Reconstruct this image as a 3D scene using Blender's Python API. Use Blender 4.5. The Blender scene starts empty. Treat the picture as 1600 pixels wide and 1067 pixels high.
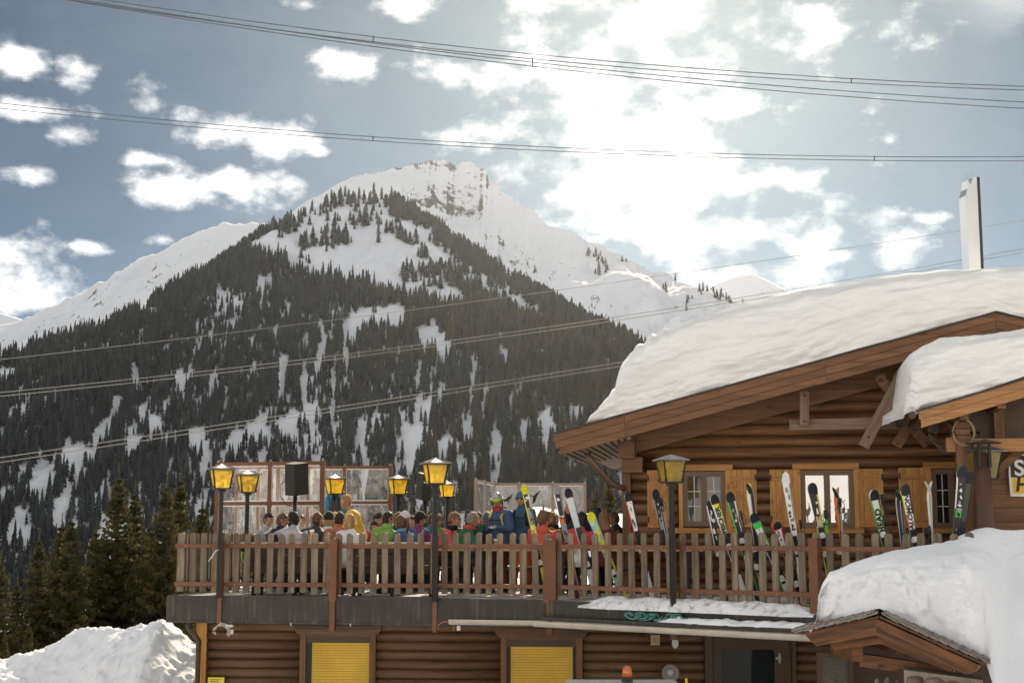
import bpy, bmesh, math, random
import numpy as np
from mathutils import Vector, Matrix, noise as mnoise

R = math.radians
random.seed(7)
rng = np.random.default_rng(7)
sc = bpy.context.scene
COL = sc.collection

# ------------------------------------------------------------------ camera
EYE = 1.03                       # metres above the terrace floor (floor is z = 0)
FPX, PITCH = 2200.0, math.atan(298.5 / 2200.0)
cam = bpy.data.cameras.new('camera')
cam.sensor_width = 36.0
cam.lens = FPX / 1600.0 * 36.0
cam.clip_start, cam.clip_end = 0.5, 40000.0
cam_o = bpy.data.objects.new('camera', cam)
COL.objects.link(cam_o)
cam_o.location = (0, 0, EYE)
cam_o.rotation_euler = (R(90) + PITCH, 0, 0)
sc.camera = cam_o
CP, SP = math.cos(PITCH), math.sin(PITCH)


def ray(px, py):
    dx, dy = (px - 800.0) / FPX, (533.5 - py) / FPX
    return Vector((dx, CP - dy * SP, SP + dy * CP))


def at(px, py, Y):
    """World point at ground distance Y that the survey sighting (px, py) meets."""
    d = ray(px, py)
    return Vector((0, 0, EYE)) + d * (Y / d.y)


# ------------------------------------------------------------------ light
SUN_AZ, SUN_EL = R(6.5), R(24.0)          # azimuth to the right of +Y
sun = bpy.data.lights.new('sun', 'SUN')
sun.energy, sun.angle, sun.color = 4.9, R(0.6), (1.0, 0.85, 0.66)
sun_o = bpy.data.objects.new('sun', sun)
COL.objects.link(sun_o)
sdir = Vector((math.sin(SUN_AZ) * math.cos(SUN_EL), math.cos(SUN_AZ) * math.cos(SUN_EL), math.sin(SUN_EL)))
sun_o.rotation_euler = sdir.to_track_quat('Z', 'Y').to_euler()
sun_o.location = (10, 20, 60)
sc.view_settings.view_transform = 'Standard'
sc.view_settings.look = 'None'
sc.view_settings.gamma = 1.0
sc.view_settings.use_curve_mapping = False
sc.view_settings.exposure = 0.65
SKY_STRENGTH = 0.05
CLOUD_LEVEL = 27.0

world = bpy.data.worlds.new('World')
sc.world = world
world.use_nodes = True
wt = world.node_tree
wt.nodes.clear()


def nd(t, typ, **kw):
    n = t.nodes.new(typ)
    for k, v in kw.items():
        setattr(n, k, v)
    return n


def build_world():
    t = wt
    L = t.links.new
    out = nd(t, 'ShaderNodeOutputWorld')
    bg = nd(t, 'ShaderNodeBackground')
    bg.inputs['Strength'].default_value = SKY_STRENGTH
    sky = nd(t, 'ShaderNodeTexSky', sky_type='NISHITA', sun_disc=False)
    sky.sun_elevation, sky.sun_rotation = SUN_EL, SUN_AZ
    sky.altitude, sky.air_density, sky.dust_density, sky.ozone_density = 2000, 0.42, 1.0, 0.4
    tc = nd(t, 'ShaderNodeTexCoord')
    blobs = [(1030, 40, 250, 175), (1000, 290, 230, 120), (1130, 375, 150, 75), (950, 205, 150, 90), (1060, 235, 110, 65), (1190, 283, 70, 26),  # the first is no cloud: the sun's glow painted in
             (930, 130, 60, 55), (1160, 425, 120, 40), (1010, 350, 90, 60),
             (750, 128, 93, 33), (835, 88, 44, 19), (380, 207, 109, 41), (265, 293, 68, 32), (110, 215, 33, 22), (28, 412, 60, 51),
             (70, 470, 59, 25), (20, 92, 49, 30), (122, 108, 30, 27), (226, 140, 30, 32), (55, 275, 38, 17), (450, 290, 46, 22),
             (360, 280, 30, 25), (545, 100, 66, 25), (475, 8, 41, 16), (640, 8, 73, 24), (40, 168, 59, 19),
             (142, 386, 25, 10), (252, 378, 24, 11), (1385, 372, 68, 32), (1285, 372, 43, 24), (1290, 402, 49, 14),
             (1450, 340, 30, 10), (240, 250, 49, 14), (498, 238, 22, 11)]
    prev = None
    for (px, py, rx, ry) in blobs:
        d = ray(px, py).normalized()
        sx, sz = FPX / rx, FPX / ry
        ma = nd(t, 'ShaderNodeVectorMath', operation='MULTIPLY_ADD')
        L(tc.outputs['Generated'], ma.inputs[0])
        ma.inputs[1].default_value = (sx, 0.0, sz)
        ma.inputs[2].default_value = (-d.x * sx, 0.0, -d.z * sz)
        ln = nd(t, 'ShaderNodeVectorMath', operation='LENGTH')
        L(ma.outputs[0], ln.inputs[0])
        if prev is None:
            prev = ln.outputs['Value']
        else:
            mn = nd(t, 'ShaderNodeMath', operation='MINIMUM')
            L(prev, mn.inputs[0]); L(ln.outputs['Value'], mn.inputs[1])
            prev = mn.outputs[0]
    nz = nd(t, 'ShaderNodeTexNoise')
    nz.inputs['Scale'].default_value = 20.0
    nz.inputs['Detail'].default_value = 6.0
    nz.inputs['Roughness'].default_value = 0.58
    mp = nd(t, 'ShaderNodeMapping')
    mp.inputs['Scale'].default_value = (1.0, 1.0, 1.6)
    L(tc.outputs['Generated'], mp.inputs[0]); L(mp.outputs[0], nz.inputs['Vector'])
    # field = clamp(1 - distance) + (noise - 0.5) * k
    one = nd(t, 'ShaderNodeMath', operation='SUBTRACT'); one.inputs[0].default_value = 1.0; L(prev, one.inputs[1])
    cl = nd(t, 'ShaderNodeMath', operation='MAXIMUM'); L(one.outputs[0], cl.inputs[0]); cl.inputs[1].default_value = -0.9
    k = nd(t, 'ShaderNodeMath', operation='MULTIPLY_ADD'); L(nz.outputs['Fac'], k.inputs[0]); k.inputs[1].default_value = 5.0
    k.inputs[2].default_value = -2.5
    s = nd(t, 'ShaderNodeMath', operation='ADD'); L(cl.outputs[0], s.inputs[0]); L(k.outputs[0], s.inputs[1])
    mr = nd(t, 'ShaderNodeMapRange', interpolation_type='SMOOTHSTEP')
    mr.inputs['From Min'].default_value = -0.25; mr.inputs['From Max'].default_value = 1.55
    L(s.outputs[0], mr.inputs['Value'])
    # unseen cloud added over the rest of the dome to fill the shade
    fr = nd(t, 'ShaderNodeVectorMath', operation='MULTIPLY_ADD'); L(tc.outputs['Generated'], fr.inputs[0])
    fr.inputs[1].default_value = (1 / 0.52, 0.0, 1 / 0.46); fr.inputs[2].default_value = (0.0, 0.0, 0.0)
    fl = nd(t, 'ShaderNodeVectorMath', operation='LENGTH'); L(fr.outputs[0], fl.inputs[0])
    fm = nd(t, 'ShaderNodeMapRange', interpolation_type='SMOOTHSTEP'); fm.inputs['From Min'].default_value = 0.9; fm.inputs['From Max'].default_value = 1.15
    L(fl.outputs['Value'], fm.inputs['Value'])
    n4 = nd(t, 'ShaderNodeTexNoise'); n4.inputs['Scale'].default_value = 5.0; n4.inputs['Detail'].default_value = 9.0; n4.inputs['Roughness'].default_value = 0.6
    L(mp.outputs[0], n4.inputs['Vector'])
    m4 = nd(t, 'ShaderNodeMapRange', interpolation_type='SMOOTHSTEP'); m4.inputs['From Min'].default_value = 0.50; m4.inputs['From Max'].default_value = 0.58
    L(n4.outputs['Fac'], m4.inputs['Value'])
    m5 = nd(t, 'ShaderNodeMath', operation='MULTIPLY'); L(m4.outputs[0], m5.inputs[0]); L(fm.outputs[0], m5.inputs[1])
    m6 = nd(t, 'ShaderNodeMath', operation='MAXIMUM'); L(mr.outputs[0], m6.inputs[0]); L(m5.outputs[0], m6.inputs[1])
    # thin veil between the puffs
    nz2 = nd(t, 'ShaderNodeTexNoise'); nz2.inputs['Scale'].default_value = 6.0; nz2.inputs['Detail'].default_value = 6.0
    L(mp.outputs[0], nz2.inputs['Vector'])
    mr2 = nd(t, 'ShaderNodeMapRange'); mr2.inputs['From Min'].default_value = 0.45; mr2.inputs['From Max'].default_value = 0.85
    mr2.inputs['To Max'].default_value = 0.05
    L(nz2.outputs['Fac'], mr2.inputs['Value'])
    mx = nd(t, 'ShaderNodeMath', operation='MAXIMUM'); L(m6.outputs[0], mx.inputs[0]); L(mr2.outputs[0], mx.inputs[1])
    mix = nd(t, 'ShaderNodeMix', data_type='RGBA')
    L(mx.outputs[0], mix.inputs['Factor'])
    tint = nd(t, 'ShaderNodeMix', data_type='RGBA', blend_type='MULTIPLY'); tint.inputs['Factor'].default_value = 1.0
    L(sky.outputs[0], tint.inputs['A']); tint.inputs['B'].default_value = (0.48, 0.69, 0.69, 1)
    L(tint.outputs['Result'], mix.inputs['A'])
    cb = nd(t, 'ShaderNodeMix', data_type='RGBA')
    cr = nd(t, 'ShaderNodeMapRange'); cr.inputs['From Min'].default_value = 0.38; cr.inputs['From Max'].default_value = 0.62; L(nz.outputs['Fac'], cr.inputs['Value'])
    L(cr.outputs[0], cb.inputs['Factor'])
    cb.inputs['A'].default_value = (CLOUD_LEVEL * 0.58, CLOUD_LEVEL * 0.58, CLOUD_LEVEL * 0.57, 1)
    cb.inputs['B'].default_value = (CLOUD_LEVEL, CLOUD_LEVEL * 0.975, CLOUD_LEVEL * 0.93, 1)
    L(cb.outputs['Result'], mix.inputs['B'])
    L(mix.outputs['Result'], bg.inputs['Color'])
    L(bg.outputs[0], out.inputs['Surface'])


build_world()
sc.cycles.use_denoising = True
sc.cycles.max_bounces = 6
sc.cycles.diffuse_bounces = 3
sc.cycles.glossy_bounces = 2
sc.cycles.transparent_max_bounces = 10
sc.cycles.volume_bounces = 0
sc.cycles.caustics_reflective = sc.cycles.caustics_refractive = False


# ------------------------------------------------------------------ helpers
def _hash(ix, iy, seed):
    h = (ix.astype(np.int64) * 374761393 + iy.astype(np.int64) * 668265263 + seed * 1442695041) & 0xffffffff
    h = ((h ^ (h >> 13)) * 1274126177) & 0xffffffff
    h = h ^ (h >> 16)
    return (h & 0xffff) / 65535.0


def vnoise(x, y, seed=0):
    x = np.asarray(x, float); y = np.asarray(y, float)
    x, y = np.broadcast_arrays(x, y)
    ix, iy = np.floor(x), np.floor(y)
    fx, fy = x - ix, y - iy
    fx = fx * fx * (3 - 2 * fx); fy = fy * fy * (3 - 2 * fy)
    a, b = _hash(ix, iy, seed), _hash(ix + 1, iy, seed)
    c, d = _hash(ix, iy + 1, seed), _hash(ix + 1, iy + 1, seed)
    return (a * (1 - fx) + b * fx) * (1 - fy) + (c * (1 - fx) + d * fx) * fy


def fbm(x, y, octaves=4, seed=0, gain=0.5):
    s = 0.0; a = 1.0; n = 0.0
    x = np.asarray(x, float); y = np.asarray(y, float)
    for i in range(octaves):
        s = s + a * (vnoise(x, y, seed + i * 17) - 0.5); n += a
        x = x * 2.03 + 3.1; y = y * 2.03 + 7.7; a *= gain
    return s / n * 2.0        # about -1 .. 1


class MB:
    def __init__(s):
        s.v, s.f, s.m = [], [], []

    def add(s, vs, fs, m=0, M=None):
        o = len(s.v)
        s.v += [tuple(M @ Vector(p)) for p in vs] if M is not None else [tuple(p) for p in vs]
        s.f += [tuple(i + o for i in f) for f in fs]
        s.m += [m] * len(fs) if isinstance(m, int) else list(m)
        return s

    def hexa(s, p, m=0, M=None):   # p: 4 bottom (ccw) + 4 top
        return s.add(p, [(3, 2, 1, 0), (4, 5, 6, 7), (0, 1, 5, 4), (1, 2, 6, 5), (2, 3, 7, 6), (3, 0, 4, 7)], m, M)

    def box(s, x0, x1, y0, y1, z0, z1, m=0, M=None):
        return s.hexa([(x0, y0, z0), (x1, y0, z0), (x1, y1, z0), (x0, y1, z0), (x0, y0, z1), (x1, y0, z1), (x1, y1, z1), (x0, y1, z1)], m, M)

    def prism(s, poly, y0, y1, m=0, M=None):   # poly in (x, z), extruded along y
        n = len(poly)
        vs = [(x, y0, z) for x, z in poly] + [(x, y1, z) for x, z in poly]
        fs = [tuple(range(n)), tuple(range(2 * n - 1, n - 1, -1))] + [(i, i + n, (i + 1) % n + n, (i + 1) % n) for i in range(n)]
        return s.add(vs, fs, m, M)

    def tube(s, path, r, n=8, m=0, M=None, sx=1.0):
        path = [Vector(p) for p in path]
        rs = r if isinstance(r, (list, tuple)) else [r] * len(path)
        vs, fs = [], []
        up = Vector((0, 0, 1))
        for i, p in enumerate(path):
            a, b = path[max(0, i - 1)], path[min(len(path) - 1, i + 1)]
            t = (b - a).normalized()
            u = t.cross(up)
            if u.length < 0.05:
                u = t.cross(Vector((0, 1, 0)))
            u.normalize(); w = u.cross(t)
            for k in range(n):
                an = 2 * math.pi * k / n
                vs.append(p + u * (math.cos(an) * rs[i] * sx) + w * (math.sin(an) * rs[i]))
        for i in range(len(path) - 1):
            for k in range(n):
                fs.append((i * n + k, i * n + (k + 1) % n, (i + 1) * n + (k + 1) % n, (i + 1) * n + k))
        fs.append(tuple(range(n - 1, -1, -1)))
        fs.append(tuple(range((len(path) - 1) * n, len(path) * n)))
        return s.add(vs, fs, m, M)

    def beam(s, a, b, w, h, m=0):   # rectangular bar from a to b, w sideways, h up
        a, b = Vector(a), Vector(b)
        t = (b - a).normalized()
        u = t.cross(Vector((0, 0, 1)))
        if u.length < 1e-3:
            u = Vector((1, 0, 0))
        u.normalize(); k = u.cross(t)
        u *= w / 2; k *= h / 2
        return s.hexa([a - u - k, a + u - k, b + u - k, b - u - k, a - u + k, a + u + k, b + u + k, b - u + k], m)

    def lathe(s, prof, n=14, m=0, M=None):
        vs, fs = [], []
        for r_, z in prof:
            for k in range(n):
                an = 2 * math.pi * k / n
                vs.append((r_ * math.cos(an), r_ * math.sin(an), z))
        for i in range(len(prof) - 1):
            for k in range(n):
                fs.append((i * n + k, i * n + (k + 1) % n, (i + 1) * n + (k + 1) % n, (i + 1) * n + k))
        fs.append(tuple(range(n - 1, -1, -1))); fs.append(tuple(range((len(prof) - 1) * n, len(prof) * n)))
        return s.add(vs, fs, m, M)

    def ball(s, c, rx, ry, rz, nu=12, nv=8, m=0, M=None, fn=None):
        vs, fs = [], []
        for j in range(nv + 1):
            th = math.pi * j / nv
            for i in range(nu):
                ph = 2 * math.pi * i / nu
                d = Vector((math.sin(th) * math.cos(ph), math.sin(th) * math.sin(ph), math.cos(th)))
                q = fn(d) if fn else 1.0
                vs.append((c[0] + d.x * rx * q, c[1] + d.y * ry * q, c[2] + d.z * rz * q))
        for j in range(nv):
            for i in range(nu):
                fs.append((j * nu + i, (j + 1) * nu + i, (j + 1) * nu + (i + 1) % nu, j * nu + (i + 1) % nu))
        return s.add(vs, fs, m, M)

    def build(s, name, mats, parent=None, smooth=False, loc=None):
        me = bpy.data.meshes.new(name)
        me.from_pydata(s.v, [], s.f)
        if not isinstance(mats, (list, tuple)):
            mats = [mats]
        for m in mats:
            me.materials.append(m)
        me.polygons.foreach_set('material_index', s.m)
        if smooth:
            me.polygons.foreach_set('use_smooth', [True] * len(me.polygons))
        me.update()
        return link(name, me, parent, loc)


def link(name, me, parent=None, loc=None):
    o = bpy.data.objects.new(name, me)
    COL.objects.link(o)
    if parent is not None:
        o.parent = parent
    if loc is not None:
        o.location = loc
    return o


def grid_mesh(name, P, mats, parent=None, smooth=True, mi=None):
    """P: array (nu, nv, 3)"""
    nu, nv = P.shape[:2]
    idx = np.arange(nu * nv).reshape(nu, nv)
    q = np.stack([idx[:-1, :-1], idx[1:, :-1], idx[1:, 1:], idx[:-1, 1:]], -1).reshape(-1, 4)
    me = bpy.data.meshes.new(name)
    me.vertices.add(nu * nv); me.vertices.foreach_set('co', P.reshape(-1).astype(np.float32))
    me.loops.add(q.size); me.loops.foreach_set('vertex_index', q.reshape(-1).astype(np.int32))
    me.polygons.add(len(q)); me.polygons.foreach_set('loop_start', np.arange(0, q.size, 4, dtype=np.int32))
    me.update(calc_edges=True); me.validate()
    for m in (mats if isinstance(mats, (list, tuple)) else [mats]):
        me.materials.append(m)
    if smooth:
        me.polygons.foreach_set('use_smooth', [True] * len(me.polygons))
    me.update()
    return link(name, me, parent)


def tag(o, label, cat, group=None):
    o['label'] = label; o['category'] = cat
    if group:
        o['group'] = group
    return o


def thing(name, label, cat, loc=(0, 0, 0), rotz=0.0, group=None):
    o = bpy.data.objects.new(name, None)
    o.empty_display_size = 0.2
    COL.objects.link(o)
    o.location = loc; o.rotation_euler = (0, 0, rotz)
    return tag(o, label, cat, group)


def structure(o):
    o['kind'] = 'structure'
    return o


def stuff(o):
    o['kind'] = 'stuff'
    return o


class Frame:
    """An upright plane standing in the world: origin p0 on the floor, x along it, y into the scene behind it, z up."""
    def __init__(s, p0, p1):
        s.o = Vector((p0[0], p0[1], 0)); d = Vector((p1[0] - p0[0], p1[1] - p0[1], 0))
        s.len = d.length; s.x = d.normalized(); s.y = Vector((-s.x.y, s.x.x, 0))
        s.rz = math.atan2(s.x.y, s.x.x)

    def hit(s, px, py, off=0.0):       # sighting -> (x, z) in the plane lying off metres behind it
        d = ray(px, py); c = Vector((0, 0, EYE)); o = s.o + s.y * off
        t = (o - c).dot(s.y) / d.dot(s.y)
        p = c + d * t
        return (p - o).dot(s.x), p.z

    def w(s, x, y, z):
        return s.o + s.x * x + s.y * y + Vector((0, 0, z))


# ------------------------------------------------------------------ materials
_mc = {}


def nodes_of(name):
    m = bpy.data.materials.new(name); m.use_nodes = True
    t = m.node_tree; b = t.nodes['Principled BSDF']
    return m, t, b


def c4(c, k=1.0):
    return (min(1, c[0] * k), min(1, c[1] * k), min(1, c[2] * k), 1)


def M(name, col, rough=0.6, metal=0.0, var=0.18, scale=5.0, stretch=(1, 1, 1), bump=0.0, bscale=None, rnd=0.0, col2=None, spec=0.3, detail=6, sheen=0.0):
    if name in _mc:
        return _mc[name]
    m, t, b = nodes_of(name); L = t.links.new
    tc = nd(t, 'ShaderNodeTexCoord'); oi = nd(t, 'ShaderNodeObjectInfo')
    off = nd(t, 'ShaderNodeVectorMath', operation='MULTIPLY_ADD')
    L(oi.outputs['Random'], off.inputs[0]); off.inputs[1].default_value = (37, 23, 51); L(tc.outputs['Object'], off.inputs[2])
    mp = nd(t, 'ShaderNodeMapping'); mp.inputs['Scale'].default_value = stretch
    L(off.outputs[0], mp.inputs[0])
    nz = nd(t, 'ShaderNodeTexNoise'); nz.inputs['Scale'].default_value = scale; nz.inputs['Detail'].default_value = detail
    nz.inputs['Roughness'].default_value = 0.65; nz.inputs['Distortion'].default_value = 0.4
    L(mp.outputs[0], nz.inputs['Vector'])
    rp = nd(t, 'ShaderNodeMapRange'); rp.inputs['From Min'].default_value = 0.3; rp.inputs['From Max'].default_value = 0.7
    L(nz.outputs['Fac'], rp.inputs['Value'])
    mx = nd(t, 'ShaderNodeMix', data_type='RGBA')
    L(rp.outputs[0], mx.inputs['Factor'])
    mx.inputs['A'].default_value = c4(col, 1 - var); mx.inputs['B'].default_value = c4(col2, 1) if col2 else c4(col, 1 + var)
    last = mx.outputs['Result']
    if rnd:
        hs = nd(t, 'ShaderNodeHueSaturation')
        rr = nd(t, 'ShaderNodeMapRange'); rr.inputs['To Min'].default_value = 1 - rnd; rr.inputs['To Max'].default_value = 1 + rnd
        L(oi.outputs['Random'], rr.inputs['Value']); L(rr.outputs[0], hs.inputs['Value']); L(last, hs.inputs['Color'])
        last = hs.outputs[0]
    L(last, b.inputs['Base Color'])
    b.inputs['Roughness'].default_value = rough; b.inputs['Metallic'].default_value = metal
    b.inputs['Specular IOR Level'].default_value = spec
    if sheen:
        b.inputs['Sheen Weight'].default_value = sheen; b.inputs['Sheen Roughness'].default_value = 0.35
    if bump:
        bp = nd(t, 'ShaderNodeBump'); bp.inputs['Strength'].default_value = bump; bp.inputs['Distance'].default_value = 0.02
        if bscale:
            n2 = nd(t, 'ShaderNodeTexNoise'); n2.inputs['Scale'].default_value = bscale; n2.inputs['Detail'].default_value = 4
            L(mp.outputs[0], n2.inputs['Vector']); L(n2.outputs['Fac'], bp.inputs['Height'])
        else:
            L(nz.outputs['Fac'], bp.inputs['Height'])
        L(bp.outputs[0], b.inputs['Normal'])
    _mc[name] = m
    return m


def wood(name, dark, light, axis='x', rough=0.62, rnd=0.12, scale=2.2, knots=True, weather=None):
    """Sawn or round timber: grain along one axis of the piece, with knots."""
    if name in _mc:
        return _mc[name]
    m, t, b = nodes_of(name); L = t.links.new
    tc = nd(t, 'ShaderNodeTexCoord'); oi = nd(t, 'ShaderNodeObjectInfo')
    off = nd(t, 'ShaderNodeVectorMath', operation='MULTIPLY_ADD')
    L(oi.outputs['Random'], off.inputs[0]); off.inputs[1].default_value = (31, 17, 43); L(tc.outputs['Object'], off.inputs[2])
    mp = nd(t, 'ShaderNodeMapping')
    st = {'x': (0.5, 7, 9), 'y': (7, 0.5, 9), 'z': (7, 9, 0.5)}[axis]
    mp.inputs['Scale'].default_value = st
    L(off.outputs[0], mp.inputs[0])
    nz = nd(t, 'ShaderNodeTexNoise'); nz.inputs['Scale'].default_value = scale; nz.inputs['Detail'].default_value = 8
    nz.inputs['Roughness'].default_value = 0.62; nz.inputs['Distortion'].default_value = 0.7
    L(mp.outputs[0], nz.inputs['Vector'])
    rp = nd(t, 'ShaderNodeValToRGB')
    rp.color_ramp.elements[0].position = 0.30; rp.color_ramp.elements[0].color = c4(dark)
    rp.color_ramp.elements[1].position = 0.68; rp.color_ramp.elements[1].color = c4(light)
    L(nz.outputs['Fac'], rp.inputs[0])
    last = rp.outputs[0]
    if knots:
        vo = nd(t, 'ShaderNodeTexVoronoi'); vo.inputs['Scale'].default_value = 1.0
        mp2 = nd(t, 'ShaderNodeMapping')
        mp2.inputs['Scale'].default_value = {'x': (1.7, 4.5, 4.5), 'y': (4.5, 1.7, 4.5), 'z': (4.5, 4.5, 1.7)}[axis]
        L(off.outputs[0], mp2.inputs[0]); L(mp2.outputs[0], vo.inputs['Vector'])
        kr = nd(t, 'ShaderNodeMapRange'); kr.inputs['From Min'].default_value = 0.05; kr.inputs['From Max'].default_value = 0.14
        kr.inputs['To Min'].default_value = 0.75; kr.inputs['To Max'].default_value = 0.0
        L(vo.outputs['Distance'], kr.inputs['Value'])
        mx = nd(t, 'ShaderNodeMix', data_type='RGBA'); L(kr.outputs[0], mx.inputs['Factor']); L(last, mx.inputs['A'])
        mx.inputs['B'].default_value = c4(dark, 0.45)
        last = mx.outputs['Result']
    if weather:
        n3 = nd(t, 'ShaderNodeTexNoise'); n3.inputs['Scale'].default_value = 1.6; n3.inputs['Detail'].default_value = 5
        L(off.outputs[0], n3.inputs['Vector'])
        w = nd(t, 'ShaderNodeMapRange'); w.inputs['From Min'].default_value = 0.45; w.inputs['From Max'].default_value = 0.75; w.inputs['To Max'].default_value = 0.6
        L(n3.outputs['Fac'], w.inputs['Value'])
        mx = nd(t, 'ShaderNodeMix', data_type='RGBA'); L(w.outputs[0], mx.inputs['Factor']); L(last, mx.inputs['A'])
        mx.inputs['B'].default_value = c4(weather)
        last = mx.outputs['Result']
    hs = nd(t, 'ShaderNodeHueSaturation')
    rr = nd(t, 'ShaderNodeMapRange'); rr.inputs['To Min'].default_value = 1 - rnd; rr.inputs['To Max'].default_value = 1 + rnd
    L(oi.outputs['Random'], rr.inputs['Value']); L(rr.outputs[0], hs.inputs['Value']); L(last, hs.inputs['Color'])
    L(hs.outputs[0], b.inputs['Base Color'])
    b.inputs['Roughness'].default_value = rough; b.inputs['Specular IOR Level'].default_value = 0.3
    bp = nd(t, 'ShaderNodeBump'); bp.inputs['Strength'].default_value = 0.35; bp.inputs['Distance'].default_value = 0.012
    L(nz.outputs['Fac'], bp.inputs['Height']); L(bp.outputs[0], b.inputs['Normal'])
    _mc[name] = m
    return m


def snow_mat(name, bump=0.5, scale=7.0, dirt=0.0, stretch=(1, 1, 1), dist=0.06, col=(0.86, 0.875, 0.90)):
    if name in _mc:
        return _mc[name]
    m, t, b = nodes_of(name); L = t.links.new
    tc = nd(t, 'ShaderNodeTexCoord')
    mp = nd(t, 'ShaderNodeMapping'); mp.inputs['Scale'].default_value = stretch; L(tc.outputs['Object'], mp.inputs[0])
    nz = nd(t, 'ShaderNodeTexNoise'); nz.inputs['Scale'].default_value = scale; nz.inputs['Detail'].default_value = 8; nz.inputs['Roughness'].default_value = 0.55
    L(mp.outputs[0], nz.inputs['Vector'])
    bp = nd(t, 'ShaderNodeBump'); bp.inputs['Strength'].default_value = bump; bp.inputs['Distance'].default_value = dist
    L(nz.outputs['Fac'], bp.inputs['Height']); L(bp.outputs[0], b.inputs['Normal'])
    b.inputs['Base Color'].default_value = c4(col)
    if dirt:
        n2 = nd(t, 'ShaderNodeTexNoise'); n2.inputs['Scale'].default_value = scale * 0.8; n2.inputs['Detail'].default_value = 7
        L(mp.outputs[0], n2.inputs['Vector'])
        mr = nd(t, 'ShaderNodeMapRange'); mr.inputs['From Min'].default_value = 0.52; mr.inputs['From Max'].default_value = 0.72; mr.inputs['To Max'].default_value = dirt
        L(n2.outputs['Fac'], mr.inputs['Value'])
        mx = nd(t, 'ShaderNodeMix', data_type='RGBA'); L(mr.outputs[0], mx.inputs['Factor'])
        mx.inputs['A'].default_value = c4(col); mx.inputs['B'].default_value = (0.30, 0.23, 0.16, 1)
        L(mx.outputs['Result'], b.inputs['Base Color'])
    b.inputs['Roughness'].default_value = 0.7; b.inputs['Specular IOR Level'].default_value = 0.15
    _mc[name] = m
    return m


def mountain_mat(name, rock_lo, rock_hi, scale, patch, alt=0.0, alt0=0.0):
    """Snow with rock on the steep faces and scattered rock and brush patches."""
    m, t, b = nodes_of(name); L = t.links.new
    geo = nd(t, 'ShaderNodeNewGeometry'); tc = nd(t, 'ShaderNodeTexCoord')
    sep = nd(t, 'ShaderNodeSeparateXYZ'); L(geo.outputs['True Normal'], sep.inputs[0])
    mp = nd(t, 'ShaderNodeMapping'); mp.inputs['Scale'].default_value = (1, 1, 1.8); L(tc.outputs['Object'], mp.inputs[0])
    nz = nd(t, 'ShaderNodeTexNoise'); nz.inputs['Scale'].default_value = scale; nz.inputs['Detail'].default_value = 9; nz.inputs['Roughness'].default_value = 0.7
    L(mp.outputs[0], nz.inputs['Vector'])
    ma = nd(t, 'ShaderNodeMath', operation='MULTIPLY_ADD'); L(nz.outputs['Fac'], ma.inputs[0]); ma.inputs[1].default_value = 0.9
    ma.inputs[2].default_value = -0.45
    ad = nd(t, 'ShaderNodeMath', operation='ADD'); L(sep.outputs['Z'], ad.inputs[0]); L(ma.outputs[0], ad.inputs[1])
    sz = nd(t, 'ShaderNodeSeparateXYZ'); L(tc.outputs['Object'], sz.inputs[0])
    hz = nd(t, 'ShaderNodeMath', operation='MULTIPLY_ADD'); L(sz.outputs['Z'], hz.inputs[0]); hz.inputs[1].default_value = -alt; hz.inputs[2].default_value = alt * alt0
    ad2 = nd(t, 'ShaderNodeMath', operation='ADD'); L(ad.outputs[0], ad2.inputs[0]); L(hz.outputs[0], ad2.inputs[1]); ad = ad2
    mr = nd(t, 'ShaderNodeMapRange'); mr.inputs['From Min'].default_value = rock_lo; mr.inputs['From Max'].default_value = rock_hi
    mr.inputs['To Min'].default_value = 1; mr.inputs['To Max'].default_value = 0
    L(ad.outputs[0], mr.inputs['Value'])
    n2 = nd(t, 'ShaderNodeTexNoise'); n2.inputs['Scale'].default_value = scale * 3; n2.inputs['Detail'].default_value = 6; n2.inputs['Roughness'].default_value = 0.75
    L(tc.outputs['Object'], n2.inputs['Vector'])
    m2 = nd(t, 'ShaderNodeMapRange'); m2.inputs['From Min'].default_value = patch; m2.inputs['From Max'].default_value = patch + 0.05; m2.inputs['To Max'].default_value = 0.85
    L(n2.outputs['Fac'], m2.inputs['Value'])
    mxx = nd(t, 'ShaderNodeMath', operation='MAXIMUM'); L(mr.outputs[0], mxx.inputs[0]); L(m2.outputs[0], mxx.inputs[1])
    mx = nd(t, 'ShaderNodeMix', data_type='RGBA'); L(mxx.outputs[0], mx.inputs['Factor'])
    mx.inputs['A'].default_value = (0.84, 0.86, 0.90, 1); mx.inputs['B'].default_value = (0.095, 0.092, 0.095, 1)
    L(mx.outputs['Result'], b.inputs['Base Color'])
    b.inputs['Roughness'].default_value = 0.8; b.inputs['Specular IOR Level'].default_value = 0.1
    bp = nd(t, 'ShaderNodeBump'); bp.inputs['Strength'].default_value = 0.6; bp.inputs['Distance'].default_value = 12.0
    L(nz.outputs['Fac'], bp.inputs['Height']); L(bp.outputs[0], b.inputs['Normal'])
    return m


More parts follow.
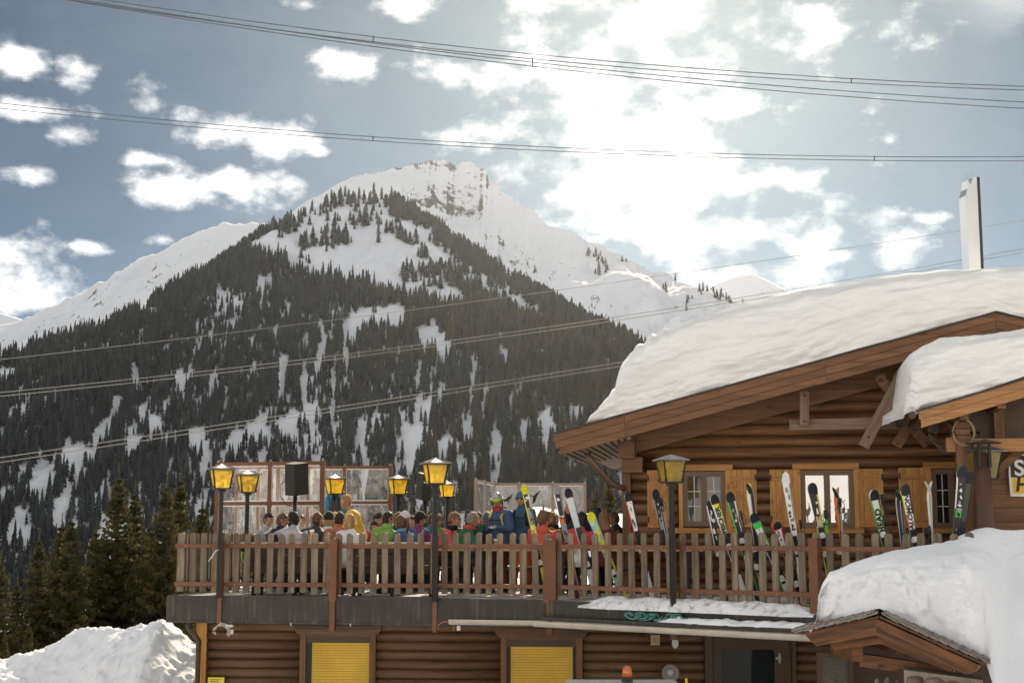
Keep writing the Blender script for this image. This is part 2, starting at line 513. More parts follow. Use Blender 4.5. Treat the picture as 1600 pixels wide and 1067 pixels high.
def sheer(name, col, transp, trans_w=0.7, noise=0.0, nscale=3.0, rough=0.15, gloss=0.08):
    """A thin sheet that lets some view through and glows when lit from behind (foil, lamp glass)."""
    if name in _mc:
        return _mc[name]
    m, t, b = nodes_of(name); L = t.links.new
    t.nodes.remove(b)
    out = t.nodes['Material Output']
    tr = nd(t, 'ShaderNodeBsdfTransparent'); tl = nd(t, 'ShaderNodeBsdfTranslucent'); df = nd(t, 'ShaderNodeBsdfDiffuse'); gl = nd(t, 'ShaderNodeBsdfGlossy')
    tl.inputs[0].default_value = c4(col); df.inputs[0].default_value = c4(col); gl.inputs['Roughness'].default_value = rough
    tr.inputs[0].default_value = c4([0.5 + 0.5 * c for c in col])
    a = nd(t, 'ShaderNodeMixShader'); a.inputs[0].default_value = trans_w; L(df.outputs[0], a.inputs[1]); L(tl.outputs[0], a.inputs[2])
    g = nd(t, 'ShaderNodeMixShader'); g.inputs[0].default_value = gloss; L(a.outputs[0], g.inputs[1]); L(gl.outputs[0], g.inputs[2])
    f = nd(t, 'ShaderNodeMixShader'); f.inputs[0].default_value = transp; L(g.outputs[0], f.inputs[1]); L(tr.outputs[0], f.inputs[2])
    if noise:
        tc = nd(t, 'ShaderNodeTexCoord'); nz = nd(t, 'ShaderNodeTexNoise'); nz.inputs['Scale'].default_value = nscale; nz.inputs['Detail'].default_value = 6
        nz.inputs['Distortion'].default_value = 1.2
        L(tc.outputs['Object'], nz.inputs['Vector'])
        mr = nd(t, 'ShaderNodeMapRange'); mr.inputs['From Min'].default_value = 0.35; mr.inputs['From Max'].default_value = 0.65
        mr.inputs['To Min'].default_value = max(0, transp - noise); mr.inputs['To Max'].default_value = min(1, transp + noise)
        L(nz.outputs['Fac'], mr.inputs['Value']); L(mr.outputs[0], f.inputs[0])
        bp = nd(t, 'ShaderNodeBump'); bp.inputs['Strength'].default_value = 0.4; bp.inputs['Distance'].default_value = 0.05
        L(nz.outputs['Fac'], bp.inputs['Height']); L(bp.outputs[0], gl.inputs['Normal'])
    L(f.outputs[0], out.inputs['Surface'])
    _mc[name] = m
    return m


def plain(name, col, rough=0.55, metal=0.0, spec=0.3):
    return M(name, col, rough, metal, var=0.06, scale=9, spec=spec)


_pc = {}


def paint(col, rough=0.5):
    k = tuple(round(c, 3) for c in col) + (rough,)
    if k not in _pc:
        _pc[k] = M('paint_%d' % len(_pc), col, rough, var=0.08, scale=14)
    return _pc[k]


def text_mesh(s, size, bold=0.0, shear=0.0):
    cu = bpy.data.curves.new('lettering', 'FONT')
    cu.body = s; cu.size = size; cu.align_x = 'LEFT'; cu.offset = bold; cu.shear = shear
    o = bpy.data.objects.new('lettering_tmp', cu)
    COL.objects.link(o)
    dg = bpy.context.evaluated_depsgraph_get(); dg.update()
    me = bpy.data.meshes.new_from_object(o.evaluated_get(dg))
    bpy.data.objects.remove(o); bpy.data.curves.remove(cu)
    return me


# ================================================================== terrain
def project(P):
    X, Y, Z = P[..., 0], P[..., 1], P[..., 2] - EYE
    fw = Y * CP + Z * SP; up = -Y * SP + Z * CP
    return 800 + FPX * X / fw, 533.5 - FPX * up / fw


def sstep(a, b, x):
    t = np.clip((x - a) / (b - a), 0, 1)
    return t * t * (3 - 2 * t)


def ground_z(X, Y):
    X = np.asarray(X, float); Y = np.asarray(Y, float)
    ys = [-3000, -700, -260, -60, -12, 40, 62, 85, 100, 150, 250, 450, 900, 9000]
    zs = [420, 190, 62, 4.5, -3.6, -3.4, -6.5, -9.5, -11.5, -20, -38, -62, -66, -70]
    z = np.interp(Y, ys, zs)
    z = z + fbm(X / 9.0, Y / 9.0, 3, 5) * 0.35 * sstep(40, 60, np.abs(Y)) + fbm(X / 80.0, Y / 80.0, 3, 9) * 4.0 * sstep(120, 400, np.abs(Y))
    return z


def build_ground():
    a = np.linspace(-1, 1, 181)
    xs = np.sign(a) * (np.abs(a) ** 3) * 9000 + a * 90
    b = np.linspace(-1, 1, 221)
    ys = np.sign(b) * (np.abs(b) ** 3.2) * 8900 + b * 140 + 60
    ys = np.where(ys < -3000, -3000 + (ys + 3000) * 0.3, ys)
    X, Y = np.meshgrid(xs, ys, indexing='ij')
    P = np.stack([X, Y, ground_z(X, Y)], -1)
    structure(grid_mesh('ground', P, snow_mat('ground_snow', 0.4, 0.8, dist=0.15)))


build_ground()


def crest_curve(pts, n):
    """pts: (px, py, Y) sightings of a ridge line -> n world points, evenly spread"""
    W = np.array([tuple(at(*p)) for p in pts])
    s = np.linspace(0, 1, len(W)); q = np.linspace(0, 1, n)
    seg = np.r_[0, np.cumsum(np.linalg.norm(np.diff(W[:, [0, 2]], axis=0), axis=1))]; seg /= seg[-1]
    return np.stack([np.interp(q, seg, W[:, k]) for k in range(3)], -1)


def ridge(name, pts, run, zb, mat, nu=360, nv=190, power=1.15, ribs=(110, 420, 26), rough=(45, 14), jag=6.0, seed=3, back=700, fan=0.0, benches=0.0):
    C = crest_curve(pts, nu)
    ker = np.ones(5) / 5
    for k in range(3):
        C[2:-2, k] = np.convolve(C[:, k], ker, 'valid')
    C[:, 2] += fbm(C[:, 0] / 40.0, C[:, 1] / 40.0, 4, seed) * jag
    runs = np.array([run(x) for x in C[:, 0]]) if callable(run) else np.full(nu, float(run))
    vb = -np.linspace(1, 0, 14)[:-1] ** 1.5 * 0.6
    v = np.r_[vb, np.linspace(0, 1, nv) ** 1.05]
    V = np.broadcast_to(v[None], (nu, len(v)))
    front = np.clip(V, 0, 1)
    prof = 1 - front ** power
    Y = C[:, 1:2] - runs[:, None] * V * np.where(V < 0, back / runs.max(), 1.0)
    X = C[:, 0:1] + fan * front * (C[:, 0:1] - C[:, 0].mean())
    Z = zb + (C[:, 2:3] - zb) * prof
    Z = Z + np.where(V < 0, V * (C[:, 2:3] - zb) * 0.9, 0)
    amp = sstep(0.0, 0.16, front)
    wx = X + fbm(X / 300, Y / 300, 2, seed + 5) * 60
    Z = Z + amp * (fbm(wx / ribs[0], Y / ribs[1], 4, seed + 1) * ribs[2] + fbm(X / rough[0], Y / rough[0], 5, seed + 2) * rough[1])
    if benches:
        Z = Z + amp * benches * np.sin(Z / 31.0 + 3 * fbm(X / 260, Y / 260, 3, seed + 8))
    P = np.stack([X, Y, Z], -1)
    o = structure(grid_mesh(name, P, mat))
    return P, len(vb)


MAT_SPUR = mountain_mat('spur_snow', 0.20, 0.42, 0.012, 0.69)
MAT_PEAK = mountain_mat('peak_snow', 0.51, 0.61, 0.030, 0.69, 0.0008, 800.0)
MAT_FAR = mountain_mat('far_snow', 0.50, 0.62, 0.014, 0.70)

# far ridge on the left, and the little summit on the right
ridge('far_mountain', [(-420, 640, 5200), (-200, 560, 5100), (-60, 520, 5000), (30, 500, 5000), (90, 475, 4900), (160, 440, 4800), (230, 400, 4700), (300, 368, 4650),
                       (345, 350, 4600), (400, 346, 4600), (450, 352, 4600), (560, 400, 4600), (700, 480, 4600)], 1900, -60, MAT_FAR,
      nu=260, nv=120, power=1.0, ribs=(210, 700, 55), rough=(90, 26), jag=14, seed=21, back=1400)
ridge('far_summit', [(900, 560, 5600), (1040, 490, 5500), (1110, 448, 5400), (1140, 436, 5400), (1172, 427, 5400), (1200, 438, 5400), (1240, 456, 5400), (1330, 500, 5500), (1500, 560, 5600)], 1500, -60, MAT_FAR,
      nu=160, nv=80, power=1.0, ribs=(180, 600, 50), rough=(80, 26), jag=10, seed=31, back=1200)
ridge('far_hill', [(-300, 470, 6500), (-120, 478, 6500), (-20, 484, 6500), (25, 494, 6500), (80, 520, 6500), (200, 580, 6500)], 1500, -60, MAT_FAR,
      nu=90, nv=60, power=1.0, ribs=(180, 600, 50), rough=(90, 24), jag=10, seed=37, back=1200)
# the snowy summit
PEAK, pk0 = ridge('snowy_mountain', [(330, 420, 3000), (420, 352, 3000), (480, 314, 3050), (530, 288, 3100), (590, 265, 3150), (640, 256, 3200), (668, 248, 3250), (690, 247, 3280),
                                     (705, 252, 3280), (716, 257, 3290), (728, 250, 3300), (740, 253, 3285), (748, 262, 3280), (757, 265, 3260), (765, 280, 3240), (778, 286, 3220), (786, 299, 3200), (800, 306, 3180), (815, 322, 3140), (832, 330, 3110), (848, 346, 3080), (900, 366, 3000),
                                     (950, 388, 2900), (1000, 411, 2800), (1050, 434, 2700), (1100, 455, 2600), (1150, 474, 2500), (1250, 510, 2350), (1400, 570, 2200)],
                  1350, -60, MAT_PEAK, nu=520, nv=260, power=0.92, ribs=(210, 380, 88), rough=(90, 30), jag=11, seed=41, back=1500, benches=16.0)
# the wooded spur in front of it
SPUR, sp0 = ridge('wooded_spur', [(-420, 690, 1500), (-200, 610, 1560), (-60, 566, 1620), (20, 556, 1660), (70, 548, 1680), (140, 527, 1720), (200, 500, 1760), (260, 468, 1800), (320, 432, 1840),
                                  (370, 396, 1880), (410, 368, 1910), (450, 344, 1940), (500, 318, 1970), (545, 303, 2000), (580, 302, 2000), (620, 315, 1980), (660, 338, 1950),
                                  (700, 365, 1910), (760, 404, 1850), (820, 446, 1780), (880, 484, 1700), (930, 512, 1640), (985, 545, 1560), (1050, 578, 1480), (1150, 620, 1380), (1300, 680, 1250)],
                  lambda x: 820.0, -66, MAT_SPUR, nu=460, nv=250, power=1.12, ribs=(85, 330, 26), rough=(34, 9), jag=3, seed=51, back=900)


def conifer_far(seed, h, r, tiers, col_mat, name):
    rnd = random.Random(seed); mb = MB()
    mb.tube([(0, 0, -1.0), (0, 0, h * 0.3)], [0.28, 0.2], 5, 1)
    for k in range(tiers):
        f = k / tiers
        z0 = h * (0.10 + 0.86 * f); z1 = z0 + h * (0.26 if k < tiers - 1 else 0.13)
        rr = r * (1 - f) ** 0.85 * rnd.uniform(0.85, 1.1) + 0.12
        n = 8; vs = []
        for i in range(n):
            a = 2 * math.pi * (i + 0.5 * (k % 2)) / n + rnd.uniform(-.25, .25)
            q = rr * (rnd.uniform(0.95, 1.25) if i % 2 == 0 else rnd.uniform(0.5, 0.75))
            vs.append((q * math.cos(a), q * math.sin(a), z0 - (0.06 * h * rnd.uniform(0.2, 0.7) if i % 2 == 0 else -0.02 * h)))
        vs += [(rnd.uniform(-.1, .1), rnd.uniform(-.1, .1), z1), (0, 0, z0 + 0.04 * h)]
        mb.add(vs, [(i, (i + 1) % n, n) for i in range(n)] + [((i + 1) % n, i, n + 1) for i in range(n)], 0)
    me_o = mb.build(name, [col_mat, BARK])
    me = me_o.data; bpy.data.objects.remove(me_o)
    return me


BARK = M('bark', (0.07, 0.05, 0.038), 0.9, var=0.3, scale=8)
SPRUCE = M('far_needles', (0.030, 0.040, 0.042), 0.8, var=0.45, scale=0.6, rnd=0.5, spec=0.2)
LARCH = M('far_larch', (0.070, 0.056, 0.040), 0.85, var=0.3, scale=0.5, rnd=0.35, spec=0.1)
TREE_MESH = [conifer_far(1, 17, 2.6, 6, SPRUCE, 'far_spruce'), conifer_far(2, 20, 2.5, 7, SPRUCE, 'far_spruce'), conifer_far(3, 14, 2.4, 5, SPRUCE, 'far_spruce'),
             conifer_far(4, 17, 2.3, 6, LARCH, 'far_larch'), conifer_far(5, 19, 2.5, 7, LARCH, 'far_larch'), conifer_far(6, 12, 3.0, 5, SPRUCE, 'far_pine')]


def poly_y(x, pts):
    return np.interp(x, [p[0] for p in pts], [p[1] for p in pts])


def sample(P, v0, n):
    nu, nv = P.shape[:2]
    u = rng.random(n) * (nu - 1.001); v = v0 + rng.random(n) * (nv - v0 - 1.001)
    iu, iv = u.astype(int), v.astype(int); fu, fv = (u - iu)[:, None], (v - iv)[:, None]
    return (P[iu, iv] * (1 - fu) + P[iu + 1, iv] * fu) * (1 - fv) + (P[iu, iv + 1] * (1 - fu) + P[iu + 1, iv + 1] * fu) * fv


def blob(x, y, cx, cy, rx, ry, sl=0.0):
    dx = (x - cx - sl * (y - cy)) / rx; dy = (y - cy) / ry
    return np.clip(1.25 - np.sqrt(dx * dx + dy * dy), 0, 1)


def forest():
    P = sample(SPUR, sp0, 150000)
    x, y = project(P)
    X, Y, Z = P[:, 0], P[:, 1], P[:, 2]
    crest = poly_y(x, [(-60, 566), (70, 548), (200, 500), (320, 432), (410, 368), (450, 344), (500, 318), (545, 303), (580, 302), (620, 315), (700, 365), (820, 446), (985, 545), (1300, 680)])
    dense_top = poly_y(x, [(-100, 500), (230, 470), (300, 440), (380, 385), (430, 402), (470, 424), (520, 440), (600, 456), (680, 476), (760, 488), (840, 496), (900, 500), (990, 540)])
    dense_top = dense_top + fbm(x / 22, y / 40, 3, 77) * 16
    d = sstep(-4, 8, y - dense_top) * (0.50 + 0.24 * fbm(X / 110, Y / 140, 3, 66))
    # scattered clumps on the open upper slope
    cl = sstep(0.02, 0.35, fbm(X / 38, Y / 50, 3, 61)) * 0.17
    up = sstep(crest + 26, crest + 60, y)
    d = np.maximum(d, cl * up)
    right = (x > 585)
    band = np.exp(-((y - crest - 12) / 15.0) ** 2) * np.where(x > 610, 0.5, np.where(x < 455, 0.34, 0.07))
    d = np.maximum(d, band * sstep(-0.6, 0.2, fbm(X / 40, Y / 60, 2, 62)))
    # open chutes and clearings, which run down the fall line
    g = np.zeros_like(d)
    for b in [(575, 500, 18, 26), (612, 505, 24, 36), (655, 530, 20, 40), (685, 540, 22, 44, .1), (545, 520, 14, 30), (700, 500, 10, 20), (900, 525, 26, 20, .8), (915, 540, 14, 10),
              (330, 525, 10, 22), (355, 520, 8, 25), (310, 518, 10, 14), (500, 510, 8, 24), (478, 545, 8, 22), (415, 445, 22, 12), (345, 460, 14, 10), (160, 545, 26, 12, -1), (150, 520, 22, 10, -1),
              (235, 490, 30, 12, -.8), (30, 550, 22, 20), (10, 590, 24, 24), (60, 600, 14, 14), (160, 680, 26, 40, -.5), (120, 720, 36, 40, -.5), (70, 760, 34, 40, -.3), (95, 790, 40, 24), (180, 640, 12, 30),
              (245, 665, 22, 34, -.2), (255, 690, 26, 22), (215, 700, 18, 34, -.4), (305, 690, 16, 26), (320, 740, 10, 34, -.3), (400, 675, 22, 24), (440, 672, 12, 26), (455, 668, 10, 26), (370, 690, 14, 26),
              (395, 580, 6, 30), (440, 590, 6, 40), (475, 600, 7, 40), (520, 600, 7, 34), (540, 610, 8, 20), (600, 610, 24, 14), (580, 610, 12, 10), (650, 680, 30, 14), (640, 700, 26, 18), (730, 680, 18, 30, .2),
              (700, 700, 30, 12), (720, 730, 14, 26), (820, 690, 10, 30), (850, 680, 8, 24), (800, 470, 16, 8), (140, 610, 10, 20), (30, 840, 50, 26), (110, 830, 40, 20), (640, 735, 16, 26), (200, 872, 70, 6), (300, 868, 50, 5), (260, 885, 60, 5), (900, 650, 14, 14), (905, 700, 12, 30),
              (950, 735, 14, 20), (925, 725, 16, 26), (480, 650, 8, 20), (520, 650, 7, 30), (590, 655, 9, 34), (540, 560, 6, 26), (760, 620, 8, 30), (790, 560, 7, 22), (690, 620, 9, 30), (430, 520, 7, 22), (280, 600, 8, 26), (210, 590, 9, 22), (860, 600, 7, 26), (560, 690, 10, 26), (350, 610, 8, 14)]:
        g = np.maximum(g, blob(x, y, *b))
    g = g * 0.95 + fbm(X / 13, Y / 90, 4, 63) * 0.75
    g2 = sstep(0.10, 0.40, fbm(X / 15, Y / 150, 4, 64, 0.6)) * 0.90
    g3 = sstep(0.16, 0.34, fbm(X / 6.5, Y / 95, 3, 65, 0.6) + 0.25 * fbm(X / 120, Y / 120, 2, 67)) * 0.85
    g2 = np.maximum(g2, g3)
    d = d * (1 - np.maximum(sstep(0.40, 0.70, g), g2 * sstep(0, 60, y - dense_top)))
    keep = (rng.random(len(d)) < d) & (x > -90) & (x < 1120) & (y < 1016)
    P, x, y = P[keep], x[keep], y[keep]
    upper = (y < poly_y(x, [(-100, 500), (300, 440), (430, 395), (600, 440), (760, 478), (990, 540)]))
    # a few clumps on the open snow of the summit behind
    Q = sample(PEAK, pk0, 60000)
    qx, qy = project(Q)
    dq = np.zeros(len(Q))
    for b in [(770, 370, 6, 14, 1.2), (785, 385, 5, 10, 1.2), (832, 425, 6, 14, .8), (925, 400, 14, 10, 1), (940, 412, 10, 22, .6), (935, 425, 8, 12), (1040, 452, 8, 10), (1075, 470, 10, 10), (1100, 460, 12, 9), (1120, 466, 16, 8),
              (1140, 472, 14, 8), (1072, 480, 5, 10), (975, 408, 10, 4), (1010, 418, 12, 4), (1060, 440, 12, 5)]:
        dq = np.maximum(dq, blob(qx, qy, *b))
    kq = rng.random(len(Q)) < sstep(0.3, 1.0, dq) * 0.30
    Q, qx = Q[kq], qx[kq]
    n = len(P)
    allP = np.concatenate([P, Q]); allx = np.r_[x, qx]
    up_all = np.r_[upper, np.ones(len(Q), bool)]
    warm = sstep(560, 900, allx + fbm(allP[:, 0] / 60, allP[:, 1] / 60, 2, 71) * 200)
    kind = np.where(rng.random(len(allP)) < warm * 0.6, 3 + rng.integers(0, 2, len(allP)), rng.integers(0, 3, len(allP)))
    kind = np.where(up_all, np.where(rng.random(len(allP)) < 0.5, 5, 2), kind)
    scl = (0.55 + 0.80 * rng.random(len(allP)) ** 1.3) * (1 + 0.22 * fbm(allP[:, 0] / 70, allP[:, 1] / 70, 2, 73)) * np.where(up_all, 1.2, 1.0)
    rot = rng.uniform(0, 6.28, len(allP))
    # the ones that stand apart: single trees
    tall = scl * np.array([17, 20, 14, 17, 19, 12])[kind] / allP[:, 1]
    cand = np.where(up_all)[0]
    pick = list(rng.permutation(cand)[:190])
    low = np.argsort(-(tall + (allP[:, 1] > 1e9)))
    px_, py_ = project(allP)
    vis = (py_ < 830) & (px_ > 0) & (px_ < 980) & ~((px_ > 330) & (py_ > 715))
    for i in low:
        if len(pick) >= 290:
            break
        if vis[i] and not up_all[i]:
            pick.append(i)
    names = ['mountain_spruce', 'mountain_spruce', 'mountain_spruce', 'mountain_larch', 'mountain_larch', 'mountain_pine']
    for i in pick:
        o = link(names[kind[i]], TREE_MESH[kind[i]], None, tuple(allP[i]))
        o.rotation_euler = (0, 0, rot[i]); o.scale = (scl[i],) * 3
        if up_all[i]:
            zone = ('on the left shoulder of the wooded mountain', 'on the rounded snowy dome below the summit', 'along the right hand crest of the wooded spur', 'on the open snow slope right of the summit')[0 if px_[i] < 440 else 1 if px_[i] < 600 else 2 if i < n else 3]
            tag(o, 'dark %s standing apart %s' % (('spruce', 'spruce', 'spruce', 'larch', 'larch', 'pine')[kind[i]], zone), 'tree', 'scattered conifers ' + zone)
        else:
            zone = ('left', 'middle', 'right')[0 if px_[i] < 180 else 1 if px_[i] < 600 else 2]
            tag(o, 'tall %s at the foot of the wooded mountain, %s part' % (('spruce', 'spruce', 'spruce', 'larch', 'larch', 'pine')[kind[i]], zone), 'tree', 'conifers at the foot of the mountain, ' + zone)
    mask = np.ones(len(allP), bool); mask[pick] = False
    p, s_, r_, k_ = allP[mask], scl[mask], rot[mask], kind[mask]
    me = bpy.data.meshes.new('mountain_forest')
    me.vertices.add(len(p)); me.vertices.foreach_set('co', p.reshape(-1).astype(np.float32))
    for nm, ty, arr in (('tree_scale', 'FLOAT', s_.astype(np.float32)), ('tree_rot', 'FLOAT', r_.astype(np.float32)), ('tree_kind', 'INT', k_.astype(np.int32))):
        a = me.attributes.new(nm, ty, 'POINT'); a.data.foreach_set('value', arr)
    me.update()
    fo = stuff(link('mountain_forest', me))
    tag(fo, 'dense dark conifer forest covering the lower slopes of the mountain', 'forest')
    cl_ = bpy.data.collections.new('tree_kinds')
    for i, tm in enumerate(TREE_MESH):
        cl_.objects.link(bpy.data.objects.new('kind_%d' % i, tm))
    ng = bpy.data.node_groups.new('forest', 'GeometryNodeTree')
    ng.interface.new_socket('Geometry', in_out='INPUT', socket_type='NodeSocketGeometry')
    ng.interface.new_socket('Geometry', in_out='OUTPUT', socket_type='NodeSocketGeometry')
    gi, go = ng.nodes.new('NodeGroupInput'), ng.nodes.new('NodeGroupOutput')
    mp = ng.nodes.new('GeometryNodeMeshToPoints'); ip = ng.nodes.new('GeometryNodeInstanceOnPoints')
    ci = ng.nodes.new('GeometryNodeCollectionInfo'); ci.inputs['Collection'].default_value = cl_
    ci.inputs['Separate Children'].default_value = True; ci.inputs['Reset Children'].default_value = True
    ip.inputs['Pick Instance'].default_value = True

    def attr(nm, ty):
        a = ng.nodes.new('GeometryNodeInputNamedAttribute'); a.data_type = ty; a.inputs['Name'].default_value = nm
        return a
    L = ng.links.new
    a1, a2, a3 = attr('tree_scale', 'FLOAT'), attr('tree_rot', 'FLOAT'), attr('tree_kind', 'INT')
    cx = ng.nodes.new('ShaderNodeCombineXYZ'); L(a2.outputs[0], cx.inputs['Z'])
    er = ng.nodes.new('FunctionNodeEulerToRotation'); L(cx.outputs[0], er.inputs[0])
    L(gi.outputs[0], mp.inputs[0]); L(mp.outputs[0], ip.inputs['Points']); L(ci.outputs[0], ip.inputs['Instance'])
    L(a3.outputs[0], ip.inputs['Instance Index']); L(er.outputs[0], ip.inputs['Rotation']); L(a1.outputs[0], ip.inputs['Scale'])
    L(ip.outputs[0], go.inputs[0])
    fo.modifiers.new('forest', 'NODES').node_group = ng
    print('forest', len(p), 'single', len(pick))


forest()


# ================================================================== terrace
FL = Frame(at(275, 832, 23.6), at(856, 832, 22.35))
FR = Frame(at(861, 832, 22.3), at(1275, 832, 19.4))
LW = Frame(at(308, 832, 23.95), at(1265, 832, 23.2))

RUST = M('rust_red_steel', (0.175, 0.072, 0.034), 0.5, var=0.15, scale=4, bump=0.05, rnd=0.06)
PICKET = wood('weathered_picket', (0.085, 0.062, 0.040), (0.29, 0.225, 0.150), 'z', 0.8, 0.22, 2.6, weather=(0.17, 0.14, 0.105))
DARKBOARD = wood('dark_board', (0.045, 0.032, 0.024), (0.10, 0.072, 0.05), 'x', 0.75)
LOG_UP = wood('brown_log', (0.058, 0.026, 0.011), (0.25, 0.118, 0.047), 'x', 0.38, 0.30, 1.8, weather=(0.10, 0.060, 0.034))
LOG_LOW = wood('lower_log', (0.075, 0.039, 0.018), (0.18, 0.100, 0.047), 'x', 0.45, 0.14, 1.8)
TRIM = wood('honey_trim', (0.27, 0.115, 0.030), (0.52, 0.255, 0.072), 'x', 0.5, 0.10, 2.0)
TRIM_Z = wood('honey_trim_upright', (0.31, 0.135, 0.034), (0.60, 0.305, 0.085), 'z', 0.5, 0.12, 2.0)
BEAM = wood('brown_beam', (0.100, 0.046, 0.021), (0.245, 0.118, 0.056), 'x', 0.55, 0.10, 1.6)
BEAM_Z = wood('brown_beam_upright', (0.110, 0.052, 0.024), (0.225, 0.110, 0.052), 'z', 0.55, 0.10, 1.6)
DARKBROWN = M('dark_brown_paint', (0.085, 0.055, 0.035), 0.5, var=0.15, scale=6)
BLACK = plain('black_iron', (0.022, 0.022, 0.022), 0.45)
STEEL = M('grey_steel', (0.45, 0.45, 0.45), 0.35, 0.9, var=0.1)
SNOW = snow_mat('snow', 0.45, 9.0, dist=0.035)
SNOW_SOFT = snow_mat('soft_snow', 0.25, 5.0, dist=0.05)
SNOW_DIRTY = snow_mat('trodden_snow', 0.7, 11.0, dirt=0.75, dist=0.05)


def deck_mat():
    m, t, b = nodes_of('terrace_deck'); L = t.links.new
    tc = nd(t, 'ShaderNodeTexCoord')
    nz = nd(t, 'ShaderNodeTexNoise'); nz.inputs['Scale'].default_value = 1.3; nz.inputs['Detail'].default_value = 8; nz.inputs['Roughness'].default_value = 0.7
    L(tc.outputs['Object'], nz.inputs['Vector'])
    mr = nd(t, 'ShaderNodeMapRange'); mr.inputs['From Min'].default_value = 0.42; mr.inputs['From Max'].default_value = 0.60
    L(nz.outputs['Fac'], mr.inputs['Value'])
    mx = nd(t, 'ShaderNodeMix', data_type='RGBA'); L(mr.outputs[0], mx.inputs['Factor'])
    mx.inputs['A'].default_value = (0.20, 0.16, 0.12, 1); mx.inputs['B'].default_value = (0.66, 0.64, 0.62, 1)
    L(mx.outputs['Result'], b.inputs['Base Color']); b.inputs['Roughness'].default_value = 0.8
    bp = nd(t, 'ShaderNodeBump'); bp.inputs['Strength'].default_value = 0.5; bp.inputs['Distance'].default_value = 0.03
    L(nz.outputs['Fac'], bp.inputs['Height']); L(bp.outputs[0], b.inputs['Normal'])
    return m


def fascia_mat():
    """Dark sheet metal with pale run-off streaks."""
    m, t, b = nodes_of('sheet_fascia'); L = t.links.new
    tc = nd(t, 'ShaderNodeTexCoord')
    mp = nd(t, 'ShaderNodeMapping'); mp.inputs['Scale'].default_value = (14, 14, 0.7); L(tc.outputs['Object'], mp.inputs[0])
    nz = nd(t, 'ShaderNodeTexNoise'); nz.inputs['Scale'].default_value = 1.0; nz.inputs['Detail'].default_value = 7; nz.inputs['Roughness'].default_value = 0.7
    L(mp.outputs[0], nz.inputs['Vector'])
    n2 = nd(t, 'ShaderNodeTexNoise'); n2.inputs['Scale'].default_value = 1.1; n2.inputs['Detail'].default_value = 5
    L(tc.outputs['Object'], n2.inputs['Vector'])
    mu = nd(t, 'ShaderNodeMath', operation='MULTIPLY'); L(nz.outputs['Fac'], mu.inputs[0]); L(n2.outputs['Fac'], mu.inputs[1])
    rp = nd(t, 'ShaderNodeValToRGB')
    e = rp.color_ramp.elements
    e[0].position = 0.20; e[0].color = (0.018, 0.014, 0.010, 1); e[1].position = 0.42; e[1].color = (0.13, 0.11, 0.085, 1)
    k = e.new(0.30); k.color = (0.034, 0.025, 0.017, 1)
    L(mu.outputs[0], rp.inputs[0]); L(rp.outputs[0], b.inputs['Base Color'])
    b.inputs['Roughness'].default_value = 0.5; b.inputs['Metallic'].default_value = 0.0
    return m


DECK, FASCIA = deck_mat(), fascia_mat()
GUTTER = M('beige_gutter', (0.55, 0.50, 0.40), 0.5, var=0.15, scale=3)


def prism_xy(poly, z0, z1):
    n = len(poly); mb = MB()
    vs = [(p[0], p[1], z0) for p in poly] + [(p[0], p[1], z1) for p in poly]
    fs = [tuple(range(n - 1, -1, -1)), tuple(range(n, 2 * n))] + [(i, (i + 1) % n, (i + 1) % n + n, i + n) for i in range(n)]
    return mb.add(vs, fs)


BASE = thing('terrace_building', 'dark timber lower storey with yellow roller shutters, carrying the crowded sun terrace', 'building', FL.o + Vector((0, 0, -3.4)), FL.rz)


def place(o, parent, world_loc, rz=0.0):
    """Put an object at a world position under a parent whose own matrix is only a shift and a turn about z."""
    o.parent = parent
    d = Vector(world_loc) - Vector(parent.location)
    a = -parent.rotation_euler[2]
    o.location = Matrix.Rotation(a, 3, 'Z') @ d
    o.rotation_euler = (0, 0, rz + a)
    return o


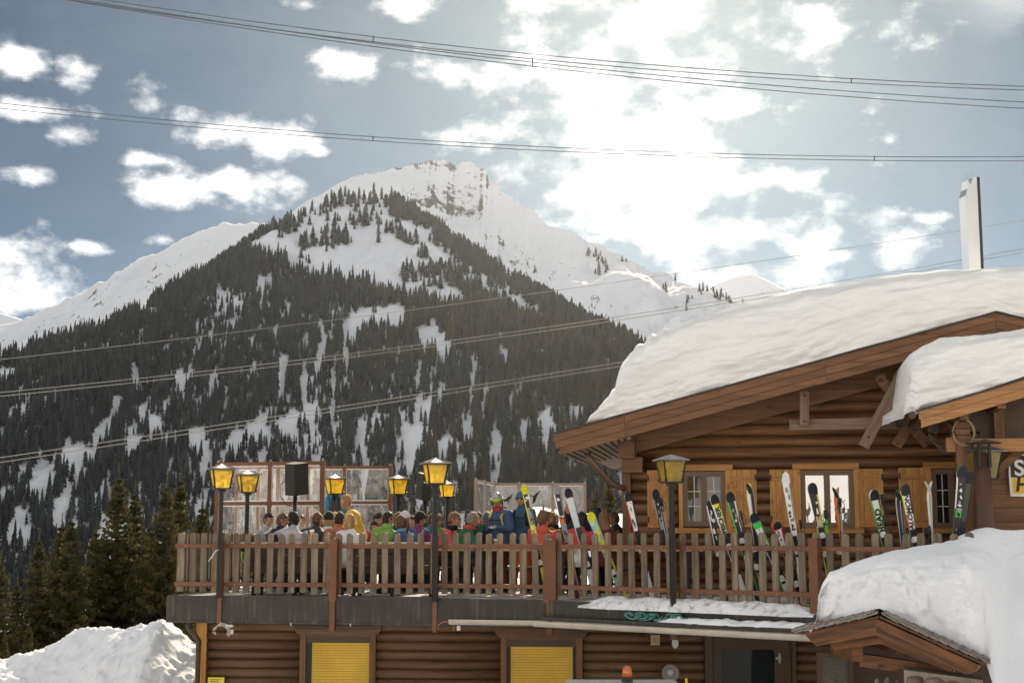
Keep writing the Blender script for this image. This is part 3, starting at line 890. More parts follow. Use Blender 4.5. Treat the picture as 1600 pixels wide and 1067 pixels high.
def terrace():
    left_back = FL.w(-0.06, 18.5, 0)
    end = FR.w(8.0, -0.14, 0)
    poly = [FL.w(-0.06, -0.10, 0), FL.w(FL.len + 0.02, -0.10, 0), FR.w(0.03, -0.12, 0), FR.w(4.3, -0.16, 0), end, Vector((end.x + 2, 24.6, 0)), Vector((4.0, 40, 0)), left_back]
    d = prism_xy(poly, -0.40, -0.004)
    place(d.build('deck', DECK), BASE, (0, 0, 0))
    # sheet metal along the edge, in lengths
    xs = [-0.07, 1.35, 2.75, 4.1, 5.05, FL.len + 0.02]
    for a, b in zip(xs[:-1], xs[1:]):
        mb = MB(); mb.box(0, b - a - 0.006, -0.012, 0.004, -0.425, 0.012 if a < 4.5 else 0.0)
        mb.box(0, b - a - 0.006, -0.03, -0.012, -0.425, -0.385)
        place(mb.build('fascia_sheet', FASCIA), BASE, FL.w(a, -0.106, 0), FL.rz)
    mb = MB(); mb.box(0, 0.016, 0, 6.0, -0.42, 0.01)
    place(mb.build('fascia_sheet', FASCIA), BASE, FL.w(-0.08, -0.10, 0), FL.rz)
    xs = [0.03, 1.1, 2.2, 3.3, 4.4, 5.6, 7.0]
    for a, b in zip(xs[:-1], xs[1:]):
        drop = -0.05 * max(0, a - 1.0) / 3
        mb = MB(); mb.box(0, b - a - 0.006, -0.015, 0.006, -0.26, -0.004 + drop)
        mb.box(0, b - a - 0.006, -0.20, 0.0, -0.30, -0.245)      # the lip that stands out below
        place(mb.build('fascia_sheet', FASCIA), BASE, FR.w(a, -0.15, 0), FR.rz)
    # gutter: an open half pipe, in two runs
    def run(fr, a, b, y, z):
        mb = MB(); n = 10; prof = []
        for k in range(n + 1):
            an = math.pi * k / n
            prof.append((-0.065 * math.cos(an), -0.085 * math.sin(an)))
        vs = []; fs = []
        for x in (a, b):
            for (py, pz) in prof:
                vs.append((x, py, pz))
            for (py, pz) in reversed(prof):
                vs.append((x, py * 0.88, pz * 0.88 + 0.002))
        m = 2 * (n + 1)
        fs = [(i, (i + 1) % m, (i + 1) % m + m, i + m) for i in range(m)] + [tuple(range(m - 1, -1, -1)), tuple(range(m, 2 * m))]
        mb.add(vs, fs)
        place(mb.build('gutter', GUTTER), BASE, fr.w(0, y, z), fr.rz)
    run(FL, FL.hit(706, 966)[0], FL.len + 0.05, -0.16, -0.315)
    run(FR, -0.02, 7.0, -0.40, -0.315)
    mb = MB(); mb.tube([(0, 0, 0), (0.0, 0.02, -0.10), (0.1, 0.05, -0.22), (0.16, 0.08, -0.32), (0.16, 0.08, -1.4)], 0.045, 8)
    place(mb.build('downpipe', DARKBROWN, smooth=True), BASE, FL.w(0.22, 0.1, -0.42), FL.rz)
    # clips under the edge
    for x in (0.9, 2.1, 3.1):
        mb = MB(); mb.tube([(0, -0.03, 0), (0, -0.03, -0.05)], 0.012, 6)
        place(mb.build('clip', STEEL), BASE, FL.w(x, -0.12, -0.40), FL.rz)


terrace()


def segments(a, b, cuts):
    """[a, b] minus the cuts"""
    out = [(a, b)]
    for c0, c1 in cuts:
        nxt = []
        for s0, s1 in out:
            if c1 <= s0 or c0 >= s1:
                nxt.append((s0, s1))
            else:
                if c0 > s0: nxt.append((s0, c0))
                if c1 < s1: nxt.append((c1, s1))
        out = nxt
    return [(s0, s1) for s0, s1 in out if s1 - s0 > 0.02]


def log_piece(length, h, depth):
    """Half-round log lying along x, its round face towards -y, z from 0 to h."""
    n = 8; mb = MB()
    prof = [(0.0, 0.0)] + [(-depth * math.sin(math.pi * k / n) ** 0.8, h * (0.5 - 0.5 * math.cos(math.pi * k / n))) for k in range(1, n)] + [(0.0, h)]
    vs = [(0, y, z) for y, z in prof] + [(length, y, z) for y, z in prof]
    m = len(prof)
    fs = [(i, i + m, i + m + 1, i + 1) for i in range(m - 1)] + [tuple(range(m)), tuple(range(2 * m - 1, m - 1, -1))]
    return mb.add(vs, fs)


def lower_storey():
    W = LW
    def X(px): return W.hit(px, 1020)[0]
    def Z(py, px=600): return W.hit(px, py)[1]
    Lw = W.len + 3.0
    holes = [(X(470), X(588), -3, Z(991)), (X(783), X(910), -3, Z(993)), (X(1101), X(1243), -3, Z(982))]
    h = 0.150; z = -0.44
    k = 0
    while z > -1.75:
        z0 = z - h; cuts = [(c[0], c[1]) for c in holes if z0 < c[3] - 0.03]
        for a, b in segments(X(325), Lw, cuts):
            place(log_piece(b - a, h - 0.004, 0.062).build('wall_log', LOG_LOW, smooth=True), BASE, W.w(a, 0, z0), W.rz)
        z = z0
    mb = MB(); mb.box(X(309), Lw, 0.004, 0.2, -3.4, -0.41)
    place(mb.build('wall', DARKBROWN), BASE, W.w(0, 0, 0), W.rz)
    mb = MB(); mb.box(X(308), X(324.5), -0.09, 0.10, -3.4, -0.41)
    place(mb.build('corner_post', TRIM_Z), BASE, W.w(0, 0, 0), W.rz)
    SHUT = M('yellow_shutter', (0.74, 0.47, 0.055), 0.45, var=0.12, scale=2)
    for (l, r_, sl, sr, top, st) in ((470, 588, 488, 577.5, 979, 1003.5), (783, 910, 798, 895, 982, 1008)):
        w = bpy.data.objects.new('window', None); COL.objects.link(w)
        place(w, BASE, W.w(X(l), 0, -1.9), W.rz)
        x1 = X(r_) - X(l); zt = Z(991 if l < 600 else 994) + 1.9; a, b = X(sl) - X(l), X(sr) - X(l); zs = Z(st) + 1.9
        mb = MB(); mb.box(0, 0.10, -0.085, 0.05, 0, zt); mb.box(x1 - 0.10, x1, -0.085, 0.05, 0, zt)
        mb.box(0.10, x1 - 0.10, -0.075, 0.05, zt - 0.03, zt)
        mb.build('window_frame', BEAM_Z, w)
        mb = MB(); e = 0.10
        mb.prism([(-e, zt + 0.15), (-e, zt + 0.10), (-e * 0.4, zt + 0.003), (x1 + e * 0.4, zt + 0.003), (x1 + e, zt + 0.10), (x1 + e, zt + 0.15)], -0.10, 0.0)
        mb.build('head_board', LOG_LOW, w)
        mb = MB(); mb.box(0.10, x1 - 0.10, -0.06, 0.02, zs, zt - 0.03); mb.build('shutter_box', DARKBROWN, w)
        mb = MB(); n = 26; p = 0.042
        for i in range(n):
            zz = zs - (i + 1) * p
            mb.prism([(a, zz), (b, zz), (b, zz + p - 0.004), (a, zz + p - 0.004)], -0.030, 0.0)
            mb.box(a, b, -0.036, -0.030, zz + 0.006, zz + p - 0.012)
        stuff(mb.build('roller_shutter', SHUT, w))
        mb = MB(); mb.box(0.10, a - 0.003, -0.05, 0.0, 0, zs); mb.box(b + 0.003, x1 - 0.10, -0.05, 0.0, 0, zs); mb.build('guide_rail', BLACK, w)
    # glazed door on the right
    d = bpy.data.objects.new('door', None); COL.objects.link(d)
    place(d, BASE, W.w(X(1101), 0, -3.3), W.rz)
    w_ = X(1243) - X(1101); H = Z(984, 1170) + 3.3
    f = lambda px: X(px) - X(1101)
    mb = MB(); mb.box(0, f(1113), -0.07, 0.05, 0, H); mb.box(f(1236), w_, -0.07, 0.05, 0, H); mb.box(f(1113), f(1236), -0.07, 0.05, H - 0.05, H)
    mb.build('door_frame', DARKBROWN, d)
    zg = Z(1014, 1170) + 3.3
    mb = MB(); mb.box(f(1114), f(1127), -0.05, 0.0, 0, H - 0.06); mb.box(f(1209), f(1235), -0.05, 0.0, 0, H - 0.06); mb.box(f(1127), f(1209), -0.05, 0.0, zg, H - 0.06)
    mb.build('door_leaf', DARKBROWN, d)
    mb = MB(); mb.box(f(1127) + 0.003, f(1209) - 0.003, -0.02, -0.008, 0.3, zg - 0.003); mb.build('pane', GLASS, d)
    mb = MB(); zc = Z(1027, 1217) + 3.3
    mb.box(f(1215), f(1219), -0.09, -0.05, zc - 0.08, zc + 0.08); mb.box(f(1211), f(1219), -0.11, -0.09, zc - 0.02, zc + 0.02); mb.build('handle', STEEL, d)


def glass_mat(name, tint=(0.02, 0.025, 0.025), spec=0.12, rough=0.03):
    m, t, b = nodes_of(name)
    b.inputs['Base Color'].default_value = c4(tint); b.inputs['Roughness'].default_value = rough
    b.inputs['Specular IOR Level'].default_value = spec; b.inputs['IOR'].default_value = 1.6
    tc = nd(t, 'ShaderNodeTexCoord'); nz = nd(t, 'ShaderNodeTexNoise'); nz.inputs['Scale'].default_value = 1.5
    t.links.new(tc.outputs['Object'], nz.inputs['Vector'])
    bp = nd(t, 'ShaderNodeBump'); bp.inputs['Strength'].default_value = 0.05; bp.inputs['Distance'].default_value = 0.1
    t.links.new(nz.outputs['Fac'], bp.inputs['Height']); t.links.new(bp.outputs[0], b.inputs['Normal'])
    return m


GLASS = glass_mat('dark_glass')
lower_storey()


# small things on the lower wall
def wall_fixtures():
    W = LW
    def P(px, py, off): 
        x, z = W.hit(px, py, off); return W.w(x, off, z)
    mb = MB(); mb.box(-0.075, 0.075, 0, 0.03, -0.08, 0.08); mb.box(-0.055, 0.055, -0.008, 0, -0.06, 0.06)
    o = mb.build('vent_cover', plain('cream_plastic', (0.55, 0.45, 0.24)))
    for k in range(3):
        s = MB(); s.box(-0.045, 0.045, -0.016, -0.008, -0.042 + 0.033 * k, -0.022 + 0.033 * k); s.build('louvre', plain('cream_plastic_dark', (0.42, 0.33, 0.16)), o)
    o.location = P(1024, 999.5, -0.10); o.rotation_euler[2] = W.rz
    tag(o, 'square cream vent cover on the lower log wall', 'vent')
    o = thing('wall_lamp', 'small grey oval bulkhead lamp on the lower log wall', 'lamp', P(1055, 1004, -0.14), W.rz)
    mb = MB(); mb.prism([(0.05 * math.cos(a) * 1.0, 0.075 * math.sin(a)) for a in [i * math.pi / 8 for i in range(16)]], -0.03, 0.03); mb.build('diffuser', plain('milk_glass', (0.62, 0.62, 0.60), 0.3), o)
    mb = MB(); mb.prism([(0.055 * math.cos(a), 0.08 * math.sin(a) - 0.01) for a in [i * math.pi / 8 for i in range(16)]], 0.03, 0.05); mb.build('back_plate', STEEL, o)
    o = thing('exhaust_fan', 'octagonal grey mesh fan cover on the lower log wall', 'fan', P(1047.5, 1051, -0.10), W.rz)
    r = 0.145
    oc = [(r * math.cos(R(22.5 + 45 * i)) * 1.0, r * math.sin(R(22.5 + 45 * i))) for i in range(8)]
    mb = MB(); mb.prism(oc, 0, 0.03); mb.build('housing', plain('fan_grey', (0.16, 0.155, 0.15)), o)
    mb = MB()
    for k in range(-6, 7):
        c = k * 0.021; hl = math.sqrt(max(0, (r * 0.95) ** 2 - c * c))
        for s in (-1, 1):
            q = Vector((c, 0, s * c)) * 0.7071
            dv = Vector((1, 0, -s)) * 0.7071 * hl
            qq = Vector((c * 0.7071, 0, s * c * 0.7071))
            mb.beam(qq - dv + Vector((0, -0.012, 0)), qq + dv + Vector((0, -0.012, 0)), 0.006, 0.006)
    mb.build('mesh_grille', plain('fan_mesh', (0.42, 0.41, 0.40), 0.4, 0.4), o)
    mb = MB(); mb.ball((0, -0.01, 0.01), 0.05, 0.02, 0.05, 10, 6); mb.build('hub', plain('fan_hub', (0.6, 0.6, 0.58)), o, True)
    mb = MB(); mb.box(-0.14, 0.14, 0, 0.012, -0.09, 0.09); mb.box(-0.13, 0.13, -0.002, 0, -0.08, 0.08, 1)
    o = mb.build('notice_plate', [plain('notice_rim', (0.55, 0.42, 0.05)), plain('notice_yellow', (0.80, 0.66, 0.08))])
    for k in range(3):
        s = MB(); s.box(-0.10, 0.10 - 0.05 * (k % 2), -0.004, -0.002, 0.045 - k * 0.03, 0.055 - k * 0.03); s.build('print_line', BLACK, o)
    o.location = P(337.5, 1066, -0.11); o.rotation_euler[2] = W.rz
    tag(o, 'small yellow notice plate on the lower log wall beside the corner post', 'sign')
    # loose cables under the terrace edge
    for (px, py, lab, cl) in ((347, 981, 'loop of white cable hanging below the left lamp post', (0.6, 0.56, 0.48)), (700, 975, 'short orange and white cable end hanging under the terrace edge', (0.55, 0.22, 0.06))):
        p = FL.hit(px, py, -0.16); o = thing('cable', lab, 'cable', FL.w(p[0], -0.16, p[1]), FL.rz)
        mb = MB()
        for j in range(3 if px < 400 else 1):
            q = [(0.13 * math.sin(a) - 0.03 + 0.03 * j, -0.02 * j, -0.05 - (0.09 + 0.02 * j) * math.cos(a - 3.14)) for a in np.linspace(-2.0, 2.2, 14)]
            mb.tube(q, 0.007, 5)
        mb.build('wire', paint(cl), o, True)
        mb = MB(); mb.box(0.07, 0.19, -0.03, 0.01, 0.02, 0.06); mb.box(0.15, 0.20, -0.03, 0.01, -0.09, -0.02); mb.build('plug', plain('white_plug', (0.66, 0.64, 0.58)), o)
    # tangled teal cable left on the ledge
    o = thing('rope_light', 'tangled teal rope light lying along the gutter ledge', 'cable', FR.w(2.0, -0.27, -0.23), FR.rz)
    rnd = random.Random(4); mb = MB()
    for j in range(16):
        cx = rnd.uniform(-0.42, 0.5); rr = rnd.uniform(0.04, 0.075)
        q = [(cx + rr * 1.5 * math.cos(a) + 0.02 * a, 0.02 * math.sin(2 * a) + rnd.uniform(-.02, .02), rr * 0.8 * math.sin(a) + 0.05) for a in np.linspace(0, 6.5, 14)]
        mb.tube(q, 0.009, 5)
    mb.build('coil', plain('teal_cable', (0.11, 0.33, 0.28)), o, True)
    # orange beacon on the cab of a vehicle parked below
    c = at(980, 1063, 19.0)
    o = thing('service_vehicle', 'white roof of a parked service vehicle with an orange beacon below the terrace', 'vehicle', (c.x, c.y, -3.4), 0)
    z = c.z + 3.4
    mb = MB()
    mb.hexa([(-0.95, -0.7, z - 0.75), (0.95, -0.7, z - 0.75), (0.95, 1.4, z - 0.75), (-0.95, 1.4, z - 0.75), (-0.75, -0.35, z - 0.10), (0.75, -0.35, z - 0.10), (0.75, 1.15, z - 0.10), (-0.75, 1.15, z - 0.10)])
    mb.box(-1.0, 1.0, -1.6, 1.6, 0.45, z - 0.751)
    mb.build('cab', plain('vehicle_white', (0.7, 0.7, 0.7), 0.3), o)
    for sx in (-0.9, 0.9):
        for sy in (-1.0, 1.1):
            mb = MB(); mb.lathe([(0.2, -0.12), (0.38, -0.12), (0.42, -0.06), (0.42, 0.06), (0.38, 0.12), (0.2, 0.12)], 18, 0, Matrix.Translation((sx, sy, 0.42)) @ Matrix.Rotation(R(90), 4, 'Y'))
            mb.build('wheel', BLACK, o)
    mb = MB(); mb.lathe([(0.10, z - 0.10), (0.12, z - 0.06), (0.09, z - 0.02)], 14); mb.build('beacon_mount', plain('vehicle_grey', (0.5, 0.5, 0.52)), o)
    mb = MB(); mb.lathe([(0.075, z - 0.02), (0.075, z + 0.05)], 14); mb.build('beacon_base', BLACK, o)
    mb = MB(); mb.lathe([(0.062, z + 0.05), (0.066, z + 0.12), (0.055, z + 0.17), (0.02, z + 0.195)], 14); mb.build('beacon', sheer('amber_glass', (0.9, 0.28, 0.03), 0.15, 0.5, gloss=0.15), o, True)
    mb = MB(); mb.tube([(0.78, 0.0, 0.45), (0.78, 0.0, z + 0.03)], 0.016, 6); mb.build('marker_rod', plain('marker_yellow', (0.75, 0.60, 0.03)), o)


wall_fixtures()


# ------------------------------------------------------------------ fences
def picket_mesh(h, w, seed):
    rnd = random.Random(seed); mb = MB(); n = 7; r = w / 2
    prof = [(-r, 0), (r, 0)] + [(r * math.cos(math.pi * k / n) * 0.98, h - r * 0.85 + r * 0.85 * math.sin(math.pi * k / n)) for k in range(n + 1)]
    mb.prism(prof, -0.014, 0.014)
    o = mb.build('picket', PICKET); me = o.data; bpy.data.objects.remove(o)
    return me


PICKETS = [picket_mesh(0.965, w, i) for i, w in enumerate((0.098, 0.104, 0.109, 0.101))]


def fence(label, F, xs, posts, rails, y=0.0, zoff=0.0):
    t = thing('picket_fence', label, 'fence', F.o, F.rz)
    rnd = random.Random(len(xs))
    for x in xs:
        if any(abs(x - p[0]) < 0.05 for p in posts) and False:
            continue
        o = link('picket', PICKETS[rnd.randrange(4)], t, (x + rnd.uniform(-.008, .008), y, 0.062 + rnd.uniform(-.012, .012)))
        o.rotation_euler = (rnd.uniform(-.006, .006), rnd.uniform(-.014, .014), rnd.uniform(-.05, .05))
        o.scale = (rnd.uniform(.96, 1.05), 1, 1)
    for (a, b) in rails:
        for z in (0.815, 0.195):
            mb = MB(); mb.box(0, b - a, -0.055, -0.017, -0.032, 0.032)
            o = mb.build('rail', RUST, t, loc=(a, y, z + zoff))
            for k in range(int((b - a) / 0.36)):     # bolt heads
                s = MB(); s.ball((0.18 + 0.36 * k, -0.057, 0), 0.008, 0.006, 0.008, 6, 4); s.build('bolt', STEEL, o)
    for (x, w, top, bot, thin) in posts:
        mb = MB(); mb.box(-w / 2, w / 2, -w * 0.5, w * 0.5, -0.045, top)
        mb.box(-w / 2 - 0.004, w / 2 + 0.004, -w * 0.5 - 0.004, w * 0.5 + 0.004, top, top + 0.006)
        if bot < -0.1:
            mb.box(-thin / 2, thin / 2, -w * 0.5, -w * 0.5 + thin, bot, -0.046)
        o = mb.build('post', RUST, t, loc=(x, y - 0.10 - w * 0.12, 0))
        for z in (0.30, 0.62):
            s = MB(); s.ball((0, -w * 0.5, z), 0.014, 0.006, 0.014, 8, 4); s.build('bolt', RUST, o)
    return t


def lx(F, px):
    return F.hit(px, 880)[0]


def build_fences():
    pl = [283, 301, 318, 335, 353, 369, 386, 404, 421.5, 439, 456.5, 474, 492, 510, 528, 546, 565, 583.5, 602, 621, 639.5, 658, 678, 695, 712.5, 730, 747.5, 764, 782, 800, 818, 836.5, 855]
    fence('weathered picket fence along the left front edge of the terrace, before the seated guests', FL, [lx(FL, p) for p in pl],
          [(lx(FL, 350), 0.075, 0.90, -0.50, 0.07), (lx(FL, 525.5), 0.125, 0.92, -0.52, 0.085), (lx(FL, 683), 0.07, 0.90, -0.52, 0.07), (FL.len + 0.06, 0.20, 0.925, -0.52, 0.085)],
          [(lx(FL, 275), lx(FL, 349)), (lx(FL, 353), lx(FL, 520)), (lx(FL, 531), lx(FL, 681)), (lx(FL, 686), FL.len - 0.04)])
    pr = [874, 893, 912.5, 931, 950, 969, 988, 1007, 1026, 1046, 1068, 1087.5, 1108, 1128.5, 1149, 1170, 1191, 1212.5, 1233.5, 1255, 1277, 1299, 1322, 1345, 1368, 1391, 1416, 1441, 1466, 1492, 1518]
    fence('weathered picket fence before the log cabin, with skis leaning behind it', FR, [lx(FR, p) for p in pr],
          [(lx(FR, 1058), 0.075, 0.92, -0.50, 0.07), (lx(FR, 1280), 0.13, 0.95, -0.05, 0.08)],
          [(0.10, lx(FR, 1056)), (lx(FR, 1061), lx(FR, 1274)), (lx(FR, 1287), lx(FR, 1420)), (lx(FR, 1422), lx(FR, 1530))])
    SIDE = Frame(FL.w(-0.02, 0.05, 0), FL.w(-0.35, 11.0, 0))
    fence('weathered picket fence running back along the left side of the terrace', SIDE, [0.2 * k + 0.15 for k in range(52)],
          [(2.6, 0.08, 0.9, -0.04, 0.07), (5.4, 0.08, 0.9, -0.04, 0.07), (8.2, 0.08, 0.9, -0.04, 0.07), (10.8, 0.08, 0.9, -0.04, 0.07)], [(0, 5.4), (5.45, 10.8)])


build_fences()


# snow lying along the right edge of the terrace
def strip_snow(name, label, F, x0, x1, yc, zbase, width, height, seed, mat, drop=0.0):
    nu, nv = 220, 16
    u = np.linspace(x0, x1, nu)[:, None]; v = np.linspace(-1, 1, nv)[None, :]
    env = np.clip(fbm(u * 1.1, u * 0 + 3, 3, seed) * 0.4 + 0.85, 0.3, 1.3) * sstep(x0, x0 + 0.5, u) * sstep(x1, x1 - 0.4, u)
    bump = (1 - np.abs(v) ** 2.4) * env
    z = zbase + height * bump * (1 + 0.5 * fbm(u * 6, v * 2, 4, seed + 3)) - 0.006 + drop * np.clip(-v, 0, 1) ** 2
    y = yc + v * width * (0.5 + 0.5 * env) * (1 + 0.3 * fbm(u * 4, v + 5, 3, seed + 4))
    P = np.array([[tuple(F.w(float(u[i, 0]), float(y[i, j]), float(z[i, j]))) for j in range(nv)] for i in range(nu)])
    o = grid_mesh(name, P, mat)
    return tag(o, label, 'snow')


strip_snow('snow_drift', 'thin trodden snow drift along the floor edge before the ski fence', FR, 0.65, 4.6, -0.06, 0.0, 0.26, 0.085, 3, SNOW_DIRTY, -0.09)
strip_snow('snow_ridge', 'low white ridge of snow lying on the gutter ledge', FR, 2.0, 5.2, -0.25, -0.245, 0.10, 0.085, 8, SNOW)


# ================================================================== log cabin
CW = Frame(at(985, 832, 24.6), at(1500, 832, 23.7))
CABIN = thing('log_cabin', 'brown log cabin with honey shutters and a deep cap of snow on its roof', 'building', CW.o, CW.rz)
GAB = -1.15           # the gable boards stand this far in front of the wall


def cx(px, py=780, off=0.0):
    return CW.hit(px, py, off)[0]


def cz(px, py, off=0.0):
    return CW.hit(px, py, off)[1]


# roof line in the plane of the gable boards
EAVE = CW.hit(865, 679, GAB); RIDGE = CW.hit(1555, 490, GAB)
SLOPE = (RIDGE[1] - EAVE[1]) / (RIDGE[0] - EAVE[0])


def roof_z(x):
    return RIDGE[1] - SLOPE * abs(x - RIDGE[0])


def cabin_windows():
    """(outer trim, sash, shutters) by sighting"""
    return [dict(trim=(1061, 1144, 727, 831), sash=(1067, 1134, 737, 822), shut=((1012, 1054, 735, 824), (1141, 1183, 734, 823)), kind='trees'),
            dict(trim=(1241, 1341, 725, 831), sash=(1251, 1334, 735, 824), shut=((1203, 1243, 734, 823), (1339, 1380, 733, 823)), kind='snow'),
            dict(trim=(1445, 1520, 723, 831), sash=(1455, 1518, 733, 824), shut=((1404, 1448, 731, 824),), kind='dark')]


def shutter(x0, x1, z0, z1, flip):
    s = bpy.data.objects.new('shutter', None); COL.objects.link(s); s.parent = CABIN
    s.location = (x0, -0.10, z0)
    w, h = x1 - x0, z1 - z0
    n = 4; bw = w / n
    for k in range(n):
        mb = MB(); mb.box(0.002, bw - 0.003, 0.0, 0.022, 0, h); mb.build('board', TRIM_Z, s, loc=(bw * k, 0, 0))
    for z in (0.10 * h, 0.84 * h):
        mb = MB(); mb.box(0.01, w - 0.01, -0.022, -0.001, -0.035, 0.035); mb.build('batten', TRIM, s, loc=(0, 0, z))
    a, b = (0.03, w - 0.03) if not flip else (w - 0.03, 0.03)
    mb = MB(); mb.beam((a, -0.012, 0.10 * h + 0.045), (b, -0.012, 0.84 * h - 0.045), 0.020, 0.055); mb.build('brace', TRIM, s)
    hx = w - 0.02 if flip else 0.02
    for z in (0.14 * h, 0.86 * h):
        mb = MB(); mb.box(hx - 0.012, hx + 0.012, -0.03, -0.023, z - 0.05, z + 0.05); mb.build('hinge', BLACK, s)


def window_up(d):
    t, s = d['trim'], d['sash']
    tx0, tx1, tz1, tz0 = cx(t[0]), cx(t[1]), cz(t[0], t[2]), cz(t[0], t[3])
    sx0, sx1, sz1, sz0 = cx(s[0]), cx(s[1]), cz(s[0], s[2]), cz(s[0], s[3])
    w = bpy.data.objects.new('window', None); COL.objects.link(w); w.parent = CABIN; w.location = (tx0, 0, tz0)
    W_, H_ = tx1 - tx0, tz1 - tz0; a, b, c, e = sx0 - tx0, sx1 - tx0, sz0 - tz0, sz1 - tz0
    mb = MB(); mb.box(0, a, -0.115, 0.02, 0.07, H_ - 0.10); mb.box(b, W_, -0.115, 0.02, 0.07, H_ - 0.10); mb.build('side_trim', TRIM_Z, w)
    mb = MB(); mb.box(-0.02, W_ + 0.02, -0.125, 0.02, H_ - 0.099, H_ + 0.005); mb.build('head_trim', TRIM, w)
    mb = MB(); mb.box(-0.07, W_ + 0.07, -0.15, 0.02, -0.02, 0.069); mb.build('sill', TRIM, w)
    FR_ = plain('taupe_sash', (0.165, 0.105, 0.058), 0.45)
    e = min(e, H_ - 0.11)
    mb = MB(); f = 0.085; m = (a + b) / 2
    mb.box(a, a + f, -0.085, 0.0, c, e); mb.box(b - f, b, -0.085, 0.0, c, e); mb.box(a + f, b - f, -0.085, 0.0, c, c + f); mb.box(a + f, b - f, -0.085, 0.0, e - f, e)
    mb.box(m - 0.05, m + 0.05, -0.088, 0.0, c + f, e - f)
    mb.build('sash', FR_, w)
    for (p, q) in ((a + f, m - 0.05), (m + 0.05, b - f)):
        mb = MB(); mb.box(p, q, -0.045, -0.035, c + f, e - f)
        o = mb.build('pane', {'trees': GLASS_W, 'snow': GLASS_S, 'dark': GLASS_D}[d['kind']], w)
        if d['kind'] != 'snow':
            mb = MB(); g = c + f; hh = e - f - g
            for k in (1, 2):
                mb.box(p, q, -0.052, -0.046, g + hh * k / 3 - 0.008, g + hh * k / 3 + 0.008)
            mm = (p + q) / 2; mb.box(mm - 0.008, mm + 0.008, -0.0535, -0.0465, g, g + hh)
            mb.build('glazing_bar', plain('white_bar', (0.6, 0.58, 0.54)), o)
    for k, sh in enumerate(d['shut']):
        shutter(cx(sh[0]), cx(sh[1]), cz(sh[0], sh[3]), cz(sh[0], sh[2]), k == 1)
    return (tx0 - 0.02, tx1 + 0.02, tz0 - 0.02, tz1)


def mirror_glass(name, amount, rough=0.02, dark=(0.02, 0.02, 0.018)):
    """Window glass: a dark room behind a reflecting pane."""
    m, t, b = nodes_of(name); L = t.links.new
    gl = nd(t, 'ShaderNodeBsdfGlossy'); gl.inputs['Roughness'].default_value = rough
    b.inputs['Base Color'].default_value = c4(dark); b.inputs['Roughness'].default_value = 0.1
    tc = nd(t, 'ShaderNodeTexCoord'); nz = nd(t, 'ShaderNodeTexNoise'); nz.inputs['Scale'].default_value = 2.2; nz.inputs['Detail'].default_value = 2
    L(tc.outputs['Object'], nz.inputs['Vector'])
    bp = nd(t, 'ShaderNodeBump'); bp.inputs['Strength'].default_value = 0.12; bp.inputs['Distance'].default_value = 0.1
    L(nz.outputs['Fac'], bp.inputs['Height']); L(bp.outputs[0], gl.inputs['Normal'])
    mx = nd(t, 'ShaderNodeMixShader'); mx.inputs[0].default_value = amount
    L(b.outputs[0], mx.inputs[1]); L(gl.outputs[0], mx.inputs[2]); L(mx.outputs[0], t.nodes['Material Output'].inputs['Surface'])
    return m


GLASS_W, GLASS_S, GLASS_D = mirror_glass('window_glass', 0.07, dark=(0.035, 0.026, 0.018)), mirror_glass('window_glass_bright', 0.62, dark=(0.3, 0.3, 0.3)), mirror_glass('window_glass_dim', 0.03)


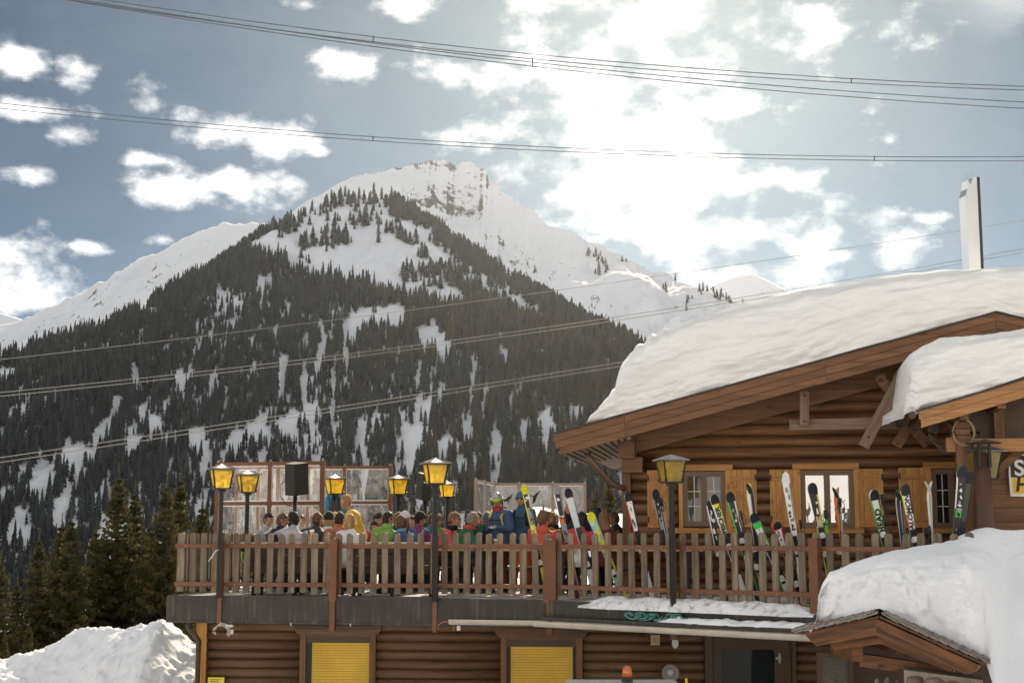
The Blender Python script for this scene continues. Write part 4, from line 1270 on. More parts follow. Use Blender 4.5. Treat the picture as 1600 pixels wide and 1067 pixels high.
def cabin():
    holes = [window_up(d) for d in cabin_windows()]
    right = 2 * RIDGE[0]           # the wall goes on to the right, out of view
    h = 0.190; z = 0.02; back = 9.0
    while z < roof_z(RIDGE[0]) - 0.42:
        xl = 0.03; xr = 9.6
        # the gable boards cut the wall: half the roof's underside
        lim = (RIDGE[1] - 0.36 - (z + h * 0.55)) / SLOPE
        xl = max(xl, RIDGE[0] - lim); xr = min(xr, RIDGE[0] + lim)
        if xr - xl < 0.2: break
        for a, b in segments(xl, xr, [(q[0], q[1]) for q in holes if z + h > q[2] + 0.08 and z < q[3] - 0.10]):
            log_piece(b - a, h - 0.004, 0.095).build('wall_log', LOG_UP, CABIN, True, (a, 0, z))
        z += h
    mb = MB(); gz = lambda x: roof_z(x) - 0.36
    mb.prism([(0.05, 0), (right - 0.05, 0), (right - 0.05, gz(right)), (RIDGE[0], gz(RIDGE[0])), (0.05, gz(0.05))], 0.004, 0.16); mb.build('gable_wall', DARKBROWN, CABIN)
    mb = MB(); mb.box(0.0, 0.16, 0.16, back, 0, gz(0.1)); mb.build('side_wall', DARKBROWN, CABIN)
    # corner post and purlin ends under the eave
    mb = MB(); mb.box(-0.13, 0.02, -0.10, 0.10, 0, cz(980, 722)); mb.build('corner_post', BEAM_Z, CABIN)
    for (pxa, pxb, pya, pyb, off) in ((966, 991, 690, 716, -0.62), (972, 1003, 714, 738, -0.42)):
        xa, xb = cx(pxa, pya, off), cx(pxb, pya, off)
        mb = MB(); mb.box(0, xb - xa, 0, -off + 0.1, cz(pxa, pyb, off), cz(pxa, pya, off)); mb.build('purlin', BEAM, CABIN, loc=(xa, off, 0))
    # gable boards: three on each side, lapped, with a joint
    nrm = Vector((-SLOPE, 1)).normalized()
    joints = [EAVE[0], cx(976, 650, GAB), cx(1290, 570, GAB), RIDGE[0]]
    th = 0.125
    for side in (1, -1):
        js = joints if side == 1 else [RIDGE[0], RIDGE[0] + 1.6, RIDGE[0] + 4.2]
        for j0, j1 in zip(js[:-1], js[1:]):
            for k in range(3):
                zt0, zt1 = roof_z(j0) - k * th, roof_z(j1) - k * th
                a = j0 + (0.028 * k * k if j0 == EAVE[0] else 0.002); b = j1 - 0.002
                za = roof_z(a) - k * th; zb_ = roof_z(b) - k * th
                mb = MB(); mb.prism([(a, za - th + 0.004), (b, zb_ - th + 0.004), (b, zb_), (a, za)], -0.045 + 0.014 * k, 0.0 + 0.014 * k)
                mb.build('gable_board', BEAM, CABIN, loc=(0, GAB, 0))
    mb = MB()
    for s in (1, -1):
        x0 = EAVE[0] - 0.03; x1 = RIDGE[0]
        if s == -1: x0, x1 = RIDGE[0], RIDGE[0] + 4.2
        mb.prism([(x0, roof_z(x0) + 0.003), (x1, roof_z(x1) + 0.003), (x1, roof_z(x1) + 0.03), (x0, roof_z(x0) + 0.03)], GAB - 0.07, back)
    mb.build('roof_covering', plain('roof_metal', (0.05, 0.045, 0.04), 0.4, 0.3), CABIN)
    mb = MB()   # boarded underside
    x0 = EAVE[0] + 0.08
    mb.prism([(x0, roof_z(x0) - 0.17), (RIDGE[0], roof_z(RIDGE[0]) - 0.17), (RIDGE[0], roof_z(RIDGE[0]) - 0.005), (x0, roof_z(x0) - 0.005)], GAB + 0.045, back - 0.2)
    x2 = RIDGE[0] + 4.1
    mb.prism([(RIDGE[0] + 0.01, roof_z(RIDGE[0]) - 0.17), (x2, roof_z(x2) - 0.17), (x2, roof_z(x2) - 0.005), (RIDGE[0] + 0.01, roof_z(RIDGE[0]) - 0.005)], GAB + 0.045, back - 0.2)
    mb.build('roof_deck', BEAM, CABIN)
    for k in range(11):    # slats closing the eave
        x = EAVE[0] + 0.10 + k * 0.115
        mb = MB(); mb.box(-0.03, 0.03, GAB + 0.06, 3.0, -0.03, 0.0)
        o = mb.build('eave_slat', wood('eave_slat', (0.20, 0.13, 0.08), (0.42, 0.31, 0.2), 'y'), CABIN, loc=(x, 0, roof_z(x) - 0.30 - 0.008 * k)); o.rotation_euler = (0, -math.atan(SLOPE), 0)
    # rafter along the wall, under the boards
    mb = MB(); xa = 0.05
    mb.prism([(xa, roof_z(xa) - 0.60), (RIDGE[0], roof_z(RIDGE[0]) - 0.60), (RIDGE[0], roof_z(RIDGE[0]) - 0.18), (xa, roof_z(xa) - 0.18)], -0.17, -0.10); mb.build('rafter', BEAM, CABIN)
    # downpipe from the eave to the corner
    off = -0.5
    q = [CW.hit(918, 708, off), CW.hit(921, 716, off), CW.hit(940, 738, off), CW.hit(953, 753, off), CW.hit(960, 758, off), CW.hit(976, 763, off)]
    ys = [-0.5, -0.5, -0.42, -0.30, -0.24, -0.11]
    q = [(CW.hit(px, py, y)[0], y, CW.hit(px, py, y)[1]) for (px, py), y in zip([(918, 708), (921, 716), (940, 738), (953, 753), (960, 758), (976, 763)], ys)]
    mb = MB(); mb.tube(q, 0.055, 10); mb.build('downpipe', M('brown_pipe', (0.16, 0.10, 0.065), 0.4, 0.3), CABIN, True)
    # carpentry in the gable
    def beam(pa, pb, wpx, off, nm='brace', mat=BEAM, thick=0.11):
        a, b = CW.hit(pa[0], pa[1], off), CW.hit(pb[0], pb[1], off)
        A, B = Vector((a[0], off, a[1])), Vector((b[0], off, b[1]))
        w = wpx / FPX * 23.4
        L_ = (B - A).length
        mb = MB(); mb.hexa([(0, -thick / 2, -w / 2), (L_, -thick / 2, -w / 2), (L_, thick / 2, -w / 2), (0, thick / 2, -w / 2), (0, -thick / 2, w / 2), (L_, -thick / 2, w / 2), (L_, thick / 2, w / 2), (0, thick / 2, w / 2)])
        o = mb.build(nm, mat, CABIN, loc=A); o.rotation_euler = (0, -math.atan2(B.z - A.z, B.x - A.x), 0)
        for f in (0.12, 0.88):
            s = MB(); s.box(L_ * f - 0.018, L_ * f + 0.018, -thick / 2 - 0.006, -thick / 2, -0.018, 0.018); s.build('bolt', BLACK, o)
    GREY = wood('greyed_beam', (0.13, 0.085, 0.058), (0.27, 0.185, 0.125), 'x', 0.7)
    beam((1233, 664), (1440, 661), 17, -0.62, 'tie_beam', GREY, 0.14)
    beam((1257, 612), (1257, 665), 14, -0.75, 'king_post', GREY, 0.10)
    beam((1349, 698), (1415, 574), 17, -0.74, 'brace', GREY, 0.09)
    beam((1372, 588), (1420, 650), 15, -0.66, 'brace', BEAM_Z, 0.09)
    beam((1400, 697), (1420, 664), 16, -0.55, 'brace', BEAM_Z, 0.09)
    beam((1424, 668), (1450, 695), 15, -0.55, 'brace', BEAM_Z, 0.09)


cabin()


# ------------------------------------------------------------------ snow caps: bottom line and top line in a plane, running back
def snow_cap(name, label, F, off, xs, bot, top, depth, back_fn=None, seed=1, nz_=46, ny=40, mat=None, edge=0.10, rag=0.05, strat=0.02):
    """xs: stations along the plane; bot/top: z there. The front is a broken, layered face, the top runs back over the roof."""
    nu = len(xs); xs = np.asarray(xs)[:, None]; bot = np.asarray(bot)[:, None]; top = np.asarray(top)[:, None]
    rows = []
    s = np.linspace(0, 1, nz_)[None, :]
    z = bot + (top - bot) * s
    xx = np.broadcast_to(xs, z.shape)
    lay = (z - bot) / 0.12
    prof = 0.10 * np.sin(np.pi * np.clip(s, 0, 1)) - 0.22 * sstep(0.80, 1.0, s) ** 1.5
    y = -(prof + 0.03) + strat * 1.9 * fbm(xx * 1.1 + 0.8 * z, lay * 0.9 + 0.25 * fbm(xx * 0.7, lay * 0 + 2, 2, seed + 1) * 5, 4, seed, 0.55) * 1.9 + 0.018 * fbm(xx * 6, z * 9, 3, seed + 3)
    y = y + 0.13 * fbm(xx * 0.8, z * 2.2 - 0.45 * xx, 4, seed + 7)
    rows = np.stack([xx, y, z], -1)
    t = (np.linspace(0, 1, ny + 1)[1:])[None, :]
    yt = y[:, -1:] + t ** 1.3 * depth
    zt = z[:, -1:] + (0.05 * np.sin(np.clip(t * 12, 0, np.pi / 2)) + 0.05 * fbm(np.broadcast_to(xs, yt.shape) * 0.8, yt * 0.8, 3, seed + 9)) * np.ones_like(yt) * sstep(0.0, 0.06, t)
    xt = np.broadcast_to(xs, yt.shape)
    if back_fn is not None:
        zt = zt + back_fn(xt, yt)
    P = np.concatenate([rows, np.stack([xt, yt, zt], -1)], 1)
    # drop at the far end
    last = P[:, -1:].copy(); last[..., 2] = bot
    P = np.concatenate([P, last], 1)
    W_ = np.empty_like(P)
    ox, oy = F.o + F.y * off, None
    W_[..., 0] = ox.x + F.x.x * P[..., 0] + F.y.x * P[..., 1]
    W_[..., 1] = ox.y + F.x.y * P[..., 0] + F.y.y * P[..., 1]
    W_[..., 2] = P[..., 2]
    # ragged free end on the left
    return W_


def ragged(n, lo, hi, amp, seed):
    return lo + (hi - lo) * np.linspace(0, 1, n)


def roof_snow():
    off = GAB - 0.02
    tops = [(916, 661), (922, 648), (935, 634), (950, 622), (957, 612), (962, 596), (964, 580), (970, 566), (978, 551), (990, 541), (1010, 528), (1040, 513), (1080, 496), (1130, 479), (1190, 463), (1260, 449), (1330, 438), (1400, 428), (1470, 421), (1540, 416), (1600, 412), (1680, 411), (1800, 420), (1900, 440)]
    T = np.array([CW.hit(px, py, off) for px, py in tops])
    n = 300
    q = np.linspace(0, 1, n) ** 1.25
    xs = T[0, 0] + (T[-1, 0] - T[0, 0]) * q
    top = np.interp(xs, T[:, 0], T[:, 1]) + 0.02 * fbm(xs * 3, xs * 0, 3, 2) * sstep(0, 0.1, q) + 0.09 * fbm(xs * 9, xs * 0, 3, 4) * sstep(0.0, 0.03, q) * (1 - sstep(0.10, 0.18, q))
    bot = RIDGE[1] - SLOPE * np.abs(xs - RIDGE[0]) + 0.034
    bot = np.where(np.abs(xs - RIDGE[0]) < 0.4, bot, bot)
    top = np.maximum(top, bot + 0.012)
    W_ = snow_cap('x', '', CW, off, xs, bot, top, 9.0, None, 12, 60, 46, strat=0.022)
    o = grid_mesh('roof_snow', W_, SNOW_ROOF)
    tag(o, 'metre deep layered snow cap on the main roof of the log cabin', 'snow')


SNOW_ROOF = snow_mat('roof_snow_layers', 0.55, 3.0, stretch=(0.8, 0.8, 4.5), dist=0.05, col=(0.86, 0.86, 0.855), dirt=0.13)
roof_snow()

# ------------------------------------------------------------------ entrance porch on the right
PO = -2.6
PORCH = thing('entrance_porch', 'timber entrance porch at the right edge with a snow-laden roof', 'porch', CW.w(cx(1440, 830, PO), PO, 0), CW.rz)


def porch():
    x0 = cx(1440, 830, PO)
    def h(px, py, off): 
        a = CW.hit(px, py, off); return a[0] - x0, a[1]
    HONEY = wood('porch_board', (0.25, 0.115, 0.040), (0.46, 0.235, 0.090), 'x', 0.5, 0.1)
    a, b = h(1435, 643, PO), h(1600, 594, PO)
    sl = (b[1] - a[1]) / (b[0] - a[0]); xe = b[0] + 1.2
    zf = lambda x: a[1] + sl * (x - a[0])
    for k in range(2):
        t = 0.13
        mb = MB(); s0 = a[0] + 0.03 * k
        mb.prism([(s0, zf(s0) - (k + 1) * t + 0.004), (xe, zf(xe) - (k + 1) * t + 0.004), (xe, zf(xe) - k * t), (s0, zf(s0) - k * t)], -0.04 + 0.012 * k, 0.0); mb.build('barge_board', HONEY, PORCH)
    mb = MB(); s0 = a[0] - 0.04
    mb.prism([(s0, zf(s0) + 0.003), (xe, zf(xe) + 0.003), (xe, zf(xe) + 0.03), (s0, zf(s0) + 0.03)], -0.08, 2.3); mb.build('roof_covering', plain('roof_metal', (0.05, 0.045, 0.04)), PORCH)
    mb = MB(); s0 = a[0] + 0.05
    mb.prism([(s0, zf(s0) - 0.14), (xe, zf(xe) - 0.14), (xe, zf(xe) - 0.002), (s0, zf(s0) - 0.002)], 0.01, 2.3); mb.build('roof_deck', BEAM, PORCH)
    # gutter bracket end
    mb = MB(); mb.tube([(a[0] - 0.09, 0.0, zf(a[0]) - 0.05), (a[0] - 0.09, 2.0, zf(a[0]) - 0.05)], 0.06, 8); mb.build('gutter', DARKBROWN, PORCH)
    # beam on post
    p0, p1 = h(1489, 686, PO + 0.5), h(1489, 706, PO + 0.5)
    mb = MB(); mb.box(0, 3.0, 0.42, 0.58, p1[1], p0[1]); mb.build('tie_beam', HONEY, PORCH, loc=(h(1520, 690, PO + .5)[0], 0, 0))
    mb = MB(); w0 = h(1493, 700, PO + 0.5)[0]; mb.box(w0, w0 + 0.22, 0.40, 0.60, -0.1, p0[1] + 0.05); mb.build('post', BEAM_Z, PORCH)
    q0, q1 = h(1478, 686, PO + 0.5), h(1500, 706, PO + 0.5)
    mb = MB(); mb.box(q0[0], w0 - 0.004, 0.43, 0.57, q1[1], q0[1] + 0.02); mb.build('beam_end', HONEY, PORCH)
    for k in range(5):   # stacked blocks between beam and roof
        zb = p0[1] + 0.055 + k * 0.10
        mb = MB(); mb.box(0, 0.22, 0.40, 0.60, 0.004, 0.092); mb.build('block', BEAM, PORCH, loc=(w0 - 0.01 + 0.012 * (k % 2), 0, zb))
    mb = MB(); g = h(1552, 650, PO + 0.9); mb.box(g[0], g[0] + 0.15, 0.85, 0.98, p0[1], zf(g[0]) - 0.15); mb.build('strut', BEAM_Z, PORCH)
    # plank wall
    z = -0.1; wx = h(1515, 760, PO + 1.0)[0]; k = 0
    while z < p1[1] - 0.02:
        hh = 0.215
        mb = MB(); mb.box(0, 3.0, 0.0, 0.05, 0.004, hh); mb.build('wall_plank', BEAM, PORCH, loc=(wx, 0.95 + 0.006 * (k % 2), z)); z += hh; k += 1
    mb = MB(); mb.box(wx, wx + 3, 1.02, 1.1, -0.1, zf(wx) + 0.3); mb.build('back_wall', DARKBROWN, PORCH)
    # knee brace
    A, B = h(1560, 735, PO + 0.8), h(1598, 701, PO + 0.8)
    mb = MB(); mb.beam((A[0], 0.82, A[1]), (B[0], 0.82, B[1]), 0.08, 0.12); mb.build('knee_brace', BEAM, PORCH)
    # purlins under the roof
    for px in (1500, 1560, 1640):
        g = h(px, 640, PO)[0]
        mb = MB(); mb.box(g, g + 0.12, 0.05, 2.3, zf(g) - 0.30, zf(g) - 0.15); mb.build('purlin', BEAM, PORCH)


porch()


def porch_snow():
    off = PO - 0.02
    P0, P1 = CW.hit(1438, 645, off), CW.hit(1600, 592, off)
    sl = (P1[1] - P0[1]) / (P1[0] - P0[0])
    tops = [(1411, 640), (1414, 620), (1417, 600), (1419, 580), (1422, 562), (1430, 551), (1446, 541), (1462, 534), (1474, 528), (1510, 527), (1540, 524), (1570, 518), (1600, 514), (1680, 500), (1760, 500)]
    T = np.array([CW.hit(px, py, off) for px, py in tops])
    n = 200; q = np.linspace(0, 1, n) ** 1.3
    xs = T[0, 0] + (T[-1, 0] - T[0, 0]) * q
    top = np.interp(xs, T[:, 0], T[:, 1]) + 0.02 * fbm(xs * 4, xs * 0, 3, 6)
    bot = P0[1] + sl * (xs - P0[0]) + 0.034
    hang = np.array(CW.hit(1414, 652, off)[1])
    bot = np.where(xs < P0[0], P0[1] + 0.02 + (xs - P0[0]) * 0.25 + 0.05 * fbm(xs * 14, xs * 0, 2, 5), bot)
    W_ = snow_cap('x', '', CW, off, xs, bot, top, 2.4, None, 23, 56, 24, strat=0.030)
    # close the broken left end with a curled-in skirt
    e = W_[:1].copy(); c = np.repeat(e, 10, 0)
    for i in range(10):
        f = (9 - i) / 9.0
        c[i, :, 0] += f * 0.16 * (1 - f * 0.2) + 0.10 * fbm(c[i, :, 2] * 5, np.full(c.shape[1], i * 0.35), 3, 31) * (1 if i < 9 else 0)
        c[i, :, 1] += f * 2.0
    o = grid_mesh('porch_snow', np.concatenate([c, W_]), SNOW_ROOF)
    tag(o, 'thick broken snow cap on the porch roof at the right edge', 'snow')


porch_snow()


def chimney():
    Y = 28.0
    p = at(1515, 412, Y); s = Y / FPX * 1.02
    o = thing('metal_chimney', 'tall polished metal chimney with a notched top above the snowy roof', 'chimney', (p.x, p.y, 2.6), R(12))
    z = p.z - 2.6
    k = s
    poly = [(0, -1.9), (19 * k, -1.9), (19 * k, z + 140 * k), (12 * k, z + 138 * k), (8 * k, z + 126 * k), (3.5 * k, z + 134 * k), (2.5 * k, z + 120 * k), (-2 * k, z + 108 * k), (-1.5 * k, z + 30 * k)]
    mb = MB(); mb.prism(poly, 0, 0.26); mb.build('flue_plate', M('polished_steel', (0.80, 0.79, 0.77), 0.22, 0.95, var=0.06, scale=1.5), o)
    mb = MB(); mb.box(19 * k + 0.003, 25 * k, 0.02, 0.30, -1.9, z + 140 * k); mb.build('side_casing', plain('dark_casing', (0.045, 0.042, 0.04), 0.5), o)
    for x in (5 * k, 13 * k):
        mb = MB(); mb.tube([(x, 0.1, z + 124 * k), (x, 0.1, z + 149 * k)], 0.008, 5); mb.build('rod', STEEL, o)


chimney()


def porch_details():
    # lantern behind a tapering brown post
    off = PO + 0.2
    def h(px, py, o=off): 
        a = CW.hit(px, py, o); return CW.w(a[0], o, a[1])
    b = h(1541, 845); t_ = h(1533, 708)
    o = thing('brown_post', 'tapering brown metal post before the hanging lantern at the right edge', 'post', (b.x, b.y, -0.1), CW.rz)
    mb = MB(); hz = t_.z + 0.1
    lean = (t_.x - b.x)
    mb.tube([(0, 0, 0), (lean * 0.5, 0, hz * 0.5), (lean, 0, hz)], [0.20, 0.155, 0.115], 16); mb.build('shaft', M('brown_enamel', (0.105, 0.055, 0.04), 0.35, 0.1, var=0.3, scale=3, stretch=(1, 1, 0.3)), o, True)
    for dx in (-0.05, 0.10):
        mb = MB(); mb.box(lean + dx - 0.02, lean + dx + 0.02, -0.16, -0.10, hz - 0.22, hz + 0.14); mb.build('strap', BLACK, o)
    mb = MB(); mb.prism([(lean - 0.24, hz + 0.14), (lean + 0.28, hz + 0.14), (lean + 0.02, hz + 0.20)], -0.25, 0.05); mb.build('cap', BLACK, o)
    # coiled cables on the cabin wall and the loop on the porch
    for (px, py, rx, rz, n, lab, cl, of) in ((1505, 676, 0.155, 0.20, 2, 'pale rope loop hanging from the porch beam', (0.42, 0.30, 0.16), PO + 0.36), (1478, 682, 0.15, 0.26, 6, 'dark coil of cable hanging beside the porch roof', (0.13, 0.10, 0.075), PO + 0.9)):
        c = CW.hit(px, py, of); w = CW.w(c[0], of, c[1])
        o = thing('cable_coil', lab, 'cable', w, CW.rz)
        mb = MB()
        for j in range(n):
            q = [((rx + 0.004 * j) * math.cos(a) + 0.03 * j * (1 if n < 4 else -1.1) * (0.3 if n < 4 else 0.6), -0.015 * j, (rz - 0.012 * j) * math.sin(a) + 0.012 * j) for a in np.linspace(0, 2 * math.pi, 26)]
            mb.tube(q, 0.010, 6)
        mb.build('loop', paint(cl, 0.6), o, True)
    # sign, cut by the picture's edge
    of = PO + 0.86
    c = CW.hit(1581, 773, of); tp = CW.hit(1581, 712, of); w = CW.w(c[0], of, c[1])
    H_ = tp[1] - c[1]; W_ = 1.15
    o = thing('wall_sign', 'black and yellow sign with white rim and large letters on the porch wall', 'sign', w, CW.rz)
    rn = random.Random(2)
    rim = [(-0.02, -0.02), (W_ * .5, -0.035), (W_ + .02, -0.02), (W_ + .025, H_ * .5), (W_ + .02, H_ + .02), (W_ * .5, H_ + .035), (-0.02, H_ + .02), (-0.03, H_ * .5)]
    mb = MB(); mb.prism(rim, 0.0, 0.03); mb.build('rim', plain('sign_white', (0.75, 0.74, 0.70)), o)
    mb = MB(); mb.box(0, W_, -0.006, 0.0, H_ * 0.45, H_); mb.build('upper_panel', plain('sign_black', (0.035, 0.033, 0.03)), o)
    mb = MB(); mb.box(0.02, W_ - 0.02, -0.006, 0.0, 0.02, H_ * 0.45 - 0.002); mb.build('lower_panel', plain('sign_yellow', (0.72, 0.46, 0.05)), o)
    for (s, z, sz, m) in (('SI', H_ * 0.50, 0.34, plain('sign_white', (0.75, 0.74, 0.70))), ('H', 0.06, 0.30, plain('sign_black', (0.035, 0.033, 0.03)))):
        me = text_mesh(s, sz, 0.008, 0.15 if s == 'H' else 0.0); me.materials.append(m)
        l = link('letters', me, o, (0.05, -0.010, z)); l.rotation_euler = (R(90), 0, 0)


porch_details()


# ================================================================== lamps, screens, furniture
LAMP_GLASS = sheer('yellow_lamp_glass', (1.0, 0.85, 0.24), 0.48, 0.95, noise=0.10, nscale=9, gloss=0.08)
ZINC = M('lamp_roof', (0.33, 0.31, 0.30), 0.45, 0.5, var=0.2, scale=8)
BULB = plain('bulb', (0.85, 0.80, 0.55), 0.3)


def lamp(label, w, H, yaw, s=1.0, base_z=0.0):
    t = thing('street_lamp', label, 'lamp', w, yaw, 'yellow glass lanterns on black posts around the terrace')
    mb = MB(); mb.box(-0.034, 0.034, -0.034, 0.034, base_z, H - 0.02); mb.box(-0.06, 0.06, -0.06, 0.06, H - 0.05, H - 0.008); mb.build('post', BLACK, t)
    a, b, h = 0.118 * s, 0.168 * s, 0.315 * s
    mb = MB()
    for sx in (-1, 1):
        for sy in (-1, 1):
            mb.beam((sx * a, sy * a, H), (sx * b, sy * b, H + h), 0.020, 0.020)
    for (q, z) in ((a, H), (b, H + h)):
        for k in range(4):
            p = [(-q, -q), (q, -q), (q, q), (-q, q)]
            mb.beam((*p[k], z), (*p[(k + 1) % 4], z), 0.022, 0.022)
    mb.box(-a, a, -a, a, H - 0.012, H - 0.002)
    mb.build('lantern_frame', BLACK, t)
    e = 0.010
    for k in range(4):
        rot = Matrix.Rotation(R(90) * k, 4, 'Z')
        mb = MB(); mb.add([(-a + e, -a, H + e), (a - e, -a, H + e), (b - e, -b, H + h - e), (-b + e, -b, H + h - e), (-a + e, -a + .004, H + e), (a - e, -a + .004, H + e), (b - e, -b + .004, H + h - e), (-b + e, -b + .004, H + h - e)],
                          [(0, 1, 2, 3), (7, 6, 5, 4), (0, 4, 5, 1), (1, 5, 6, 2), (2, 6, 7, 3), (3, 7, 4, 0)], 0, rot)
        mb.build('pane', LAMP_GLASS, t)
    for z in (0.08, 0.19):
        mb = MB(); mb.ball((0.01, 0, H + z * s), 0.030, 0.030, 0.042, 8, 6); mb.build('bulb', BULB, t, True)
    r = 0.215 * s
    mb = MB(); z0 = H + h + 0.012
    n = 12
    for k in range(4):
        rot = Matrix.Rotation(R(90) * k, 4, 'Z')
        for i in range(n):     # ribbed roof sheet
            f0, f1 = -1 + 2 * i / n, -1 + 2 * (i + 1) / n
            up = 0.008
            mb.add([(f0 * r, -r, z0), ((f0 + f1) / 2 * r, -r, z0 + up), (f1 * r, -r, z0), (0, 0, z0 + 0.085 * s)], [(0, 1, 3), (1, 2, 3)], 0, rot)
        mb.add([(-r, -r, z0 - 0.003), (r, -r, z0 - 0.003), (0, 0, z0 + 0.07 * s)], [(2, 1, 0)], 0, rot)
        mb.box(-r, r, -r, -r + 0.012, z0 - 0.012, z0 - 0.002, 0, rot)
    mb.build('lantern_roof', ZINC, t)
    for k in range(4):      # wrought scrolls at the corners
        an = R(45 + 90 * k); c, s_ = math.cos(an), math.sin(an); q = []
        for i in range(22):
            u = i / 21
            rr = 0.15 * s + 0.045 * math.sin(u * 7.5) * (1 - 0.35 * u) + 0.03
            q.append((c * rr, s_ * rr, H - 0.01 + 0.20 * u * s + 0.018 * math.cos(u * 7.5)))
        mb = MB(); mb.tube(q, 0.007, 5); mb.build('scroll', BLACK, t, True)
    return t


def lamps():
    def on(F, px, off):
        x = F.hit(px, 832, off)[0]; return F.w(x, off, 0)
    lamp('yellow lantern on the black post farthest left, outside the terrace fence', on(FL, 344, -0.20), 1.745, R(20), base_z=-0.02)
    lamp('yellow lantern on a black post outside the fence, middle of the terrace', on(FL, 679.5, -0.20), 1.80, R(16), base_z=-0.05)
    lamp('shaded lantern on a black post outside the fence before the log cabin', on(FR, 1050, -0.22), 1.755, R(14) + FR.rz * 0, base_z=-0.1)
    for (px, Y, H, yaw, lab) in ((385, 25.9, 1.76, 22, 'yellow lantern behind the fence, just right of the leftmost lamp'), (522, 29.6, 1.83, 26, 'yellow lantern with jackets hung on its post, behind the guests'),
                                 (621, 29.8, 1.83, 24, 'yellow lantern just right of the wind screen frames'), (698, 36.0, 1.93, 18, 'small far yellow lantern behind the guests, right of the middle post')):
        w = at(px, 832, Y); lamp(lab, (w.x, w.y, 0), H, R(yaw))
    # lantern hung at the porch
    w = CW.w(CW.hit(1535, 745, PO + 0.45)[0], PO + 0.45, 0)
    t = lamp('dim lantern hanging behind the brown post at the porch', w, CW.hit(1543, 748, PO + .45)[1], R(10), 1.3)
    for c in list(t.children):
        if c.name.startswith('pane'):
            c.data.materials[0] = sheer('shade_toned_lamp_glass', (0.42, 0.30, 0.06), 0.10, 0.5, noise=0.05, nscale=9)  # darker glass colour carries the shade of the porch
        if c.name.startswith('post'):
            bpy.data.objects.remove(c)
    mb = MB(); z = CW.hit(1543, 748, PO + .45)[1]; mb.box(-0.015, 0.015, -0.015, 0.45, z + 0.70, z + 0.73); mb.box(-0.015, 0.015, -0.015, 0.015, z + 0.64, z + 0.70); mb.build('wall_bracket', BLACK, t)
    # cable at the left lamp
    w = on(FL, 336, -0.24)
    o = thing('lamp_cable', 'short loose white cable curling from the left lamp post', 'cable', (w.x, w.y, 0.55), FL.rz)
    mb = MB(); mb.tube([(-0.10, 0, 0.02), (-0.04, -0.01, 0.09), (0.02, -0.01, 0.18), (0.07, 0, 0.21)], 0.009, 5); mb.build('wire', plain('white_wire', (0.7, 0.68, 0.62)), o, True)


lamps()


def speaker(px, py, Y, yaw, tilt, s, label):
    c = at(px, py, Y)
    o = thing('loudspeaker', label, 'speaker', (c.x, c.y, 0), 0, 'black loudspeakers on poles')
    Mx = Matrix.Translation((0, 0, c.z)) @ Matrix.Rotation(R(yaw), 4, 'Z') @ Matrix.Rotation(R(tilt), 4, 'X') @ Matrix.Rotation(R(-4), 4, 'Y')
    w, d, h = 0.17 * s, 0.17 * s, 0.29 * s
    mb = MB(); mb.add([(-w, -d, -h), (w, -d, -h), (w * .62, d, -h), (-w * .62, d, -h), (-w, -d, h), (w, -d, h), (w * .62, d, h), (-w * .62, d, h)], [(3, 2, 1, 0), (4, 5, 6, 7), (0, 1, 5, 4), (1, 2, 6, 5), (2, 3, 7, 6), (3, 0, 4, 7)], 0, Mx)
    mb.build('cabinet', plain('speaker_black', (0.03, 0.03, 0.028), 0.6), o)
    mb = MB(); mb.box(-w * .92, w * .92, -d - 0.012, -d - 0.002, -h * .95, h * .95, 0, Mx); mb.build('grille', M('speaker_grille', (0.045, 0.043, 0.036), 0.7, var=0.2, scale=60), o)
    mb = MB(); mb.box(-w * .75, -w * .55, -d - 0.016, -d - 0.0125, -h * .86, -h * .80, 0, Mx); mb.build('badge', STEEL, o)
    mb = MB(); mb.tube([(0, 0.02, 0), (0, 0.02, c.z - h * 0.7)], 0.035, 8); mb.build('pole', BLACK, o, True)
    mb = MB(); mb.tube([(-w, 0, c.z - 0.02), (-w - 0.10, 0, c.z - 0.1), (-w - 0.10, 0, c.z - 0.32), (-w + 0.02, 0, c.z - 0.48), (-0.03, 0, c.z - 0.5)], 0.008, 5); mb.build('cable', BLACK, o, True)


speaker(461.5, 748, 26.0, 152, -8, 1.0, 'large black loudspeaker on a pole before the wind screens')
speaker(664.5, 760, 30.0, 195, -8, 0.95, 'black loudspeaker half hidden behind the middle lamp post')


FOIL = sheer('clear_foil', (0.93, 0.92, 0.90), 0.90, 0.6, noise=0.07, nscale=2.0, gloss=0.12)
PANE = sheer('screen_glass', (0.90, 0.93, 0.95), 0.84, 0.6, noise=0.04, nscale=1.2, gloss=0.10, rough=0.03)


